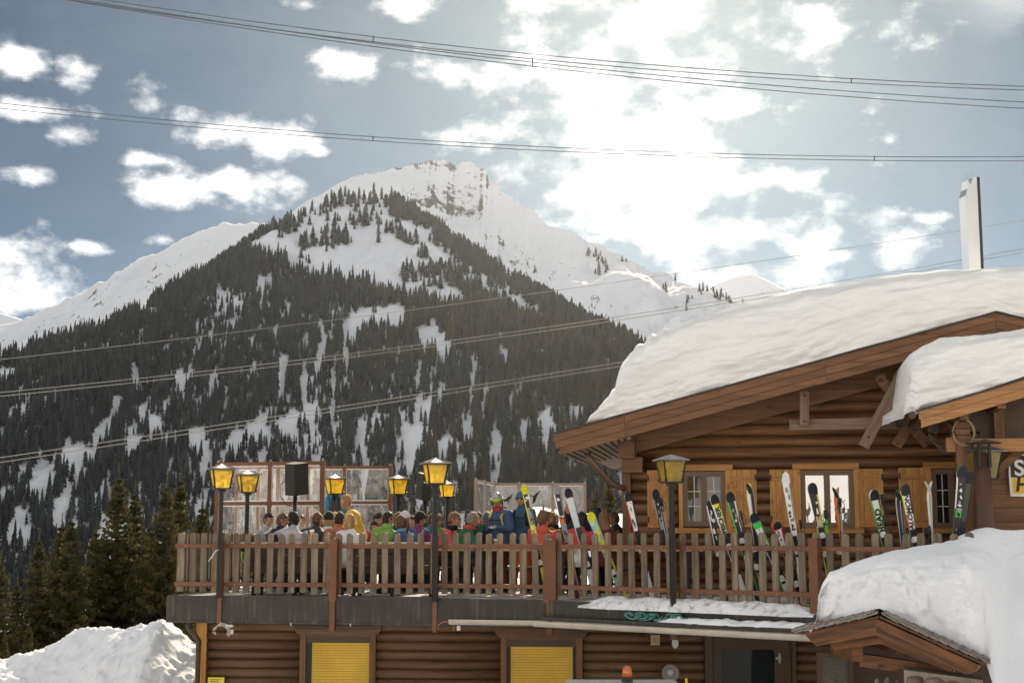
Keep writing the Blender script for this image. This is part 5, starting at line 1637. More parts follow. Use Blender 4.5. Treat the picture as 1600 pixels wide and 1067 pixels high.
def screen(label, pts, top, mids, mat_f, mat_p, size=0.075, sub=(), white=True):
    """pts: (px, Y) feet of the posts; a frame of posts, top and middle rails with sheets between them"""
    W_ = [at(px, 832, Y) for px, Y in pts]
    o = thing('wind_screen', label, 'screen', (W_[0].x, W_[0].y, 0))
    L_ = [Vector((w.x - W_[0].x, w.y - W_[0].y, 0)) for w in W_]
    for p in L_:
        mb = MB(); mb.box(p.x - size / 2, p.x + size / 2, p.y - size / 2, p.y + size / 2, 0, top); mb.build('post', mat_f, o)
        mb = MB(); mb.ball((p.x, p.y, top + 0.012), 0.02, 0.02, 0.02, 8, 5); mb.build('cap', STEEL, o)
    for a, b in zip(L_[:-1], L_[1:]):
        t = (b - a).normalized(); e = size / 2 + 0.003
        A, B = a + t * e, b - t * e
        for z in [top - size / 2] + list(mids):
            mb = MB(); mb.beam(A + Vector((0, 0, z)), B + Vector((0, 0, z)), size * 0.8, size * 0.8); mb.build('rail', mat_f, o)
        zs = [0.12] + list(mids) + [top - size / 2]
        for z0, z1 in zip(zs[:-1], zs[1:]):
            g = 0.045
            n = 10; m = 7; vs = []; fs = []
            nrm = Vector((-t.y, t.x, 0))
            for i in range(n + 1):
                for j in range(m + 1):
                    p = A.lerp(B, i / n) + Vector((0, 0, z0 + g + (z1 - z0 - 2 * g) * j / m))
                    p = p + nrm * (0.012 * mnoise.noise(p * 3.0))
                    vs.append(p)
            for i in range(n):
                for j in range(m):
                    q = i * (m + 1) + j; fs.append((q, q + m + 1, q + m + 2, q + 1))
            mb = MB(); mb.add(vs, fs); mb.build('sheet', mat_p, o, True)
            if white:
                mb = MB()
                c = [A + Vector((0, 0, z0 + g)), B + Vector((0, 0, z0 + g)), B + Vector((0, 0, z1 - g)), A + Vector((0, 0, z1 - g))]
                for k in range(4):
                    d = (c[(k + 1) % 4] - c[k]).normalized() * 0.011
                    mb.beam(c[k] - nrm * 0.02 + d, c[(k + 1) % 4] - nrm * 0.02 - d, 0.008, 0.022)
                mb.build('edge_strip', plain('white_strip', (0.82, 0.80, 0.76)), o)
                for k in range(4):
                    f = (k + 0.5) / 4
                    mb = MB(); mb.box(-0.012, 0.012, -0.03, 0.03, -0.05, 0.0); q = A.lerp(B, f) + Vector((0, 0, z1 + 0.01)); mb.build('clip', mat_f, o, loc=q)
    return o


def screens():
    screen('tall rust red framed clear wind screen at the left of the terrace, nearest one', [(338, 27.2), (420.5, 26.9), (502.5, 26.6)], 2.375, [1.58], RUST, FOIL, 0.085)
    screen('rust red framed clear wind screen farther back, right of the near screen', [(368, 32.2), (402, 32.1), (433, 32.0), (480, 31.9), (537, 31.8), (609, 31.7)], 2.53, [1.70], RUST, FOIL, 0.085)
    FR2 = plain('taupe_frame', (0.30, 0.24, 0.19), 0.5)
    o = screen('pale glass wind screen with bird stickers at the back of the terrace', [(743, 35.5), (757, 36.6), (771.5, 38.0), (811, 38.0), (864, 38.0), (914, 38.0)], 2.36, [], FR2, PANE, 0.085)
    B0 = Vector(o.location)
    for (px, py, s, m) in ((792, 780, 0.30, 0), (836, 776, 0.30, 1), (849, 792, 0.22, 2)):
        w = at(px, py, 37.93) - B0
        pts = [[(-1, -.25), (-.55, -.1), (-.1, .15), (.35, .45), (1, .95), (.75, .4), (.55, .05), (.3, -.15), (.35, -.6), (.05, -.3), (-.4, -.35)],
               [(-.9, .35), (-.45, .2), (-.15, .2), (.1, .5), (1, 1.15), (.6, .55), (.3, 0), (-.05, -.9), (-.45, -1.1), (-.35, -.4), (-.3, 0), (-.7, .1)],
               [(-.25, -.9), (.25, -.9), (.25, -.1), (.08, .2), (0, 1), (-.08, .2), (-.25, -.1)]][m]
        mb = MB(); mb.prism([(x * s * .55, z * s * .55) for x, z in pts], -0.003, 0.0); mb.build('bird_sticker', BLACK, o, loc=w)


screens()


def bank_behind():
    nu, nv = 120, 40
    u = np.linspace(-9.0, 9.0, nu)[:, None]; v = np.linspace(0, 1, nv)[None, :]
    Y = 41.5 + v * 14 + 0 * u
    crest = 1.03 + 41.5 / FPX * np.interp(800 + u / 41.5 * FPX + 0 * v, [300, 560, 640, 720, 790, 850, 930, 980, 1100], [-70, -30, -8, 6, 36, 46, 34, 34, 30])
    Z = -3.4 + (crest + 3.4) * np.sin(np.clip(v * 2.6, 0, np.pi / 2)) ** 0.6 - 3.0 * sstep(0.6, 1.0, v) + 0.12 * fbm(u * 1.2, Y * 0.6, 4, 91)
    P = np.stack([u + 0 * v, Y, Z], -1)
    tag(grid_mesh('snow_bank', P, SNOW), 'low sunlit snow bank behind the glass screens at the back of the terrace', 'snow')


bank_behind()


# ------------------------------------------------------------------ tables and benches
TABLEW = wood('table_board', (0.33, 0.20, 0.09), (0.58, 0.38, 0.19), 'x', 0.5)


def table(label, X, Y, L_=2.0, rz=0.0):
    t = thing('beer_table', label, 'table', (X, Y, 0), rz, 'long wooden tables on the terrace')
    for k in range(4):
        mb = MB(); mb.box(-L_ / 2, L_ / 2, -0.07, 0.07, 0.72, 0.755); mb.build('table_board', TABLEW, t, loc=(0, -0.225 + 0.15 * k, 0))
    for sx in (-1, 1):
        for sy in (-1, 1):
            mb = MB(); mb.beam((sx * (L_ / 2 - 0.25), sy * 0.25, 0), (sx * (L_ / 2 - 0.25), sy * 0.2, 0.72), 0.04, 0.04); mb.build('leg', BLACK, t)
    mb = MB(); mb.beam((-L_ / 2 + 0.25, 0, 0.4), (L_ / 2 - 0.25, 0, 0.4), 0.03, 0.03); mb.build('stretcher', BLACK, t)


def bench(label, X, Y, L_=2.0, rz=0.0):
    t = thing('bench', label, 'bench', (X, Y, 0), rz, 'plain wooden benches on the terrace')
    for k in range(2):
        mb = MB(); mb.box(-L_ / 2, L_ / 2, -0.06, 0.06, 0.42, 0.45); mb.build('seat_board', TABLEW, t, loc=(0, -0.065 + 0.13 * k, 0))
    for sx in (-1, 1):
        for sy in (-1, 1):
            mb = MB(); mb.beam((sx * (L_ / 2 - 0.2), sy * 0.12, 0), (sx * (L_ / 2 - 0.2), sy * 0.09, 0.42), 0.035, 0.035); mb.build('leg', BLACK, t)


def furniture():
    rz = FL.rz
    lab = ['at the left end', 'second from the left', 'behind the middle lamp post', 'before the cabin corner']
    for i, (x, y) in enumerate(((1.5, 2.0), (3.6, 2.0), (5.5, 2.1), (7.6, 2.3))):
        w = FL.w(x, y, 0); table('long wooden table nearest the fence, ' + lab[i], w.x, w.y, 1.9, rz)
        w = FL.w(x, y + 0.72, 0); bench('wooden bench on the far side of the near table, ' + lab[i], w.x, w.y, 1.9, rz)
    for i, (x, y) in enumerate(((2.0, 5.0), (4.4, 5.0), (6.6, 5.0))):
        w = FL.w(x, y, 0); table('long wooden table in the second row, ' + lab[i], w.x, w.y, 2.0, rz)
        for s, q in ((-0.72, 'near'), (0.72, 'far')):
            w = FL.w(x, y + s, 0); bench('wooden bench in the second row, %s side, %s' % (q, lab[i]), w.x, w.y, 2.0, rz)
    # settle: long bench with a dark back, right behind the left fence
    for i, (a, b, nm) in enumerate(((lx(FL, 372), lx(FL, 520), 'left'), (lx(FL, 530), lx(FL, 672), 'right'))):
        t = thing('settle_bench', 'long dark backed bench behind the left fence, %s half' % nm, 'bench', FL.w(a, 0.42, 0), rz)
        L_ = b - a
        for k in range(3):
            mb = MB(); mb.box(0, L_, -0.012, 0.012, 0.003, 0.145); mb.build('back_board', DARKBOARD, t, loc=(0, 0, 0.36 + 0.148 * k))
        mb = MB(); mb.box(0, L_, 0.02, 0.42, 0.41, 0.45); mb.build('seat', DARKBOARD, t)
        for x in (0.1, L_ / 2, L_ - 0.1):
            mb = MB(); mb.box(x - 0.03, x + 0.03, 0.014, 0.07, 0, 0.80); mb.box(x - 0.03, x + 0.03, 0.34, 0.40, 0, 0.408); mb.build('leg', BLACK, t)
    w0, w1 = lx(FL, 357), lx(FL, 672)
    t = thing('drinks_shelf', 'pale board shelf along the top of the left fence', 'shelf', FL.w(w0, 0.03, 0), rz)
    mb = MB(); mb.box(0, w1 - w0, 0.0, 0.16, 0.85, 0.878); mb.build('shelf_board', wood('pale_board', (0.45, 0.36, 0.26), (0.62, 0.52, 0.40), 'x'), t)
    for k in range(6):
        x = 0.2 + k * (w1 - w0 - 0.4) / 5
        mb = MB(); mb.prism([(0, 0.848), (0, 0.72), (0.02, 0.72), (0.02, 0.848)], 0.0, 0.12); mb.build('bracket', BLACK, t, loc=(x, 0, 0))

    def beer(px, w_, z, lab, fill=(0.80, 0.42, 0.03), s=1.0):
        o = thing('beer_glass', lab, 'glass', w_)
        h = 0.20 * s
        mb = MB(); mb.lathe([(0.026 * s, 0.012), (0.024 * s, 0.05), (0.036 * s, h * 0.72), (0.037 * s, h * 0.8)], 12); mb.build('beer', sheer('beer_%d' % int(fill[1] * 100), fill, 0.12, 0.7), o, True)
        mb = MB(); mb.lathe([(0.037 * s, h * 0.8), (0.038 * s, h * 0.95), (0.02 * s, h * 1.0)], 12); mb.build('foam', plain('foam', (0.85, 0.82, 0.74)), o, True)
        mb = MB(); mb.lathe([(0.034 * s, 0), (0.030 * s, 0.012), (0.028 * s, 0.05), (0.040 * s, h * 0.8), (0.041 * s, h * 1.02)], 12); mb.build('glass', sheer('drinking_glass', (0.95, 0.95, 0.92), 0.85, 0.5, gloss=0.3), o, True)
    x = lx(FL, 482.5); beer(482, FL.w(x, 0.12, 0.879), 0, 'full wheat beer glass with foam standing on the fence shelf', s=1.0)
    x = lx(FL, 393.5); beer(393, FL.w(x, 0.12, 0.879), 0, 'small glass of orange drink on the fence shelf at the left', (0.85, 0.30, 0.03), 0.72)
    w = FL.w(lx(FL, 738), 1.75, 0.757); beer(738, w, 0, 'orange spritz glass on the table before the man in green', (0.9, 0.28, 0.02), 0.85)
    w = FL.w(lx(FL, 565), 1.8, 0.757); beer(565, w, 0, 'beer glass on the table behind the blonde in white', s=0.95)
    # green rucksack
    x = lx(FL, 372); w = FL.w(x, 0.55, 0.45)
    o = thing('rucksack', 'lime green and black rucksack on the bench at the left end', 'rucksack', w, rz + 0.3)
    mb = MB(); mb.ball((0, 0, 0.26), 0.17, 0.12, 0.27, 14, 10, fn=lambda d: 1 + 0.06 * mnoise.noise(d * 3)); mb.build('bag', paint((0.30, 0.58, 0.03)), o, True)
    mb = MB(); mb.ball((0.02, -0.02, 0.44), 0.15, 0.13, 0.10, 12, 8); mb.build('lid', paint((0.03, 0.03, 0.03)), o, True)
    mb = MB(); mb.ball((-0.04, -0.10, 0.20), 0.10, 0.06, 0.14, 10, 8); mb.build('pocket', paint((0.03, 0.035, 0.03)), o, True)
    mb = MB()
    for sx in (-0.07, 0.07):
        mb.tube([(sx, -0.10, 0.48), (sx * 1.3, -0.15, 0.36), (sx * 1.3, -0.14, 0.18), (sx, -0.10, 0.06)], 0.016, 6)
    mb.build('strap', BLACK, o, True)
    # jackets hung on the lamp post
    p = at(522, 832, 29.5)
    for k, (dx, col, lab) in enumerate(((-0.09, (0.04, 0.22, 0.34), 'teal blue jacket hanging on the lamp post at the left'), (0.03, (0.055, 0.05, 0.045), 'dark grey jacket hanging on the lamp post between the blue ones'), (0.15, (0.03, 0.20, 0.33), 'blue jacket hanging on the lamp post at the right'))):
        o = thing('hanging_jacket', lab, 'jacket', (p.x + dx, p.y - 0.08 - 0.03 * (k == 1), 0.78))
        def fold(d, k=k):
            return 1 + 0.20 * math.sin(5 * math.atan2(d.y, d.x) + k) * (0.4 + abs(d.z))
        mb = MB(); mb.ball((0, 0, 0.48), 0.14, 0.09, 0.46, 18, 12, fn=fold); mb.build('body', paint(col), o, True)
        for s in (-1, 1):
            mb = MB(); mb.tube([(s * 0.06, 0, 0.80), (s * 0.14, -0.02, 0.55), (s * 0.15, 0.0, 0.20)], [0.05, 0.055, 0.045], 8); mb.build('sleeve', paint(col), o, True)


furniture()


# ================================================================== people
SKIN = M('skin', (0.50, 0.27, 0.18), 0.55, var=0.08, scale=12)
SKIN_T = M('tanned_skin', (0.40, 0.20, 0.125), 0.55, var=0.08, scale=12)
LENS = plain('dark_lens', (0.012, 0.012, 0.014), 0.12, spec=0.8)


def cloth(col):
    g = sum(col) / 3.0; col = tuple(c * 0.84 + g * 0.16 for c in col)
    k = 'cloth_%02x%02x%02x' % tuple(int(min(1, c) * 255) for c in col)
    return M(k, col, 0.75, var=0.16, scale=7, bump=0.25, bscale=14, spec=0.2)


def hair_mat(col):
    k = 'hair_%02x%02x%02x' % tuple(int(c * 255) for c in col)
    return M(k, col, 0.5, var=0.4, scale=22, stretch=(1, 1, 0.25), bump=0.5, spec=0.25)


def rim_fuzz(col):
    c = tuple(min(0.85, a + 1.5 * x) for a, x in zip((0.36, 0.30, 0.22), col))  # hair colour lightened so the strands carry the sun's rim light
    return sheer('rim_fuzz_%02x%02x%02x' % tuple(int(x * 255) for x in c), c, 0.12, 0.6, gloss=0.03, rough=0.4)


def head_mb(skin_m=0, eye_m=1, lip_m=2):
    """A head centred on the origin, looking along -y."""
    mb = MB()
    def fn(d):
        q = 1.0
        if d.z < -0.15:
            q -= 0.16 * (-d.z - 0.15) * (1 - 0.7 * max(0, -d.y))      # jaw narrows
        if d.y < 0 and d.z < -0.75:
            q += 0.06
        nx = math.exp(-(d.x / 0.17) ** 2); nzv = math.exp(-((d.z + 0.10) / 0.20) ** 2)
        if d.y < -0.5:
            q += 0.20 * nx * nzv                                        # nose
            q -= 0.05 * (math.exp(-((abs(d.x) - 0.36) / 0.16) ** 2) * math.exp(-((d.z - 0.10) / 0.12) ** 2))   # eye sockets
            q += 0.03 * math.exp(-((d.z - 0.30) / 0.12) ** 2)           # brow
        return q
    mb.ball((0, 0, 0), 0.076, 0.094, 0.118, 22, 16, skin_m, None, fn)
    for s in (-1, 1):
        mb.ball((s * 0.030, -0.083, 0.012), 0.011, 0.008, 0.007, 8, 5, eye_m)
        mb.ball((s * 0.078, 0.008, -0.004), 0.010, 0.020, 0.032, 8, 6, skin_m)
    mb.ball((0, -0.088, -0.056), 0.024, 0.010, 0.007, 8, 5, lip_m)
    return mb


HEAD = head_mb()


def shell(r, keep, seed=0, amp=0.04, off=(0, 0, 0), nu=26, nv=18, thick=0.012, sc_=(1, 1, 1)):
    """A cap grown over the head: kept where keep(d) holds; closed with an inner skin."""
    mb = MB(); vs = []
    for lay in (r, r - thick * 8):
        for j in range(nv + 1):
            th = math.pi * j / nv
            for i in range(nu):
                ph = 2 * math.pi * i / nu
                d = Vector((math.sin(th) * math.cos(ph), math.sin(th) * math.sin(ph), math.cos(th)))
                q = lay * (1 + amp * mnoise.noise(d * 4.0 + Vector((seed * 3.1, 0, 0))) + amp * 0.5 * mnoise.noise(d * 11.0 + Vector((seed, 5, 0))))
                vs.append((d.x * 0.078 * q * sc_[0] + off[0], d.y * 0.096 * q * sc_[1] + off[1], d.z * 0.118 * q * sc_[2] + off[2]))
    N = (nv + 1) * nu
    kept = set(); fs = []
    for j in range(nv):
        for i in range(nu):
            th = math.pi * (j + .5) / nv; ph = 2 * math.pi * (i + .5) / nu
            if keep(Vector((math.sin(th) * math.cos(ph), math.sin(th) * math.sin(ph), math.cos(th)))):
                kept.add((j, i))
    for (j, i) in kept:
        a, b, c, d = j * nu + i, (j + 1) * nu + i, (j + 1) * nu + (i + 1) % nu, j * nu + (i + 1) % nu
        fs.append((a, b, c, d)); fs.append((d + N, c + N, b + N, a + N))
        for (dj, di, e0, e1) in ((-1, 0, d, a), (1, 0, b, c), (0, -1, a, b), (0, 1, c, d)):
            if ((j + dj, (i + di) % nu) not in kept) and 0 <= j + dj < nv:
                fs.append((e1, e0, e0 + N, e1 + N))
    mb.add(vs, fs)
    return mb


def loft(mb, st, n=12):
    """st: (x, y, z, rx, ry): closed skin through the stations"""
    P = [Vector(s[:3]) for s in st]; vs = []; fs = []
    for i, p in enumerate(P):
        t = (P[min(i + 1, len(P) - 1)] - P[max(i - 1, 0)]).normalized()
        u = Vector((1, 0, 0)); u = u - t * u.dot(t)
        if u.length < 0.3:
            u = Vector((0, 0, 1)); u = u - t * u.dot(t)
        u.normalize(); w = t.cross(u)
        for k in range(n):
            a = 2 * math.pi * k / n
            vs.append(p + u * math.cos(a) * st[i][3] + w * math.sin(a) * st[i][4])
    for i in range(len(P) - 1):
        for k in range(n):
            fs.append((i * n + k, i * n + (k + 1) % n, (i + 1) * n + (k + 1) % n, (i + 1) * n + k))
    fs += [tuple(range(n - 1, -1, -1)), tuple(range((len(P) - 1) * n, len(P) * n))]
    mb.add(vs, fs)


def skeleton(pose, lean, arms, side):
    """joint positions in the person's frame, facing -y"""
    J = {}
    if pose == 'sit':
        hip = Vector((0, 0, 0.53)); a = R(lean)
        up = Vector((side, -math.sin(a), math.cos(a))).normalized()
        J['knee'] = [Vector((s * 0.13, -0.44, 0.52)) for s in (-1, 1)]; J['ank'] = [Vector((s * 0.13, -0.40, 0.09)) for s in (-1, 1)]
        J['hipj'] = [Vector((s * 0.095, 0, 0.53)) for s in (-1, 1)]
    else:
        hip = Vector((0, 0, 0.93)); a = R(lean)
        up = Vector((side, -math.sin(a), math.cos(a))).normalized()
        J['knee'] = [Vector((s * 0.11, -0.03, 0.50)) for s in (-1, 1)]; J['ank'] = [Vector((s * 0.13, 0.02 * s, 0.09)) for s in (-1, 1)]
        J['hipj'] = [Vector((s * 0.095, 0, 0.92)) for s in (-1, 1)]
    J['hip'] = hip; J['waist'] = hip + up * 0.18; J['chest'] = hip + up * 0.38; J['sho'] = hip + up * 0.50
    fwd = Vector((0, -1, 0)); fwd = fwd - up * fwd.dot(up) * 0.5
    J['neck'] = hip + up * 0.575 + fwd * 0.015; J['head'] = hip + up * 0.70 + fwd * 0.045 + Vector((0, 0, 0.015))
    J['shj'] = [J['sho'] + Vector((s * 0.185, 0, -0.015)) for s in (-1, 1)]
    S = J['shj']
    if arms == 'table':
        J['elb'] = [S[i] + Vector((s * 0.08, -0.12, -0.25)) for i, s in enumerate((-1, 1))]
        J['wri'] = [S[i] + Vector((-s * 0.04, -0.34, -0.25)) for i, s in enumerate((-1, 1))]
    elif arms == 'chest':       # both hands held together before the chest
        J['elb'] = [S[i] + Vector((s * 0.10, -0.06, -0.28)) for i, s in enumerate((-1, 1))]
        J['wri'] = [S[i] + Vector((-s * 0.11, -0.26, -0.24)) for i, s in enumerate((-1, 1))]
    elif arms == 'mouth':       # one hand raised to the mouth
        J['elb'] = [S[0] + Vector((-0.08, -0.12, -0.25)), S[1] + Vector((0.06, -0.20, -0.20))]
        J['wri'] = [S[0] + Vector((0.04, -0.34, -0.25)), J['head'] + Vector((0.03, -0.17, -0.09))]
    elif arms == 'reach':
        J['elb'] = [S[i] + Vector((s * 0.05, -0.16, -0.22)) for i, s in enumerate((-1, 1))]
        J['wri'] = [S[i] + Vector((-s * 0.03, -0.38, -0.34)) for i, s in enumerate((-1, 1))]
    else:                        # hanging
        J['elb'] = [S[i] + Vector((s * 0.06, 0.02, -0.28)) for i, s in enumerate((-1, 1))]
        J['wri'] = [S[i] + Vector((s * 0.05, -0.10, -0.52)) for i, s in enumerate((-1, 1))]
    return J


def person(label, px, Y, face, pose='sit', lean=10, arms='table', jacket=(0.1, 0.1, 0.1), low=None, trousers=(0.04, 0.04, 0.05), hair=(0.06, 0.04, 0.025), style='short', hat=None,
           glasses=False, look=0, nod=0, bulk=1.0, scale=1.0, sleeve=None, gloves=None, skin=None, side=0.0, hood=None, scarf=None, pack=None, goggles=False, collar=None):
    w = at(px, 832, Y)
    root = thing('person', label, 'person', (w.x, w.y, 0), R(face), 'people on the terrace')
    root.scale = (scale * (1.03 if pose == 'sit' else 1.0),) * 3
    J = skeleton(pose, lean, arms, side)
    b = bulk
    mb = MB(); smp = []

    def limb(st, m):
        loft(mb, st)
        for p, q in zip(st[:-1], st[1:]):
            for k in range(5):
                f = k / 4
                smp.append([p[i] * (1 - f) + q[i] * f for i in range(3)] + [(p[3] * (1 - f) + q[3] * f), m])
    h, wa, ch, sh, ne = J['hip'], J['waist'], J['chest'], J['sho'], J['neck']
    limb([(*(h + Vector((0, 0, -0.10))), .13, .11), (*h, .175 * b, .135 * b)], 1)
    limb([(*h, .178 * b, .135 * b), (*wa, .165 * b, .125 * b)], 4)
    limb([(*wa, .165 * b, .125 * b), (*ch, .195 * b, .14 * b), (*(ch.lerp(sh, .65)), .185 * b, .125 * b), (*sh, .13 * b, .095 * b), (*(sh.lerp(ne, .6)), .075, .075)], 0)
    limb([(*sh, .058, .06), (*ne, .056, .058), (*(J['head'] - Vector((0, 0, .04))), .05, .055)], 2)
    for i in (0, 1):
        S, E, Wr = J['shj'][i], J['elb'][i], J['wri'][i]
        limb([(*(sh.lerp(S, .4)), .085 * b, .085 * b), (*S, .082 * b, .082 * b), (*S.lerp(E, .5), .068 * b, .068 * b), (*E, .06 * b, .06 * b)], 0)
        limb([(*E, .06 * b, .06 * b), (*E.lerp(Wr, .5), .055 * b, .055 * b), (*Wr, .045 * b, .045 * b)], 6)
        d = (Wr - E).normalized()
        limb([(*Wr, .026, .034), (*(Wr + d * 0.05), .024, .042), (*(Wr + d * 0.085), .016, .036)], 5)
        K, A, Hj = J['knee'][i], J['ank'][i], J['hipj'][i]
        limb([(*Hj, .105, .105), (*Hj.lerp(K, .5), .092, .092), (*K, .072, .072)], 1)
        limb([(*K, .072, .072), (*K.lerp(A, .35), .068, .068), (*A, .058, .058)], 1)
        limb([(A.x, A.y + .05, .07, .06, .065), (A.x, A.y - .08, .065, .062, .06), (A.x, A.y - .20, .05, .05, .04)], 3)
    me = bpy.data.meshes.new('tmp'); me.from_pydata(mb.v, [], mb.f)
    o = bpy.data.objects.new('tmp', me); COL.objects.link(o)
    r_ = o.modifiers.new('r', 'REMESH'); r_.mode = 'VOXEL'; r_.voxel_size = 0.027
    s_ = o.modifiers.new('s', 'SMOOTH'); s_.factor = 0.5; s_.iterations = 3
    dg = bpy.context.evaluated_depsgraph_get()
    ev = bpy.data.meshes.new_from_object(o.evaluated_get(dg))
    bpy.data.objects.remove(o); bpy.data.meshes.remove(me)
    nV, nF = len(ev.vertices), len(ev.polygons)
    co = np.empty(nV * 3); ev.vertices.foreach_get('co', co); co = co.reshape(-1, 3)
    # soft creases in the clothes
    nrm = np.empty(nV * 3); ev.vertices.foreach_get('normal', nrm); nrm = nrm.reshape(-1, 3)
    cr = fbm(co[:, 0] * 9 + co[:, 1] * 6 + px, co[:, 2] * 14, 2, int(px)) * 0.010
    co = co + nrm * cr[:, None]
    fc = np.empty(nF * 3); ev.polygons.foreach_get('center', fc); fc = fc.reshape(-1, 3)
    S_ = np.array(smp)
    dist = np.linalg.norm(fc[:, None, :] - S_[None, :, :3], axis=2) - S_[None, :, 3]
    mi = S_[np.argmin(dist, 1), 4].astype(int)
    out = MB(); out.v = [tuple(c) for c in co]; out.f = [tuple(p.vertices) for p in ev.polygons]; out.m = mi.tolist()
    bpy.data.meshes.remove(ev)
    # fingers, four unequal and a thumb, rooted in the palm
    for i, s in enumerate((-1, 1)):
        E, Wr = J['elb'][i], J['wri'][i]; d = (Wr - E).normalized()
        sd = d.cross(Vector((0, 0, 1))); sd.normalize(); dn = d.cross(sd) * -1
        if dn.z > 0: dn = -dn
        for k, (u, L_) in enumerate(((-.028, .055), (-.010, .065), (.009, .060), (.026, .048))):
            p0 = Wr + d * 0.075 + sd * u; p1 = p0 + d * L_ * .55 + dn * .012; p2 = p1 + d * L_ * .35 + dn * .030
            out.tube([p0, p1, p2], [.0095, .009, .007], 6, 5)
        th = sd * (-s * 1.0)
        out.tube([Wr + d * .03 + th * .03, Wr + d * .06 + th * .055, Wr + d * .085 + th * .052 + dn * .01], [.011, .010, .008], 6, 5)
    # head
    HM = Matrix.Translation(J['head']) @ Matrix.Rotation(R(look), 4, 'Z') @ Matrix.Rotation(R(nod), 4, 'X')
    o0 = len(out.v)
    out.v += [tuple(HM @ Vector(p)) for p in HEAD.v]; out.f += [tuple(q + o0 for q in f) for f in HEAD.f]; out.m += [{0: 2, 1: 7, 2: 8}[q] for q in HEAD.m]
    sk = SKIN_T if skin == 'tan' else SKIN
    cj = cloth(jacket)
    if sleeve is None and low is None and int(px) % 3 == 0:
        low = tuple(c * 0.45 + 0.01 for c in jacket)
    out.build('body', [cj, cloth(trousers), sk, BLACK, cloth(low or jacket), cloth(gloves) if gloves else sk, cloth(sleeve) if sleeve else cj, BLACK, paint((0.35, 0.12, 0.10))], root, True)
    hm = hair_mat(hair)

    def put(mb_, name, m):
        if name in ('hair', 'hat'):        # loose strands and wool fuzz, coloured pale to paint a sunlit rim
            rn = random.Random(int(px)); src = [Vector(v) for v in mb_.v if v[2] > -0.03 and v[1] > -0.09]
            ln = 0.034 if name == 'hair' else 0.018
            for _ in range(380):
                v = rn.choice(src); d = (v.normalized() + Vector((rn.uniform(-.7, .7), rn.uniform(-.7, .7), rn.uniform(-.5, .5)))).normalized()
                s_ = d.cross(Vector((rn.uniform(-1, 1), rn.uniform(-1, 1), rn.uniform(-1, 1)))).normalized() * 0.0026
                e_ = v + d * ln * rn.uniform(0.5, 1.2) - Vector((0, 0, 0.006))
                mb_.add([v - s_, v + s_, e_], [(0, 1, 2)], 1)
            q = mb_.build(name, [m, rim_fuzz(hair if name == 'hair' else (0.10, 0.095, 0.09))], root, True)
            q.matrix_local = HM
            return q
        q = mb_.build(name, m, root, True); q.matrix_local = HM
        return q
    face_cut = lambda d, zl=0.42: not (d.y < -0.30 and d.z < zl) and not (d.z < -0.25 and d.y < 0.25)
    sd_ = int(px)
    if hat != 'helmet':
        if style == 'short':
            put(shell(1.10, lambda d: face_cut(d) and d.z > -0.55, sd_, 0.06), 'hair', hm)
        elif style == 'curly':
            put(shell(1.32, lambda d: face_cut(d, 0.35) and d.z > -0.6, sd_, 0.26), 'hair', hm)
        elif style in ('bob', 'long', 'tail'):
            m2 = shell(1.16, lambda d: face_cut(d, 0.40) or (d.y > -0.25 and d.z > -0.8), sd_, 0.07)
            if style == 'bob':
                m2.ball((0, 0.035, -0.06), 0.092, 0.085, 0.10, 14, 9, fn=lambda d: 1 + 0.08 * mnoise.noise(d * 6))
            if style == 'long':
                m2.tube([(0, 0.05, 0.02), (0, 0.085, -0.10), (0.0, 0.11, -0.22), (0.01, 0.11, -0.34)], [0.075, 0.085, 0.075, 0.035], 12, sx=1.15)
            if style == 'tail':
                m2.tube([(0, 0.08, 0.05), (0, 0.145, 0.05), (0, 0.165, -0.05), (0.01, 0.15, -0.16)], [0.03, 0.035, 0.036, 0.014], 9)
            put(m2, 'hair', hm)
    if hat == 'beanie' or (isinstance(hat, tuple) and hat[0] == 'beanie'):
        hc = hat[1] if isinstance(hat, tuple) else (0.018, 0.017, 0.016)
        pom = isinstance(hat, tuple) and len(hat) > 2
        m2 = shell(1.22, lambda d: d.z > (0.22 if d.y < -0.2 else -0.05), sd_, 0.03, sc_=(1, 1, 1.06))
        if pom:
            m2.ball((0, 0.02, 0.165), 0.035, 0.035, 0.035, 10, 7, fn=lambda d: 1 + 0.15 * mnoise.noise(d * 8))
        put(m2, 'hat', cloth(hc))
    if hat == 'helmet':
        put(shell(1.36, lambda d: d.z > (0.30 if d.y < -0.35 else -0.25), 3, 0.0, off=(0, 0.006, 0.012)), 'helmet', M('helmet_pattern', (0.06, 0.05, 0.12), 0.35, var=0.2, scale=26, col2=(0.75, 0.74, 0.78), detail=1))
        m2 = MB()
        for s in (-1, 1):
            m2.tube([(s * 0.098, 0.0, 0.0), (s * 0.09, -0.01, -0.07), (s * 0.05, -0.03, -0.125), (0, -0.045, -0.135)], 0.008, 6)
            m2.ball((s * 0.098, 0.005, -0.03), 0.018, 0.035, 0.045, 8, 6)
        put(m2, 'chin_strap', BLACK)
    if goggles:
        def band(r0, z0, z1, a0, a1, dr):
            vs = []; fs = []; n = 16
            for i in range(n + 1):
                a = R(a0 + (a1 - a0) * i / n)
                for (z, rr) in ((z0, 0), (z1, 0), (z1, dr), (z0, dr)):
                    vs.append((math.sin(a) * (0.118 + r0 + rr) * .92, -math.cos(a) * (0.132 + r0 + rr), z))
            for i in range(n):
                for k in range(4):
                    fs.append((i * 4 + k, i * 4 + (k + 1) % 4, i * 4 + 4 + (k + 1) % 4, i * 4 + 4 + k))
            fs += [(0, 1, 2, 3), (n * 4 + 3, n * 4 + 2, n * 4 + 1, n * 4)]
            q = MB(); q.add(vs, fs); return q
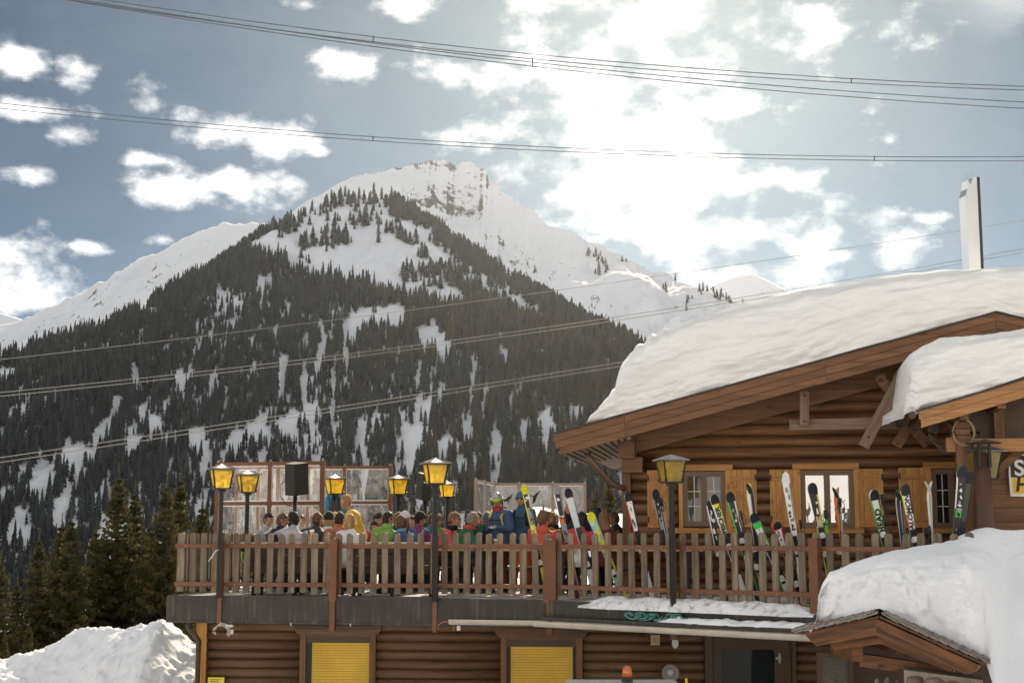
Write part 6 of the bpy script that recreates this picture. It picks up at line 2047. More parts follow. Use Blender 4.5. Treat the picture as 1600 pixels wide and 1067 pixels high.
        put(band(0.0, 0.018, 0.085, -62, 62, 0.022), 'goggle_lens', M('goggle_lens', (0.10, 0.50, 0.05), 0.12, 0.3, var=0.5, scale=9, col2=(0.70, 0.75, 0.05), spec=0.8, detail=1))
        put(band(-0.002, 0.035, 0.07, 62, 298, 0.008), 'goggle_strap', paint((0.10, 0.55, 0.18)))
    if glasses:
        m2 = MB()
        for s in (-1, 1):
            m2.ball((s * 0.033, -0.095, 0.012), 0.027, 0.010, 0.019, 10, 6)
            m2.tube([(s * 0.058, -0.085, 0.018), (s * 0.078, -0.04, 0.016), (s * 0.082, 0.01, 0.012)], 0.005, 5)
        m2.tube([(-0.012, -0.103, 0.016), (0.012, -0.103, 0.016)], 0.004, 5)
        put(m2, 'sunglasses', LENS)
    if hood:
        m2 = MB(); c = sh + Vector((0, 0.10, 0.02))
        m2.ball(c, 0.125, 0.075, 0.085, 14, 9, fn=lambda d: 1 + 0.12 * mnoise.noise(d * 3))
        m2.build('hood', cloth(hood), root, True)
    if collar:
        m2 = MB(); m2.lathe([(0.082, -0.035), (0.094, 0.0), (0.088, 0.05), (0.072, 0.05), (0.070, -0.035)], 16, 0, Matrix.Translation(ne + Vector((0, .005, -.005))) @ Matrix.Scale(1.1, 4)); m2.build('collar', cloth(collar), root, True)
    if scarf:
        m2 = MB(); m2.lathe([(0.07, -0.05), (0.095, -0.03), (0.10, 0.0), (0.09, 0.03), (0.07, 0.045)], 16, 0, Matrix.Translation(ne + Vector((0, -.012, 0.0)))); m2.build('scarf', cloth(scarf), root, True)
    if pack:
        m2 = MB(); up = (sh - h).normalized()
        if pack.get('bag', True):
            Mx = Matrix.Translation(ch + Vector((0, 0.22 * b, 0.02)))
            m2.ball((0, 0, 0), 0.155, 0.12, 0.25, 14, 10, 0, Mx, fn=lambda d: 1 + 0.05 * mnoise.noise(d * 4)); m2.build('backpack', cloth(pack['col']), root, True)
        m2 = MB()
        for s in (-1, 1):
            m2.tube([ch + Vector((s * .10, .16 * b, .10)), sh + Vector((s * .115, .02, .055)), ch + Vector((s * .115, -.145 * b, .06)), wa + Vector((s * .13, -.125 * b, .08)), wa + Vector((s * .17 * b, .02, .02))], .022, 6, sx=1.2)
        m2.build('pack_strap', cloth(pack['strap']), root, True)
        m2 = MB(); m2.tube([ch + Vector((-.11, -.15 * b, .0)), ch + Vector((0, -.165 * b, -.005)), ch + Vector((.11, -.15 * b, .0))], .010, 5); m2.build('chest_strap', BLACK, root)
    return root


def people():
    P = person
    brown, dk, blond, grey = (0.10, 0.055, 0.03), (0.025, 0.02, 0.017), (0.36, 0.23, 0.10), (0.22, 0.20, 0.18)
    # near row on the settle, backs to us, from left to right
    P('man with short brown hair in a navy sweater with white stripes, leaning right', 424, 24.35, 150, lean=20, jacket=(0.018, 0.022, 0.045), hair=brown, look=-55, sleeve=(0.018, 0.022, 0.045), pack=dict(bag=False, col=(0, 0, 0), strap=(0.6, 0.6, 0.62)), skin='tan')
    P('person in a black beanie and pale lilac grey sweater, seen from behind', 457, 24.25, 184, lean=14, jacket=(0.46, 0.43, 0.47), hat='beanie', hair=dk, look=20, nod=-12, bulk=1.12, scale=0.985)
    P('man in a dark charcoal jacket seen from behind, behind the beer glass', 491, 24.6, 176, lean=16, jacket=(0.052, 0.048, 0.05), hair=brown, look=-30, bulk=1.14)
    P('person in a rust brown hooded jacket over cream, seen from behind', 529, 24.4, 182, lean=15, jacket=(0.36, 0.12, 0.04), low=(0.62, 0.52, 0.40), hair=dk, hood=(0.40, 0.14, 0.05), look=-30, bulk=1.1, sleeve=(0.62, 0.52, 0.40))
    P('woman with a blonde bob in a white jacket, seen from behind', 548, 24.15, 190, lean=10, jacket=(0.68, 0.67, 0.68), hair=blond, style='bob', look=-40, scale=0.955, bulk=1.02)
    P('man with dark hair and sunglasses in a grass green jacket', 602, 24.3, 172, lean=12, jacket=(0.18, 0.36, 0.05), hair=dk, glasses=True, look=-50, bulk=1.08, collar=(0.20, 0.40, 0.06))
    P('woman with a brown ponytail facing left, blue scarf around her neck', 641, 24.3, -120, lean=14, jacket=(0.05, 0.10, 0.20), hair=brown, style='tail', scarf=(0.10, 0.27, 0.42), scale=0.95)
    # second row facing us or each other
    P('person with curly hair in a teal jacket, behind the lilac sweater', 452, 25.9, 170, lean=14, jacket=(0.03, 0.24, 0.30), hair=dk, style='curly', look=-20)
    P('man in a navy plaid jacket farther back, left of the black beanie woman', 483, 27.4, 150, jacket=(0.03, 0.05, 0.12), hair=dk, sleeve=(0.35, 0.4, 0.5), look=-20)
    P('woman in a black beanie with curly fair hair and a white top', 508, 26.0, 165, jacket=(0.72, 0.70, 0.68), hair=(0.30, 0.20, 0.11), style='bob', hat='beanie', look=-20)
    P('man in sunglasses facing us between the rust hood and the yellow jacket', 541, 27.8, 10, jacket=(0.05, 0.05, 0.06), hair=dk, glasses=True, skin='tan', collar=(0.30, 0.55, 0.05))
    P('dark haired guest sitting behind the yellow jacket', 562, 29.2, 190, jacket=(0.10, 0.09, 0.10), hair=dk)
    P('guest in a red and black jacket right of the yellow jacket', 579, 27.9, 20, lean=22, jacket=(0.50, 0.03, 0.03), low=(0.03, 0.03, 0.03), sleeve=(0.02, 0.02, 0.02), hair=dk, scale=0.93)
    P('guest in a dark olive jacket just behind the man in green', 615, 26.0, 150, jacket=(0.05, 0.055, 0.035), hair=brown, look=-40)
    P('person in a black beanie and purple jacket facing right', 646, 26.0, 140, jacket=(0.20, 0.03, 0.14), hat='beanie', hair=dk, look=-30)
    P('man in sunglasses and a blue striped jacket, left of the middle lamp', 664, 26.9, 75, jacket=(0.04, 0.17, 0.26), hair=brown, glasses=True, skin='tan', look=-5)
    P('woman in a coral red jacket with black scarf and sunglasses', 691, 24.9, 80, lean=14, jacket=(0.58, 0.07, 0.07), hair=(0.16, 0.07, 0.03), glasses=True, scarf=(0.02, 0.02, 0.02), style='short')
    P('grey haired man in a bottle green jacket with his hand at his mouth', 717, 24.6, 100, lean=16, arms='mouth', jacket=(0.02, 0.14, 0.06), hair=grey, skin='tan', collar=(0.45, 0.06, 0.03))
    P('dark haired guest facing us behind the coral jacket', 707, 27.6, 20, jacket=(0.10, 0.14, 0.04), hair=dk, skin='tan')
    P('guest in a dark bobble hat in the back row', 724, 28.4, 60, jacket=(0.05, 0.05, 0.07), hat=('beanie', (0.03, 0.025, 0.03), 1), hair=dk)
    P('guest in a blue and white jacket beside the man in bottle green', 735, 26.3, 60, jacket=(0.04, 0.11, 0.24), sleeve=(0.5, 0.55, 0.6), hair=brown, glasses=True, skin='tan')
    P('smiling guest in sunglasses and a white scarf facing us in the back row', 744, 27.6, 5, jacket=(0.30, 0.10, 0.06), hair=(0.14, 0.07, 0.035), glasses=True, scarf=(0.6, 0.58, 0.55), skin='tan')
    P('woman with long light brown hair in a black jacket, left of the helmet', 754, 25.6, 150, jacket=(0.02, 0.02, 0.022), hair=(0.28, 0.17, 0.08), style='long', look=10, gloves=(0.6, 0.58, 0.55))
    # standing
    P('blonde woman standing in a yellow jacket, bending over the table to the left', 563, 26.4, -85, pose='stand', lean=20, arms='reach', jacket=(0.78, 0.42, 0.02), hair=(0.30, 0.18, 0.07), style='bob', nod=-18, trousers=(0.06, 0.06, 0.07), collar=(0.24, 0.22, 0.26), bulk=1.08)
    P('standing skier in helmet, green goggles and blue jacket, looking at his hands', 779, 24.9, -18, pose='stand', lean=3, arms='chest', jacket=(0.045, 0.095, 0.20), trousers=(0.18, 0.03, 0.03), hair=dk, hat='helmet', goggles=True, nod=16, gloves=(0.55, 0.52, 0.47), bulk=1.16, scale=0.955, pack=dict(col=(0.10, 0.10, 0.10), strap=(0.62, 0.50, 0.06)), skin='tan', collar=(0.35, 0.03, 0.02))
    P('standing skier in blue beanie, sunglasses and orange trousers behind yellow skis', 815, 25.4, -12, pose='stand', lean=2, arms='hang', jacket=(0.035, 0.115, 0.20), trousers=(0.62, 0.14, 0.02), hair=dk, hat=('beanie', (0.04, 0.14, 0.24)), glasses=True, bulk=1.12, scale=0.985, pack=dict(col=(0.02, 0.02, 0.02), strap=(0.02, 0.02, 0.02)))
    # right part
    P('person with curly brown hair in a bright orange red jacket, seen from behind', 846, 24.1, 165, lean=14, jacket=(0.62, 0.075, 0.03), hair=(0.16, 0.085, 0.045), style='curly', look=-45, bulk=1.14, hood=(0.62, 0.08, 0.03))
    P('woman with short fair hair in an ochre jacket, facing left', 872, 25.3, -130, lean=10, jacket=(0.55, 0.25, 0.02), hair=(0.24, 0.16, 0.085), style='short', collar=(0.03, 0.03, 0.03), bulk=1.05)
    P('guest with white scarf facing right behind the curly hair', 853, 26.9, 60, jacket=(0.05, 0.06, 0.09), hair=brown, scarf=(0.65, 0.62, 0.6), skin='tan')
    P('dark haired guest in a black jacket between the two leaning ski pairs', 885, 25.7, 170, jacket=(0.025, 0.024, 0.026), hair=dk, style='curly', bulk=1.1)
    P('guest in a red and white jacket behind the white ski', 902, 24.2, 160, lean=16, jacket=(0.60, 0.05, 0.04), low=(0.65, 0.62, 0.6), hair=dk, style='bob', sleeve=(0.66, 0.64, 0.62), look=-25)
    P('person standing bent to the left with a large black and blue pack', 934, 25.6, -80, pose='stand', lean=42, arms='reach', jacket=(0.03, 0.05, 0.10), hair=brown, nod=-20, pack=dict(col=(0.025, 0.045, 0.09), strap=(0.03, 0.03, 0.03)), bulk=1.1)
    P('woman with long brown hair in a maroon jacket, right of the blue and yellow ski', 946, 24.4, 185, lean=10, jacket=(0.15, 0.025, 0.022), hair=(0.22, 0.12, 0.06), style='long', bulk=1.08)
    P('guest in a sea green jacket by the cabin corner, seen from behind', 962, 26.6, 190, jacket=(0.10, 0.27, 0.26), hair=brown, look=40, bulk=1.08)
    P('guest in a dark jacket half hidden by the cabin corner post', 974, 24.9, -100, jacket=(0.03, 0.028, 0.03), hair=(0.12, 0.07, 0.04))
    P('guest in a cream jacket with fair hair, left of the yellow jacket', 520, 27.0, 20, jacket=(0.55, 0.48, 0.38), hair=blond, style='bob')
    P('guest in an orange jacket between the charcoal jacket and the rust hood', 503, 27.6, -30, jacket=(0.55, 0.16, 0.03), hair=brown, glasses=True)
    P('guest in a white cap and blue jacket just right of the green jacket', 626, 25.6, 30, jacket=(0.05, 0.13, 0.30), hat=('beanie', (0.6, 0.58, 0.55)), hair=dk, skin='tan')
    P('guest in a turquoise jacket behind the purple jacket', 655, 28.2, 10, jacket=(0.03, 0.30, 0.34), hair=dk, glasses=True)
    P('guest in a yellow jacket in the back row left of the bobble hat', 714, 29.0, 0, jacket=(0.6, 0.42, 0.03), hair=brown, glasses=True)
    P('guest with dark curls in a pink jacket behind the red and black jacket', 590, 29.0, 10, jacket=(0.5, 0.12, 0.18), hair=dk, style='curly')
    P('guest in a black beanie and red jacket between the two standing skiers', 797, 27.2, 15, jacket=(0.4, 0.05, 0.04), hat='beanie', hair=dk)
    P('guest in a light grey jacket left of the navy sweater man', 408, 26.6, 60, jacket=(0.45, 0.44, 0.43), hair=dk)
    P('guest with sunglasses in a lime jacket behind the coral red one', 680, 28.4, 25, jacket=(0.25, 0.42, 0.04), hair=brown, glasses=True)
    P('guest in a grey jacket far back beside the wind screen', 640, 31.0, 20, jacket=(0.22, 0.2, 0.2), hair=dk)
    P('guest in a pale jacket far back below the loudspeaker', 470, 29.4, 10, jacket=(0.5, 0.48, 0.46), hair=brown)


people()


# ================================================================== skis
WH, BK, YE, GR, RD, OR, BL, GY, LB, NV = ((0.78, 0.77, 0.75), (0.025, 0.025, 0.027), (0.72, 0.68, 0.03), (0.05, 0.50, 0.06), (0.62, 0.05, 0.035), (0.70, 0.16, 0.02), (0.10, 0.28, 0.45), (0.28, 0.28, 0.28), (0.22, 0.48, 0.62), (0.06, 0.06, 0.16))


def ski_mesh(L_, wt, ww, wta, pattern, base, tipc, twist=0.0, rocker=0.07):
    """One ski: tail at the origin, tip up at z = L, top sheet towards -y. pattern(f, u) -> colour at height f (0..1) across u (-1..1)."""
    n = 64; cols = 6; th = 0.011
    mb = MB(); pal = []; vs = []

    def idx(c):
        if c not in pal:
            pal.append(c)
        return pal.index(c)
    for i in range(n + 1):
        f = i / n; z = f * L_
        w = ww + (wta - ww) * max(0, (0.45 - f) / 0.45) ** 1.7 + (wt - ww) * max(0, (f - 0.45) / 0.47) ** 1.7 * (1 if f < 0.92 else 1)
        if f > 0.925:
            q = (f - 0.925) / 0.075; w = wt * math.sqrt(max(0.0, 1 - q ** 2.2)) + 0.006
        if f < 0.02:
            w *= 0.80 + 10 * f
        y = 0.0
        if f > 0.86:
            y = rocker * ((f - 0.86) / 0.14) ** 2
        y += 0.012 * math.sin(math.pi * min(1, f / 0.9))
        for k in range(cols + 1):
            vs.append(((-1 + 2 * k / cols) * w / 2, y, z))
        for k in range(cols + 1):
            vs.append(((-1 + 2 * k / cols) * w / 2, y + th, z))
    m = 2 * (cols + 1); fs = []; ms = []
    for i in range(n):
        f = (i + .5) / n
        for k in range(cols):
            a = i * m + k
            fs.append((a, a + 1, a + m + 1, a + m)); ms.append(idx(tipc if (f > 0.955 and tipc) else pattern(f, -1 + 2 * (k + .5) / cols)))
            a += cols + 1
            fs.append((a + m, a + m + 1, a + 1, a)); ms.append(idx(base))
        for k0 in (0, cols):
            a = i * m + k0; b = a + cols + 1
            fs.append((a, a + m, b + m, b) if k0 == 0 else (b, b + m, a + m, a)); ms.append(idx(GY))
    fs.append(tuple(range(cols, -1, -1)) + tuple(range(cols + 1, m))); ms.append(idx(BK))
    t = n * m; fs.append(tuple(range(t, t + cols + 1)) + tuple(range(t + m - 1, t + cols, -1))); ms.append(idx(BK))
    mb.add(vs, fs, ms)
    return mb, [paint(c, 0.3) for c in pal]


def bands(*spec):
    """spec: (upper limit of f, colour, left edge colour, right edge colour)"""
    def fn(f, u):
        for s in spec:
            if f < s[0]:
                if u < -0.66 and len(s) > 2 and s[2]: return s[2]
                if u > 0.66 and len(s) > 3 and s[3]: return s[3]
                return s[1]
        return spec[-1][1]
    return fn


def blotch(a, b, c, seed, sc_=9):
    def fn(f, u):
        v = mnoise.noise(Vector((f * sc_ * 2.2, u * 0.9, seed)))
        return a if v > 0.12 else (b if v > -0.2 else c)
    return fn


def binding(parent, L_, z, col):
    for (dz, h, d) in ((-0.02, 0.085, 0.045), (0.24, 0.075, 0.05)):
        mb = MB(); zz = z + dz
        mb.prism([(-0.032, zz), (0.032, zz), (0.036, zz + h * .5), (0.024, zz + h), (-0.024, zz + h), (-0.036, zz + h * .5)], -d, -0.002)
        mb.box(-0.02, 0.02, -d - 0.02, -d, zz + h * .2, zz + h * .75)
        mb.build('binding', paint(col, 0.3), parent)
    mb = MB(); mb.box(-0.028, 0.028, -0.014, -0.002, z - 0.06, z + 0.34); mb.build('binding_plate', BLACK, parent)
    mb = MB()
    for s in (-1, 1):
        mb.tube([(s * 0.03, -0.01, z + 0.06), (s * 0.06, -0.02, z + 0.02), (s * 0.062, -0.02, z - 0.04)], 0.006, 5)
    mb.build('brake', BLACK, parent)


def lettering(parent, txt, L_, f0, size, col, u=0.0, bold=0.004, shear=0.0, up=True):
    me = text_mesh(txt, size, bold, shear); me.materials.append(paint(col, 0.4))
    o = link('lettering', me, parent)
    if up:     # reads from the bottom upwards
        o.matrix_local = Matrix(((0, -1, 0, u + size * 0.33), (0, 0, -1, -0.004), (1.24, 0, 0, f0 * L_), (0, 0, 0, 1)))
    return o


def frame_to(o, p0, p1, roll=0.0, bend=0.0):
    """Turn the object's z axis along p0 -> p1, its -y side towards the camera side."""
    p0, p1 = Vector(p0), Vector(p1)
    z = (p1 - p0).normalized(); y = Vector((math.sin(roll), math.cos(roll), 0)); y = (y - z * y.dot(z)).normalized(); x = y.cross(z)
    Mx = Matrix((x, y, z)).transposed().to_4x4(); Mx.translation = p0
    o.matrix_world = Mx


def fence_depth(px):
    F = FR if px > 858 else FL
    x = F.hit(px, 880)[0]
    return F.w(x, 0, 0).y


def skis(label, top, mid, pattern, base=BK, tipc=None, off=(0.16, 0.36), L_=None, w=(0.118, 0.074, 0.104), pattern2=None, tip2=None, bcol=WH, text=None, roll=0.0, spread=0.035, single=False, marks=0, zb=0.30, shift=0.0):
    """top, mid: sightings of the tip and of a lower point; the tails stand on the floor, the shaft leans on the fence."""
    Y1 = fence_depth(top[0]) + off[0]; Y0 = fence_depth(mid[0]) + off[1]
    a = at(top[0], top[1], Y1)
    # follow the sighted line down to the floor
    b = at(mid[0], mid[1], Y0)
    d = (b - a); t = (a.z - 0.012) / -d.z
    foot = a + d * t; foot.y = Y0 + 0.03
    length = (a - foot).length
    o = thing('skis', label, 'skis', (0, 0, 0), 0, 'skis leaning on the terrace fence')
    frame_to(o, foot, a, roll)
    for k in range(1 if single else 2):
        mb, mats = ski_mesh(length, *w, pattern if k == 0 else (pattern2 or pattern), base, tipc if k == 0 else (tip2 or tipc))
        s = mb.build('ski', mats, o, True)
        if k == 0:
            binding(s, length, length * zb, bcol)
            if text:
                for tx in (text if isinstance(text, list) else [text]):
                    lettering(s, tx[0], length, tx[1], tx[2], tx[3], *(tx[4:] if len(tx) > 4 else ()))
            rn = random.Random(int(top[0]) * 7 + marks)
            f = 0.56
            while marks and f < 0.90:       # printed graphics: uneven strokes up the top sheet
                hh = rn.uniform(.012, .075); ww_ = rn.uniform(.010, .040); u = rn.uniform(-.018, .018)
                if rn.random() < 0.72:
                    n_ = rn.randint(4, 7); zc = f * length
                    poly = []
                    for i_ in range(n_):
                        an = 2 * math.pi * i_ / n_ + rn.uniform(-.4, .4); rr = rn.uniform(.45, 1.0)
                        poly.append((u + ww_ * rr * math.cos(an), zc + hh * rr * math.sin(an)))
                    cc = WH if sum(pattern(f, 0)) < 0.5 else BK
                    if rn.random() < 0.15: cc = GY
                    q = MB(); q.prism(poly, -0.0005, 0.0015); q2 = q.build('mark', paint(cc), s); q2.location = (0, -0.0035, 0)
                f += hh / length * rn.uniform(0.9, 1.6) + 0.006
        else:
            s.matrix_local = Matrix.Translation((spread * 0.45, 0.030, 0.015)) @ Matrix.Rotation(R(180), 4, 'Z') @ Matrix.Rotation(spread * (0.22 if roll < 0.5 else -0.25), 4, 'Y')
    return o


def pole_pair(label, top, mid, col, off=(0.14, 0.30), n=2, gap=0.03, grip=BK, loop=False):
    Y1 = fence_depth(top[0]) + off[0]; Y0 = fence_depth(mid[0]) + off[1]
    a = at(top[0], top[1], Y1); b = at(mid[0], mid[1], Y0); d = b - a; t = (a.z - 0.01) / -d.z; foot = a + d * t; foot.y = Y0
    o = thing('ski_poles', label, 'ski poles', (0, 0, 0), 0, 'ski poles leaning on the terrace fence')
    frame_to(o, foot, a); L_ = (a - foot).length
    for k in range(n):
        x = gap * (k - (n - 1) / 2)
        mb = MB(); mb.tube([(x, 0, 0), (x * 1.1, 0, L_ - 0.11)], [0.007, 0.009], 7); p = mb.build('shaft', paint(col, 0.3), o, True)
        mb = MB(); mb.tube([(x * 1.1, 0, L_ - 0.12), (x * 1.1, 0, L_ - 0.03), (x * 1.1, 0, L_)], [0.015, 0.017, 0.022], 8); mb.build('grip', paint(grip, 0.5), p, True)
        mb = MB(); mb.lathe([(0.008, 0.045), (0.042, 0.05), (0.042, 0.056), (0.008, 0.065)], 12, 0, Matrix.Translation((x, 0, 0))); mb.build('basket', BLACK, p)
        mb = MB(); q = [(x + 0.05 * math.sin(u) * (1 if k else -1), -0.01, L_ - 0.03 - 0.085 * (1 - math.cos(u))) for u in np.linspace(0, 2 * math.pi, 12)]
        mb.tube(q, 0.006, 5); mb.build('wrist_strap', paint(YE if loop else BK), p, True)
    return o


def all_skis():
    S = skis
    S('tall yellow and black ski pair leaning before the two standing skiers', (818, 757), (838, 850), bands((.38, YE, BK, YE), (.62, BK, YE, YE), (.80, GY, YE, BK), (.9, BK, YE, WH), (1, BK, GY, YE)), base=YE, tipc=BK, tip2=YE, w=(.10, .068, .09), off=(.10, .34), bcol=WH, marks=5)
    S('dark ski pair with orange edges, left of the white ski', (868, 757), (888, 860), bands((.50, BK, OR, OR), (.66, GY, BK, OR), (.72, OR, BK, BK), (1, BK, WH, GY)), base=GY, tipc=BK, w=(.118, .076, .10), marks=4, off=(.12, .34))
    S('pale grey ski with an orange tip showing its base', (886, 763), (909, 848), bands((.94, (0.62, 0.62, 0.63)), (1, OR)), base=BK, tipc=OR, w=(.125, .082, .11), tip2=BK, pattern2=bands((1, BK, WH, WH)), spread=.06, off=(.16, .34))
    S('short light blue skis with yellow splashes', (921, 801), (949, 870), blotch(YE, LB, LB, 3.3, 4), base=YE, tipc=LB, tip2=RD, w=(.125, .085, .11), pattern2=blotch(RD, WH, YE, 1.2), spread=.05, off=(.16, .34))
    S('white skis with a red left edge and large black lettering by the cabin corner', (980, 769), (999, 850), bands((.40, WH, RD, WH), (.52, WH, RD, BK), (1, WH, RD, BK)), tipc=WH, marks=9, w=(.12, .074, .104), off=(.14, .32), base=BK)
    S('black and silver skis left of the shaded lantern', (1023, 765), (1038, 840), bands((.45, (0.6, 0.7, 0.05), BK, BK), (.56, WH, BK, BK), (.75, GY, BK, BK), (1, BK, GY, BK)), tipc=BK, marks=6, off=(.16, .32), w=(.112, .072, .1))
    pole_pair('thin black poles beside the black and silver skis', (1031, 778), (1044, 850), GY)
    S('black shadowed ski edge-on beside the yellow and white pair', (1108, 782), (1121, 860), bands((.5, BK, BK, OR), (1, BK, WH, BK)), tipc=BK, w=(.10, .07, .09), off=(.26, .42), single=True, marks=4)
    S('white and yellow skis lettered FISCHER', (1114, 773), (1138, 850), bands((.30, WH, YE, WH), (.50, WH, WH, YE), (.86, WH, WH, YE), (.93, YE, WH, RD), (1, WH, YE, YE)), tipc=WH, text=('FISCHER', .645, .086, BK), w=(.122, .076, .104), base=BK, zb=.36)
    S('black skis with white letters and green flashes', (1139, 769), (1160, 850), bands((.34, BK, WH, GR), (.52, WH, GR, GR), (.62, GR, BK, BK), (.93, BK, GR, WH), (1, WH, BK, BK)), tipc=NV, marks=11, w=(.12, .074, .10), base=BK, zb=.40)
    pole_pair('black poles with hanging straps between the green flashed skis and the twin tips', (1157, 798), (1168, 850), BK, n=1)
    S('slim white ski pair seen from the side with a yellow looped tip', (1167, 756), (1176, 830), bands((.7, BK, WH, WH), (1, WH, YE, GY)), tipc=YE, w=(.085, .06, .075), off=(.34, .50), roll=.9, spread=.05)
    S('short white skis with a dark blue and green tip', (1176, 803), (1199, 855), bands((.45, WH, GR, WH), (.84, WH, WH, GR), (.90, GR, GR, GR), (1, NV, NV, NV)), tipc=NV, marks=9, w=(.128, .085, .11), base=BK, zb=.28)
    S('short red and white skis low behind the fence', (1212, 816), (1229, 870), bands((.5, BK, RD, WH), (.9, WH, RD, RD), (1, RD, RD, WH)), tipc=RD, marks=8, w=(.115, .08, .10), base=BK, zb=.25)
    S('long plain white skis standing tallest before the left middle shutter', (1226, 738), (1242, 845), bands((.30, (0.75, 0.8, 0.1), WH, WH), (.44, WH, BK, WH), (.50, GY, WH, WH), (1, WH, WH, GY)), tipc=BK, marks=6, w=(.108, .074, .10), base=WH, zb=.40)
    pole_pair('black poles with straps right of the tall white skis', (1250, 812), (1252, 850), BK, n=1)
    S('black skis with a yellow emblem before the bright window', (1268, 755), (1285, 845), bands((.45, BK, YE, BK), (.66, GY, YE, YE), (.74, (0.62, 0.50, 0.30), BK, YE), (.90, BK, BK, YE), (1, BK, BK, BK)), tipc=BK, marks=7, w=(.125, .08, .105), base=BK, zb=.42)
    pole_pair('green ski poles right of the black and yellow skis', (1290, 797), (1292, 860), GR, n=2, gap=.02)
    S('orange edged ski pair seen from the side before the bright window', (1303, 762), (1313, 850), bands((1, OR, OR, BK)), tipc=OR, base=BK, w=(.085, .062, .08), roll=1.15, spread=.04, off=(.20, .36))
    pole_pair('silver poles beside the orange edged skis', (1313, 778), (1314, 850), GY, n=1)
    S('white and green skis lettered HEAD', (1364, 766), (1382, 852), bands((.40, WH, GR, BK), (.93, WH, GR, GR), (1, WH, WH, GR)), tipc=WH, text=('HEAD', .64, .102, BK, 0, .005), w=(.122, .074, .104), base=BK, zb=.46)
    pole_pair('thin black poles leaning right of the lettered green skis', (1378, 772), (1396, 850), BK, n=2)
    S('black ski pair edge-on left of the coloured racing skis', (1401, 766), (1408, 850), bands((1, BK, WH, GY)), tipc=BK, w=(.09, .066, .08), roll=1.0, off=(.20, .34))
    S('white skis with yellow, red and blue flashes lettered SALOMON', (1413, 757), (1428, 850), bands((.45, WH, RD, WH), (.62, WH, BL, WH), (.76, WH, RD, WH), (.93, WH, YE, BK), (1, YE, YE, BK)), tipc=BK, text=('SALOMON', .61, .086, BK, 0, .003, .2), w=(.122, .074, .104), base=BK, zb=.40)
    S('slim white ski pair seen edge-on with tips spread like a fork', (1448, 752), (1451, 848), bands((.45, RD, WH, WH), (1, WH, WH, WH)), tipc=WH, base=(0.6, 0.52, 0.42), w=(.08, .06, .078), roll=1.45, spread=.05, bcol=BK, zb=.46)
    S('black and green skis leaning right before the dark window', (1504, 727), (1491, 838), bands((.42, BK, GR, GR), (.70, GR, BK, GR), (.93, BK, WH, BK), (1, BK, BK, WH)), tipc=BK, marks=7, w=(.125, .08, .11), base=BK, zb=.34, off=(.5, .6))
    S('plain dark skis leaning right beside the brown post', (1515, 737), (1499, 842), bands((1, (0.06, 0.058, 0.055), (0.5, 0.42, 0.32), BK)), tipc=BK, w=(.12, .085, .11), base=BK, off=(.6, .7))


all_skis()


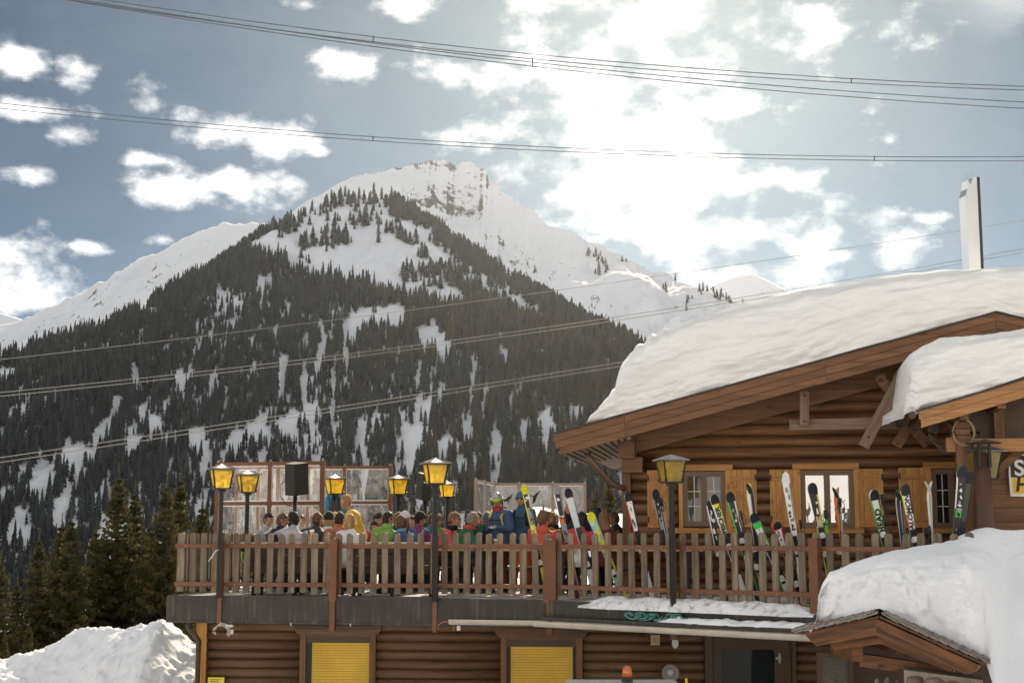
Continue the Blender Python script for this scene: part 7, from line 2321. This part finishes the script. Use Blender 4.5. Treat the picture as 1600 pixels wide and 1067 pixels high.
# ================================================================== small shingled hut and the deep snow on it, lower right
def hut():
    YL, YA, YR = 17.6, 17.0, 16.2
    Lp, Ap, Rp = at(1258, 990, YL), at(1374, 965, YA), at(1543, 1041, YR)
    back = Vector((0.9, 3.2, 0.0))
    o = thing('shingled_hut', 'small stone walled hut with a shingled gable roof under deep snow', 'hut', (Ap.x, Ap.y, -3.2))
    B = Vector(o.location)
    L0, A0, R0 = Lp - B, Ap - B, Rp - B
    SH = wood('grey_shingle', (0.12, 0.105, 0.09), (0.30, 0.27, 0.23), 'y', 0.85, 0.22, 3.0, knots=False)
    rnd = random.Random(12)
    VERGE = wood('burnt_verge', (0.040, 0.018, 0.009), (0.27, 0.110, 0.038), 'x', 0.55, 0.05, 1.3)

    def slope(P, Q, n):
        """courses of shingles stepping down from the apex P to the eave Q; only the edge that shows is laid piece by piece"""
        d = (Q - P); nrm = d.cross(back).normalized()
        if nrm.z < 0: nrm = -nrm
        t = d.normalized()
        bk = back.normalized()
        for k in range(n):
            a = P + d * (k / n)
            for j in range(3):
                for lay in range(2):
                    ln = d.length / n * 1.9
                    s = a + bk * (j * 0.20 - 0.10 + rnd.uniform(-.015, .015)) + nrm * (0.040 + 0.026 * lay + 0.020)
                    e = s + t * ln - nrm * 0.026
                    w = bk * 0.19; th = nrm * 0.020
                    mb = MB(); c = s
                    mb.hexa([Vector((0, 0, 0)), e - s, e - s + w, w, th, e - s + th, e - s + w + th, w + th])
                    sh = mb.build('shingle', SH, o, loc=s + t * (0.03 * lay))
        # one sheet of roof boarding under the snow
        mb = MB(); th = nrm * 0.025
        p = [P, Q, Q + back, P + back]
        mb.hexa([*p, *[q + th for q in p]] if (Q - P).x > 0 else [p[1], p[0], p[3], p[2], *[q + th for q in (p[1], p[0], p[3], p[2])]])
        mb.build('roof_boarding', BEAM, o)
    slope(A0, L0, 7); slope(A0, R0, 11)
    for (P, Q, nm) in ((A0, L0, 0), (A0, R0, 1)):
        d = Q - P; u = Vector((0, 0, -1)); t = d.normalized()
        wv = 0.17
        end = P + d * 0.96
        L_ = (end - P).length
        if nm == 0:
            poly = [(0.003, 0), (L_, 0), (L_ - 0.06, -wv * 0.6), (L_ - 0.11, -wv), (0.003, -wv * 1.12)]
        else:
            poly = [(0.003, 0), (L_, 0), (L_ - 0.02, -wv * 0.5), (L_ - 0.10, -wv * 0.95), (0.003, -wv * 1.12)]
        mb = MB(); mb.prism(poly, -0.07, 0.0)
        v = mb.build('verge_board', VERGE, o)
        x = t; z = (Vector((0, 0, 1)) - x * x.z).normalized(); y = z.cross(x)
        if y.y < 0:
            y = -y
        Mx = Matrix((x, y, z)).transposed().to_4x4(); Mx.translation = P + Vector((0, 0.05, -0.005)); v.matrix_local = Mx
        # second board, set back
        mb = MB(); mb.prism([(0.003, -wv * 1.0), (L_ * 0.78, -wv * 0.85), (L_ * 0.74, -wv * 1.5), (0.003, -wv * 1.75)], 0.10, 0.16)
        v = mb.build('inner_verge', VERGE, o); v.matrix_local = Mx
    # purlin ends
    for (px, py, Y, w, h, dep) in ((1340, 1020, 17.5, 0.13, 0.20, 1.2), (1408, 1010, 17.15, 0.11, 0.17, 1.5)):
        c = at(px, py, Y) - B
        mb = MB(); mb.box(-w / 2, w / 2, 0.0, dep, -h / 2, h / 2); mb.build('purlin', VERGE, o, loc=c)
    c0, c1 = at(1345, 1030, 17.6) - B, at(1490, 1052, 17.2) - B
    mb = MB(); mb.beam(c0, c1, 0.14, 0.15); mb.build('cross_beam', VERGE, o)
    # side wall of wood with an obscured window
    a, b = at(1283, 1026, 18.6) - B, at(1325, 1026, 18.6) - B
    mb = MB(); mb.box(a.x - 0.06, a.x, a.y - 0.03, a.y + 0.03, -0.3, a.z); mb.box(b.x, b.x + 0.06, a.y - 0.03, a.y + 0.03, -0.3, a.z); mb.box(a.x - .06, b.x + .06, a.y - 0.03, a.y + 0.03, a.z, a.z + 0.06); mb.build('window_frame', DARKBROWN, o)
    mb = MB(); mb.box(a.x, b.x, a.y - 0.005, a.y + 0.005, -0.3, a.z - 0.003); mb.build('pane', M('frosted_pane', (0.035, 0.032, 0.026), 0.25, var=0.5, scale=60, col2=(0.15, 0.13, 0.09), bump=0.6, spec=0.6), o)
    mb = MB(); mb.box(b.x + 0.07, b.x + 2.0, a.y + 0.3, a.y + 0.4, -0.3, a.z + 0.2); mb.build('back_wall', DARKBROWN, o)
    # dry stone wall
    STONE = M('field_stone', (0.22, 0.17, 0.135), 0.85, var=0.35, scale=9, bump=0.6, bscale=22, rnd=0.3)
    MORT = M('mortar', (0.30, 0.25, 0.19), 0.9, var=0.2, scale=20)
    s0, s1 = at(1412, 1046, 16.9) - B, at(1536, 1062, 16.35) - B
    d = s1 - s0; Lw = d.length; tz = 0
    mb = MB(); dn = Vector((0, 0, -1.2)); bk = Vector((0.15, 0.5, 0))
    mb.hexa([s0 + dn, s1 + dn, s1 + dn + bk, s0 + dn + bk, s0, s1, s1 + bk, s0 + bk]); mb.build('stone_wall', MORT, o)
    for row in range(4):
        x = rnd.uniform(0, .05)
        while x < Lw - 0.05:
            w = rnd.uniform(.13, .24); h = rnd.uniform(.085, .125)
            c = s0 + d.normalized() * (x + w / 2) + Vector((0, -0.03, -0.10 - row * 0.135))
            mb = MB(); mb.ball((0, 0, 0), w * .48, .07, h * .5, 10, 7, fn=lambda q: (1 + 0.10 * mnoise.noise(q * 2 + Vector((x, row, 0)))) * (1 / max(abs(q.x), abs(q.z), .72)) ** 0.55); st = mb.build('stone', STONE, o, True, c); x += w + 0.012
    # boulders beneath
    for i, (px, py, r) in enumerate(((1371, 1064, .11), (1387, 1061, .13), (1402, 1066, .11))):
        c = at(px, py, 17.3)
        mb = MB(); mb.ball((0, 0, 0.5), r * 0.85, r * .9, 0.62, 14, 10, fn=lambda q: 1 + 0.06 * mnoise.noise(q * 2 + Vector((i, 0, 0))))
        g = mb.build('upright_stone', M('grey_stone', (0.17, 0.17, 0.165), 0.8, var=0.3, scale=12), None, True, (c.x, c.y, c.z - 1.08))
        tag(g, ['rounded upright grey stone under the hut roof, leftmost', 'rounded upright grey stone under the hut roof, middle and tallest', 'rounded upright grey stone under the hut roof, rightmost'][i], 'stone', 'upright stones under the hut roof')


hut()


def big_mound():
    """The deep snow over the hut and the slope running off to the right."""
    NX, NY = 210, 150
    top = [(1262, 984, 17.5), (1274, 968, 17.5), (1279, 930, 17.5), (1287, 905, 17.6), (1296, 890, 17.7), (1330, 879, 17.9), (1370, 868, 18.1), (1400, 858, 18.2), (1440, 850, 18.3), (1470, 848, 18.4), (1490, 842, 18.5), (1510, 834, 18.5), (1540, 829, 18.5), (1600, 828, 18.4), (1750, 822, 18.0), (1950, 818, 17.6)]
    bot = [(1256, 984, 17.75), (1300, 968, 17.5), (1374, 950, 17.2), (1440, 980, 16.9), (1500, 1010, 16.55), (1540, 1032, 16.3), (1548, 1058, 16.0), (1556, 1085, 15.7), (1600, 1130, 15.2), (1750, 1200, 14.4), (1950, 1300, 13.4)]
    pxs = np.concatenate([np.linspace(1257, 1300, 50)[:-1], np.linspace(1300, 1950, NX - 49)])
    P = np.zeros((len(pxs), NY + 24, 3))
    tp = np.array(top); bt = np.array(bot)
    for i, px in enumerate(pxs):
        a = at(px, float(np.interp(px, bt[:, 0], bt[:, 1])), float(np.interp(px, bt[:, 0], bt[:, 2])))
        c = at(max(px, 1262), float(np.interp(px, tp[:, 0], tp[:, 1])), float(np.interp(px, tp[:, 0], tp[:, 2])))
        c.z = max(c.z, a.z + 0.01)
        wr = float(sstep(1500, 1580, np.array(px)))       # broken front on the left, even slope on the right
        s = np.linspace(0, 1, NY)
        # steep front rising to about two thirds, then a lean back to the crest
        zf = np.where(s < 0.5, 0.74 * np.sin(s / 0.5 * np.pi / 2) ** 0.9, 0.74 + 0.26 * np.sin((s - 0.5) / 0.5 * np.pi / 2))
        yf = np.where(s < 0.5, 0.16 * (s / 0.5) ** 1.5, 0.16 + 0.84 * ((s - 0.5) / 0.5) ** 1.15)
        zf = zf * (1 - wr) + (s ** 0.92) * wr; yf = yf * (1 - wr) + s * wr
        x = a.x + (c.x - a.x) * yf; y = a.y + (c.y - a.y) * yf; z = a.z + (c.z - a.z) * zf
        P[i, :NY] = np.stack([x, y, z], -1)
        t = np.linspace(0, 1, 25)[1:]
        P[i, NY:, 0] = c.x + 0.5 * t; P[i, NY:, 1] = c.y + 2.2 * t; P[i, NY:, 2] = c.z - 0.02 - 0.25 * t ** 2
    # broken, caked face
    S = np.linspace(0, 1, NY + 24)[None, :]; px2 = pxs[:, None]
    face = sstep(0.0, 0.06, S) * (1 - sstep(0.40, 0.52, S)) * (1 - sstep(1500, 1570, px2))
    n1 = fbm(px2 / 26.0, P[..., 2] * 3.2, 5, 101, 0.55); n2 = fbm(px2 / 8.0, P[..., 2] * 9, 4, 111)
    P[..., 1] -= face * (0.22 * n1 + 0.04 * n2) - 0.0
    P[..., 2] += face * 0.03 * n2
    smooth = (1 - face)
    P[..., 2] += smooth * (0.07 * fbm(px2 / 80.0, S * 6, 4, 121) + 0.012 * fbm(px2 / 12.0, S * 40, 3, 123)) * sstep(0.05, 0.2, S)
    edge = sstep(1300, 1262, px2) * (S < NY / (NY + 24.0))
    P[..., 0] -= edge * 0.06 * fbm(px2 * 0 + P[..., 2] * 7, P[..., 2] * 0 + 1.5, 3, 131)
    o = grid_mesh('deep_snow', P, SNOW_SOFT)
    tag(o, 'huge mound of snow over the small hut in the lower right corner', 'snow')


big_mound()


def left_mound():
    """Ploughed heap left of the building."""
    nu, nv = 260, 150
    px = np.linspace(-160, 345, nu)[:, None]; v = np.linspace(0, 1, nv)[None, :]
    Yc = 28.6 - 1.2 * sstep(100, 300, px)
    topy = np.interp(px, [-160, 0, 40, 90, 140, 180, 215, 245, 275, 300, 345], [1050, 1022, 1014, 1000, 985, 975, 972, 971, 965, 985, 1000])
    zc = EYE - (topy - 832) / FPX * Yc * 1.0
    Y = Yc - 5.2 + v * 9.0
    ridge2 = np.exp(-((px - 270) / 26.0) ** 2)
    h = np.where(Y < Yc, 1 - ((Yc - Y) / 5.2) ** 1.25, 1 - ((Y - Yc) / 3.8) ** 1.6)
    Z = -3.4 + (zc + 3.4) * np.clip(h, 0, 1) ** 0.85
    X = (px - 800) / FPX * (Yc + 0 * v)
    n = fbm(X * 1.3, Y * 1.3, 5, 201, 0.6); blk = np.abs(fbm(X * 3.1, Y * 3.1, 4, 205, 0.6))
    Z = Z + 0.24 * fbm(X * 0.7, Y * 0.7, 3, 200) + 0.10 * n + 0.13 * (blk - 0.18) + 0.03 * fbm(X * 9, Y * 9, 3, 209) - 0.10 + 0.35 * ridge2 * np.exp(-((Y - Yc + 0.9) / 0.8) ** 2) * 0.6
    P = np.stack([X + 0.05 * fbm(X * 4, Y * 4, 3, 211), Y, Z], -1)
    tag(grid_mesh('snow_heap', P, SNOW), 'rough ploughed heap of lumpy snow left of the lower storey', 'snow')


left_mound()


# ================================================================== spruces near the terrace
def spruce_mesh(seed, h, r, n_whorl, name):
    """Trunk with drooping boughs; every bough carries many hanging sprays of needles."""
    rnd = random.Random(seed); crown = MB(); trunk = MB()
    trunk.tube([(0, 0, -1.0), (0.03, 0, h * 0.5), (0, 0.02, h * 0.985)], [0.022 * h, 0.013 * h, 0.02], 7)
    for k in range(26):        # leader
        z = h * (0.945 + 0.06 * k / 25); a = k * 2.4; q = 0.16 * (1 - k / 27)
        p = Vector((0, 0, z)); e = p + Vector((math.cos(a) * q, math.sin(a) * q, 0.10)); n_ = Vector((-math.sin(a), math.cos(a), 0)) * 0.03
        crown.add([p, p.lerp(e, .5) + n_, e, p.lerp(e, .5) - n_], [(0, 1, 2, 3)])
    for k in range(n_whorl):
        f = (k + rnd.random() * 0.6) / n_whorl
        z = h * (0.05 + 0.91 * f)
        length = r * (1 - f) ** 1.0 * rnd.uniform(0.72, 1.16) + 0.05
        nb = 9 if f < 0.8 else 6
        for b in range(nb):
            a = 2 * math.pi * b / nb + rnd.uniform(-.35, .35) + k * 0.7
            Lb = length * rnd.uniform(0.65, 1.15)
            dirv = Vector((math.cos(a), math.sin(a), 0)); sd = Vector((-dirv.y, dirv.x, 0))
            droop = rnd.uniform(0.28, 0.50) * (1 - 0.55 * f)
            lift = 0.18 + 0.45 * f
            prev = None
            ns = max(3, int(Lb / 0.20))
            for i in range(1, ns + 1):
                t = i / ns
                p = Vector((0, 0, z)) + dirv * (Lb * t) + Vector((0, 0, Lb * (lift * t * 0.5 - droop * t * t + 0.22 * t ** 4)))
                wsp = 0.34 * (1 - 0.55 * t) * min(1.0, 0.16 + Lb * 0.55)
                for s in (-1, 1, 0, -1, 1):
                    ln = wsp * rnd.uniform(0.7, 1.35)
                    if s == 0:
                        out_ = dirv * rnd.uniform(.10, .22) + Vector((0, 0, rnd.uniform(-.16, .04)))
                    else:
                        out_ = sd * s * ln + dirv * ln * rnd.uniform(.2, .7) + Vector((0, 0, -ln * rnd.uniform(.25, .8)))
                    q = p + out_; ww = rnd.uniform(.055, .10)
                    nrm = out_.cross(Vector((rnd.uniform(-1, 1), rnd.uniform(-1, 1), rnd.uniform(-.3, 1)))).normalized() * ww
                    m_ = p.lerp(q, .55)
                    crown.add([p, m_ + nrm, q, m_ - nrm, m_ + Vector((0, 0, -ww * 1.2))], [(0, 1, 2, 3), (0, 4, 2)])
    co = crown.build(name, NEEDLE); to = trunk.build('trunk', BARK)
    cm, tm = co.data, to.data
    bpy.data.objects.remove(co); bpy.data.objects.remove(to)
    return cm, tm


def needle_mat():
    m, t, b = nodes_of('spruce_needles'); L = t.links.new
    tc = nd(t, 'ShaderNodeTexCoord'); nz = nd(t, 'ShaderNodeTexNoise'); nz.inputs['Scale'].default_value = 1.4; nz.inputs['Detail'].default_value = 5
    L(tc.outputs['Object'], nz.inputs['Vector'])
    rp = nd(t, 'ShaderNodeValToRGB'); e = rp.color_ramp.elements
    e[0].position = .30; e[0].color = (0.026, 0.034, 0.015, 1); e[1].position = .72; e[1].color = (0.130, 0.108, 0.038, 1)  # backlit gold tips and shaded inner boughs put into the needle colours
    L(nz.outputs['Fac'], rp.inputs[0])
    df = nd(t, 'ShaderNodeBsdfTranslucent'); L(rp.outputs[0], df.inputs[0]); L(rp.outputs[0], b.inputs['Base Color'])
    b.inputs['Roughness'].default_value = 0.8; b.inputs['Specular IOR Level'].default_value = 0.06
    mx = nd(t, 'ShaderNodeMixShader'); mx.inputs[0].default_value = 0.38
    L(b.outputs[0], mx.inputs[1]); L(df.outputs[0], mx.inputs[2]); L(mx.outputs[0], t.nodes['Material Output'].inputs['Surface'])
    return m


NEEDLE = needle_mat()
SPR = [spruce_mesh(1, 14.0, 3.7, 66, 'spruce_crown'), spruce_mesh(2, 14.0, 3.2, 66, 'spruce_crown'), spruce_mesh(3, 14.0, 3.5, 62, 'spruce_crown')]


def spruces():
    T = [(186, 735, 62, 1.02, 0, 'tall golden edged spruce, tallest of the left group'), (212, 762, 66, .98, 1, 'spruce close right behind the tallest one on the left'), (262, 748, 60, .92, 2, 'spruce with a pointed crown right of the tallest one'),
         (283, 740, 64, .96, 1, 'slim spruce just left of the terrace lamp'), (317, 783, 70, 1.0, 0, 'spruce partly behind the left terrace fence'), (112, 803, 58, .82, 2, 'shorter spruce left of the tallest one'), (97, 812, 62, .86, 0, 'shorter spruce at the left, in front of the snow chute'),
         (62, 835, 58, .80, 1, 'spruce second from the left edge'), (2, 870, 54, .80, 2, 'spruce cut by the left picture edge'),
         (150, 822, 66, .9, 1, 'shaded spruce between the left group and the tallest one'), (238, 812, 68, .9, 0, 'low spruce between the two tallest groups'),
         (28, 905, 60, .75, 0, 'dark low spruce near the left edge'),
         (46, 968, 44, .36, 1, 'small young golden spruce beside the snow heap'), (8, 985, 42, .36, 2, 'small young spruce at the bottom left edge'),
         (952, 748, 75, .9, 1, 'pale spruce behind the terrace beside the cabin corner'), (930, 770, 78, .9, 2, 'small spruce left of the cabin corner behind the terrace'), (818, 752, 140, .9, 1, 'lone far golden spruce top behind the glass screen')]
    for (px, py, Y, s, k, lab) in T:
        tip = at(px, py, Y); h = 14.0 * s * (0.985 if s > .5 else 1)
        base = tip.z - h
        o = thing('spruce_tree', lab, 'tree', (tip.x, tip.y, base), px * 0.37, 'spruces beside the terrace')
        o.scale = (s, s, s)
        c = link('crown', SPR[k][0], o); link('trunk', SPR[k][1], o)


spruces()


# ================================================================== overhead cables
def cables():
    CW_ = M('aluminium_wire', (0.30, 0.285, 0.265), 0.45, 0.4, var=0.05)
    DARKW = M('dark_wire', (0.10, 0.105, 0.11), 0.5, 0.3, var=0.05)

    def curve(pts, Y, n=60):
        """sighted points of a hanging cable crossing the picture at distance Y (Y may vary along it)"""
        xs = [p[0] for p in pts]; q = np.linspace(xs[0], xs[-1], n)
        co = np.polyfit(xs, [p[1] for p in pts], 2 if len(pts) > 2 else 1)
        return [at(x, float(np.polyval(co, x)), Y[0] + (Y[1] - Y[0]) * (x - xs[0]) / (xs[-1] - xs[0])) for x in q]

    def line(label, wires, Y, r, spacers=(), mat=DARKW):
        o = thing('power_line', label, 'cable')
        cs = []
        for w in wires:
            c = curve(w, Y); cs.append((w, c))
            mb = MB(); mb.tube(c, r, 6); mb.build('wire', mat, o, True)
        for (px, a, b) in spacers:
            def pt(i):
                w, c = cs[i]; k = min(range(len(c)), key=lambda j: abs((800 + FPX * c[j].x / (c[j].y * CP + (c[j].z - EYE) * SP)) - px)); return c[k]
            A, B = pt(a), pt(b); B = Vector((A.x, B.y, B.z))
            mb = MB(); mb.tube([A + Vector((0, 0, .06)), B - Vector((0, 0, .06))], r * 1.5, 6); mb.build('spacer', mat, o)
    line('four high power lines sweeping across the top of the sky', [[(-200, -60), (165, 0), (570, 54), (800, 81), (980, 99), (1325, 126), (1600, 136), (1900, 140)], [(-200, -52), (165, 8), (570, 64), (800, 88), (980, 107), (1325, 131), (1600, 141), (1900, 146)],
                                                                 [(-200, -62), (85, 0), (570, 66), (800, 93), (1000, 113), (1200, 133), (1600, 161), (1900, 172)], [(-200, -58), (85, 3), (570, 71), (800, 98), (1090, 131), (1600, 170), (1900, 184)]], (110, 120), 0.040,
         [(570, 0, 1), (838, 1, 3), (1325, 0, 1)])
    line('pair of power lines crossing the sky above the summit', [[(-200, 140), (0, 160), (360, 194), (600, 213), (800, 229), (1123, 242), (1377, 247), (1600, 245), (1900, 238)], [(-200, 148), (0, 169), (315, 198), (600, 219), (800, 234), (1123, 248), (1377, 253), (1600, 251), (1900, 246)]],
         (115, 125), 0.035, [(599, 0, 1), (1377, 0, 1)])
    line('upper single sunlit cable before the forest', [[(-200, 580), (50, 556), (400, 519), (760, 475), (980, 440), (1190, 400), (1440, 365), (1600, 343), (1900, 300)]], (130, 150), 0.028, (), CW_)
    line('middle pair of sunlit cables before the forest', [[(-200, 632), (0, 612), (400, 570), (800, 519), (1000, 489), (1133, 467), (1440, 425), (1600, 384), (1900, 330)], [(-200, 638), (0, 618), (400, 575), (800, 525), (1000, 495), (1133, 473), (1440, 430), (1600, 389), (1900, 336)]], (120, 150), 0.034, (), CW_)
    line('lowest pair of sunlit cables before the forest', [[(-200, 745), (0, 714), (400, 653), (800, 594), (960, 568), (1200, 530), (1500, 478)], [(-200, 753), (0, 722), (400, 659), (800, 600), (960, 574), (1200, 537), (1500, 486)]], (110, 140), 0.036, (), CW_)


cables()


# ================================================================== haze
def haze():
    mb = MB(); mb.box(-9500, 9500, -3050, 9400, -75, 1010)
    m, t, b = nodes_of('air'); t.nodes.remove(b)
    pv = nd(t, 'ShaderNodeVolumePrincipled')
    pv.inputs['Color'].default_value = (0.86, 0.90, 0.96, 1)
    pv.inputs['Density'].default_value = HAZE
    pv.inputs['Anisotropy'].default_value = 0.78
    t.links.new(pv.outputs[0], t.nodes['Material Output'].inputs['Volume'])
    stuff(mb.build('haze', m))


HAZE = 0.000010
haze()
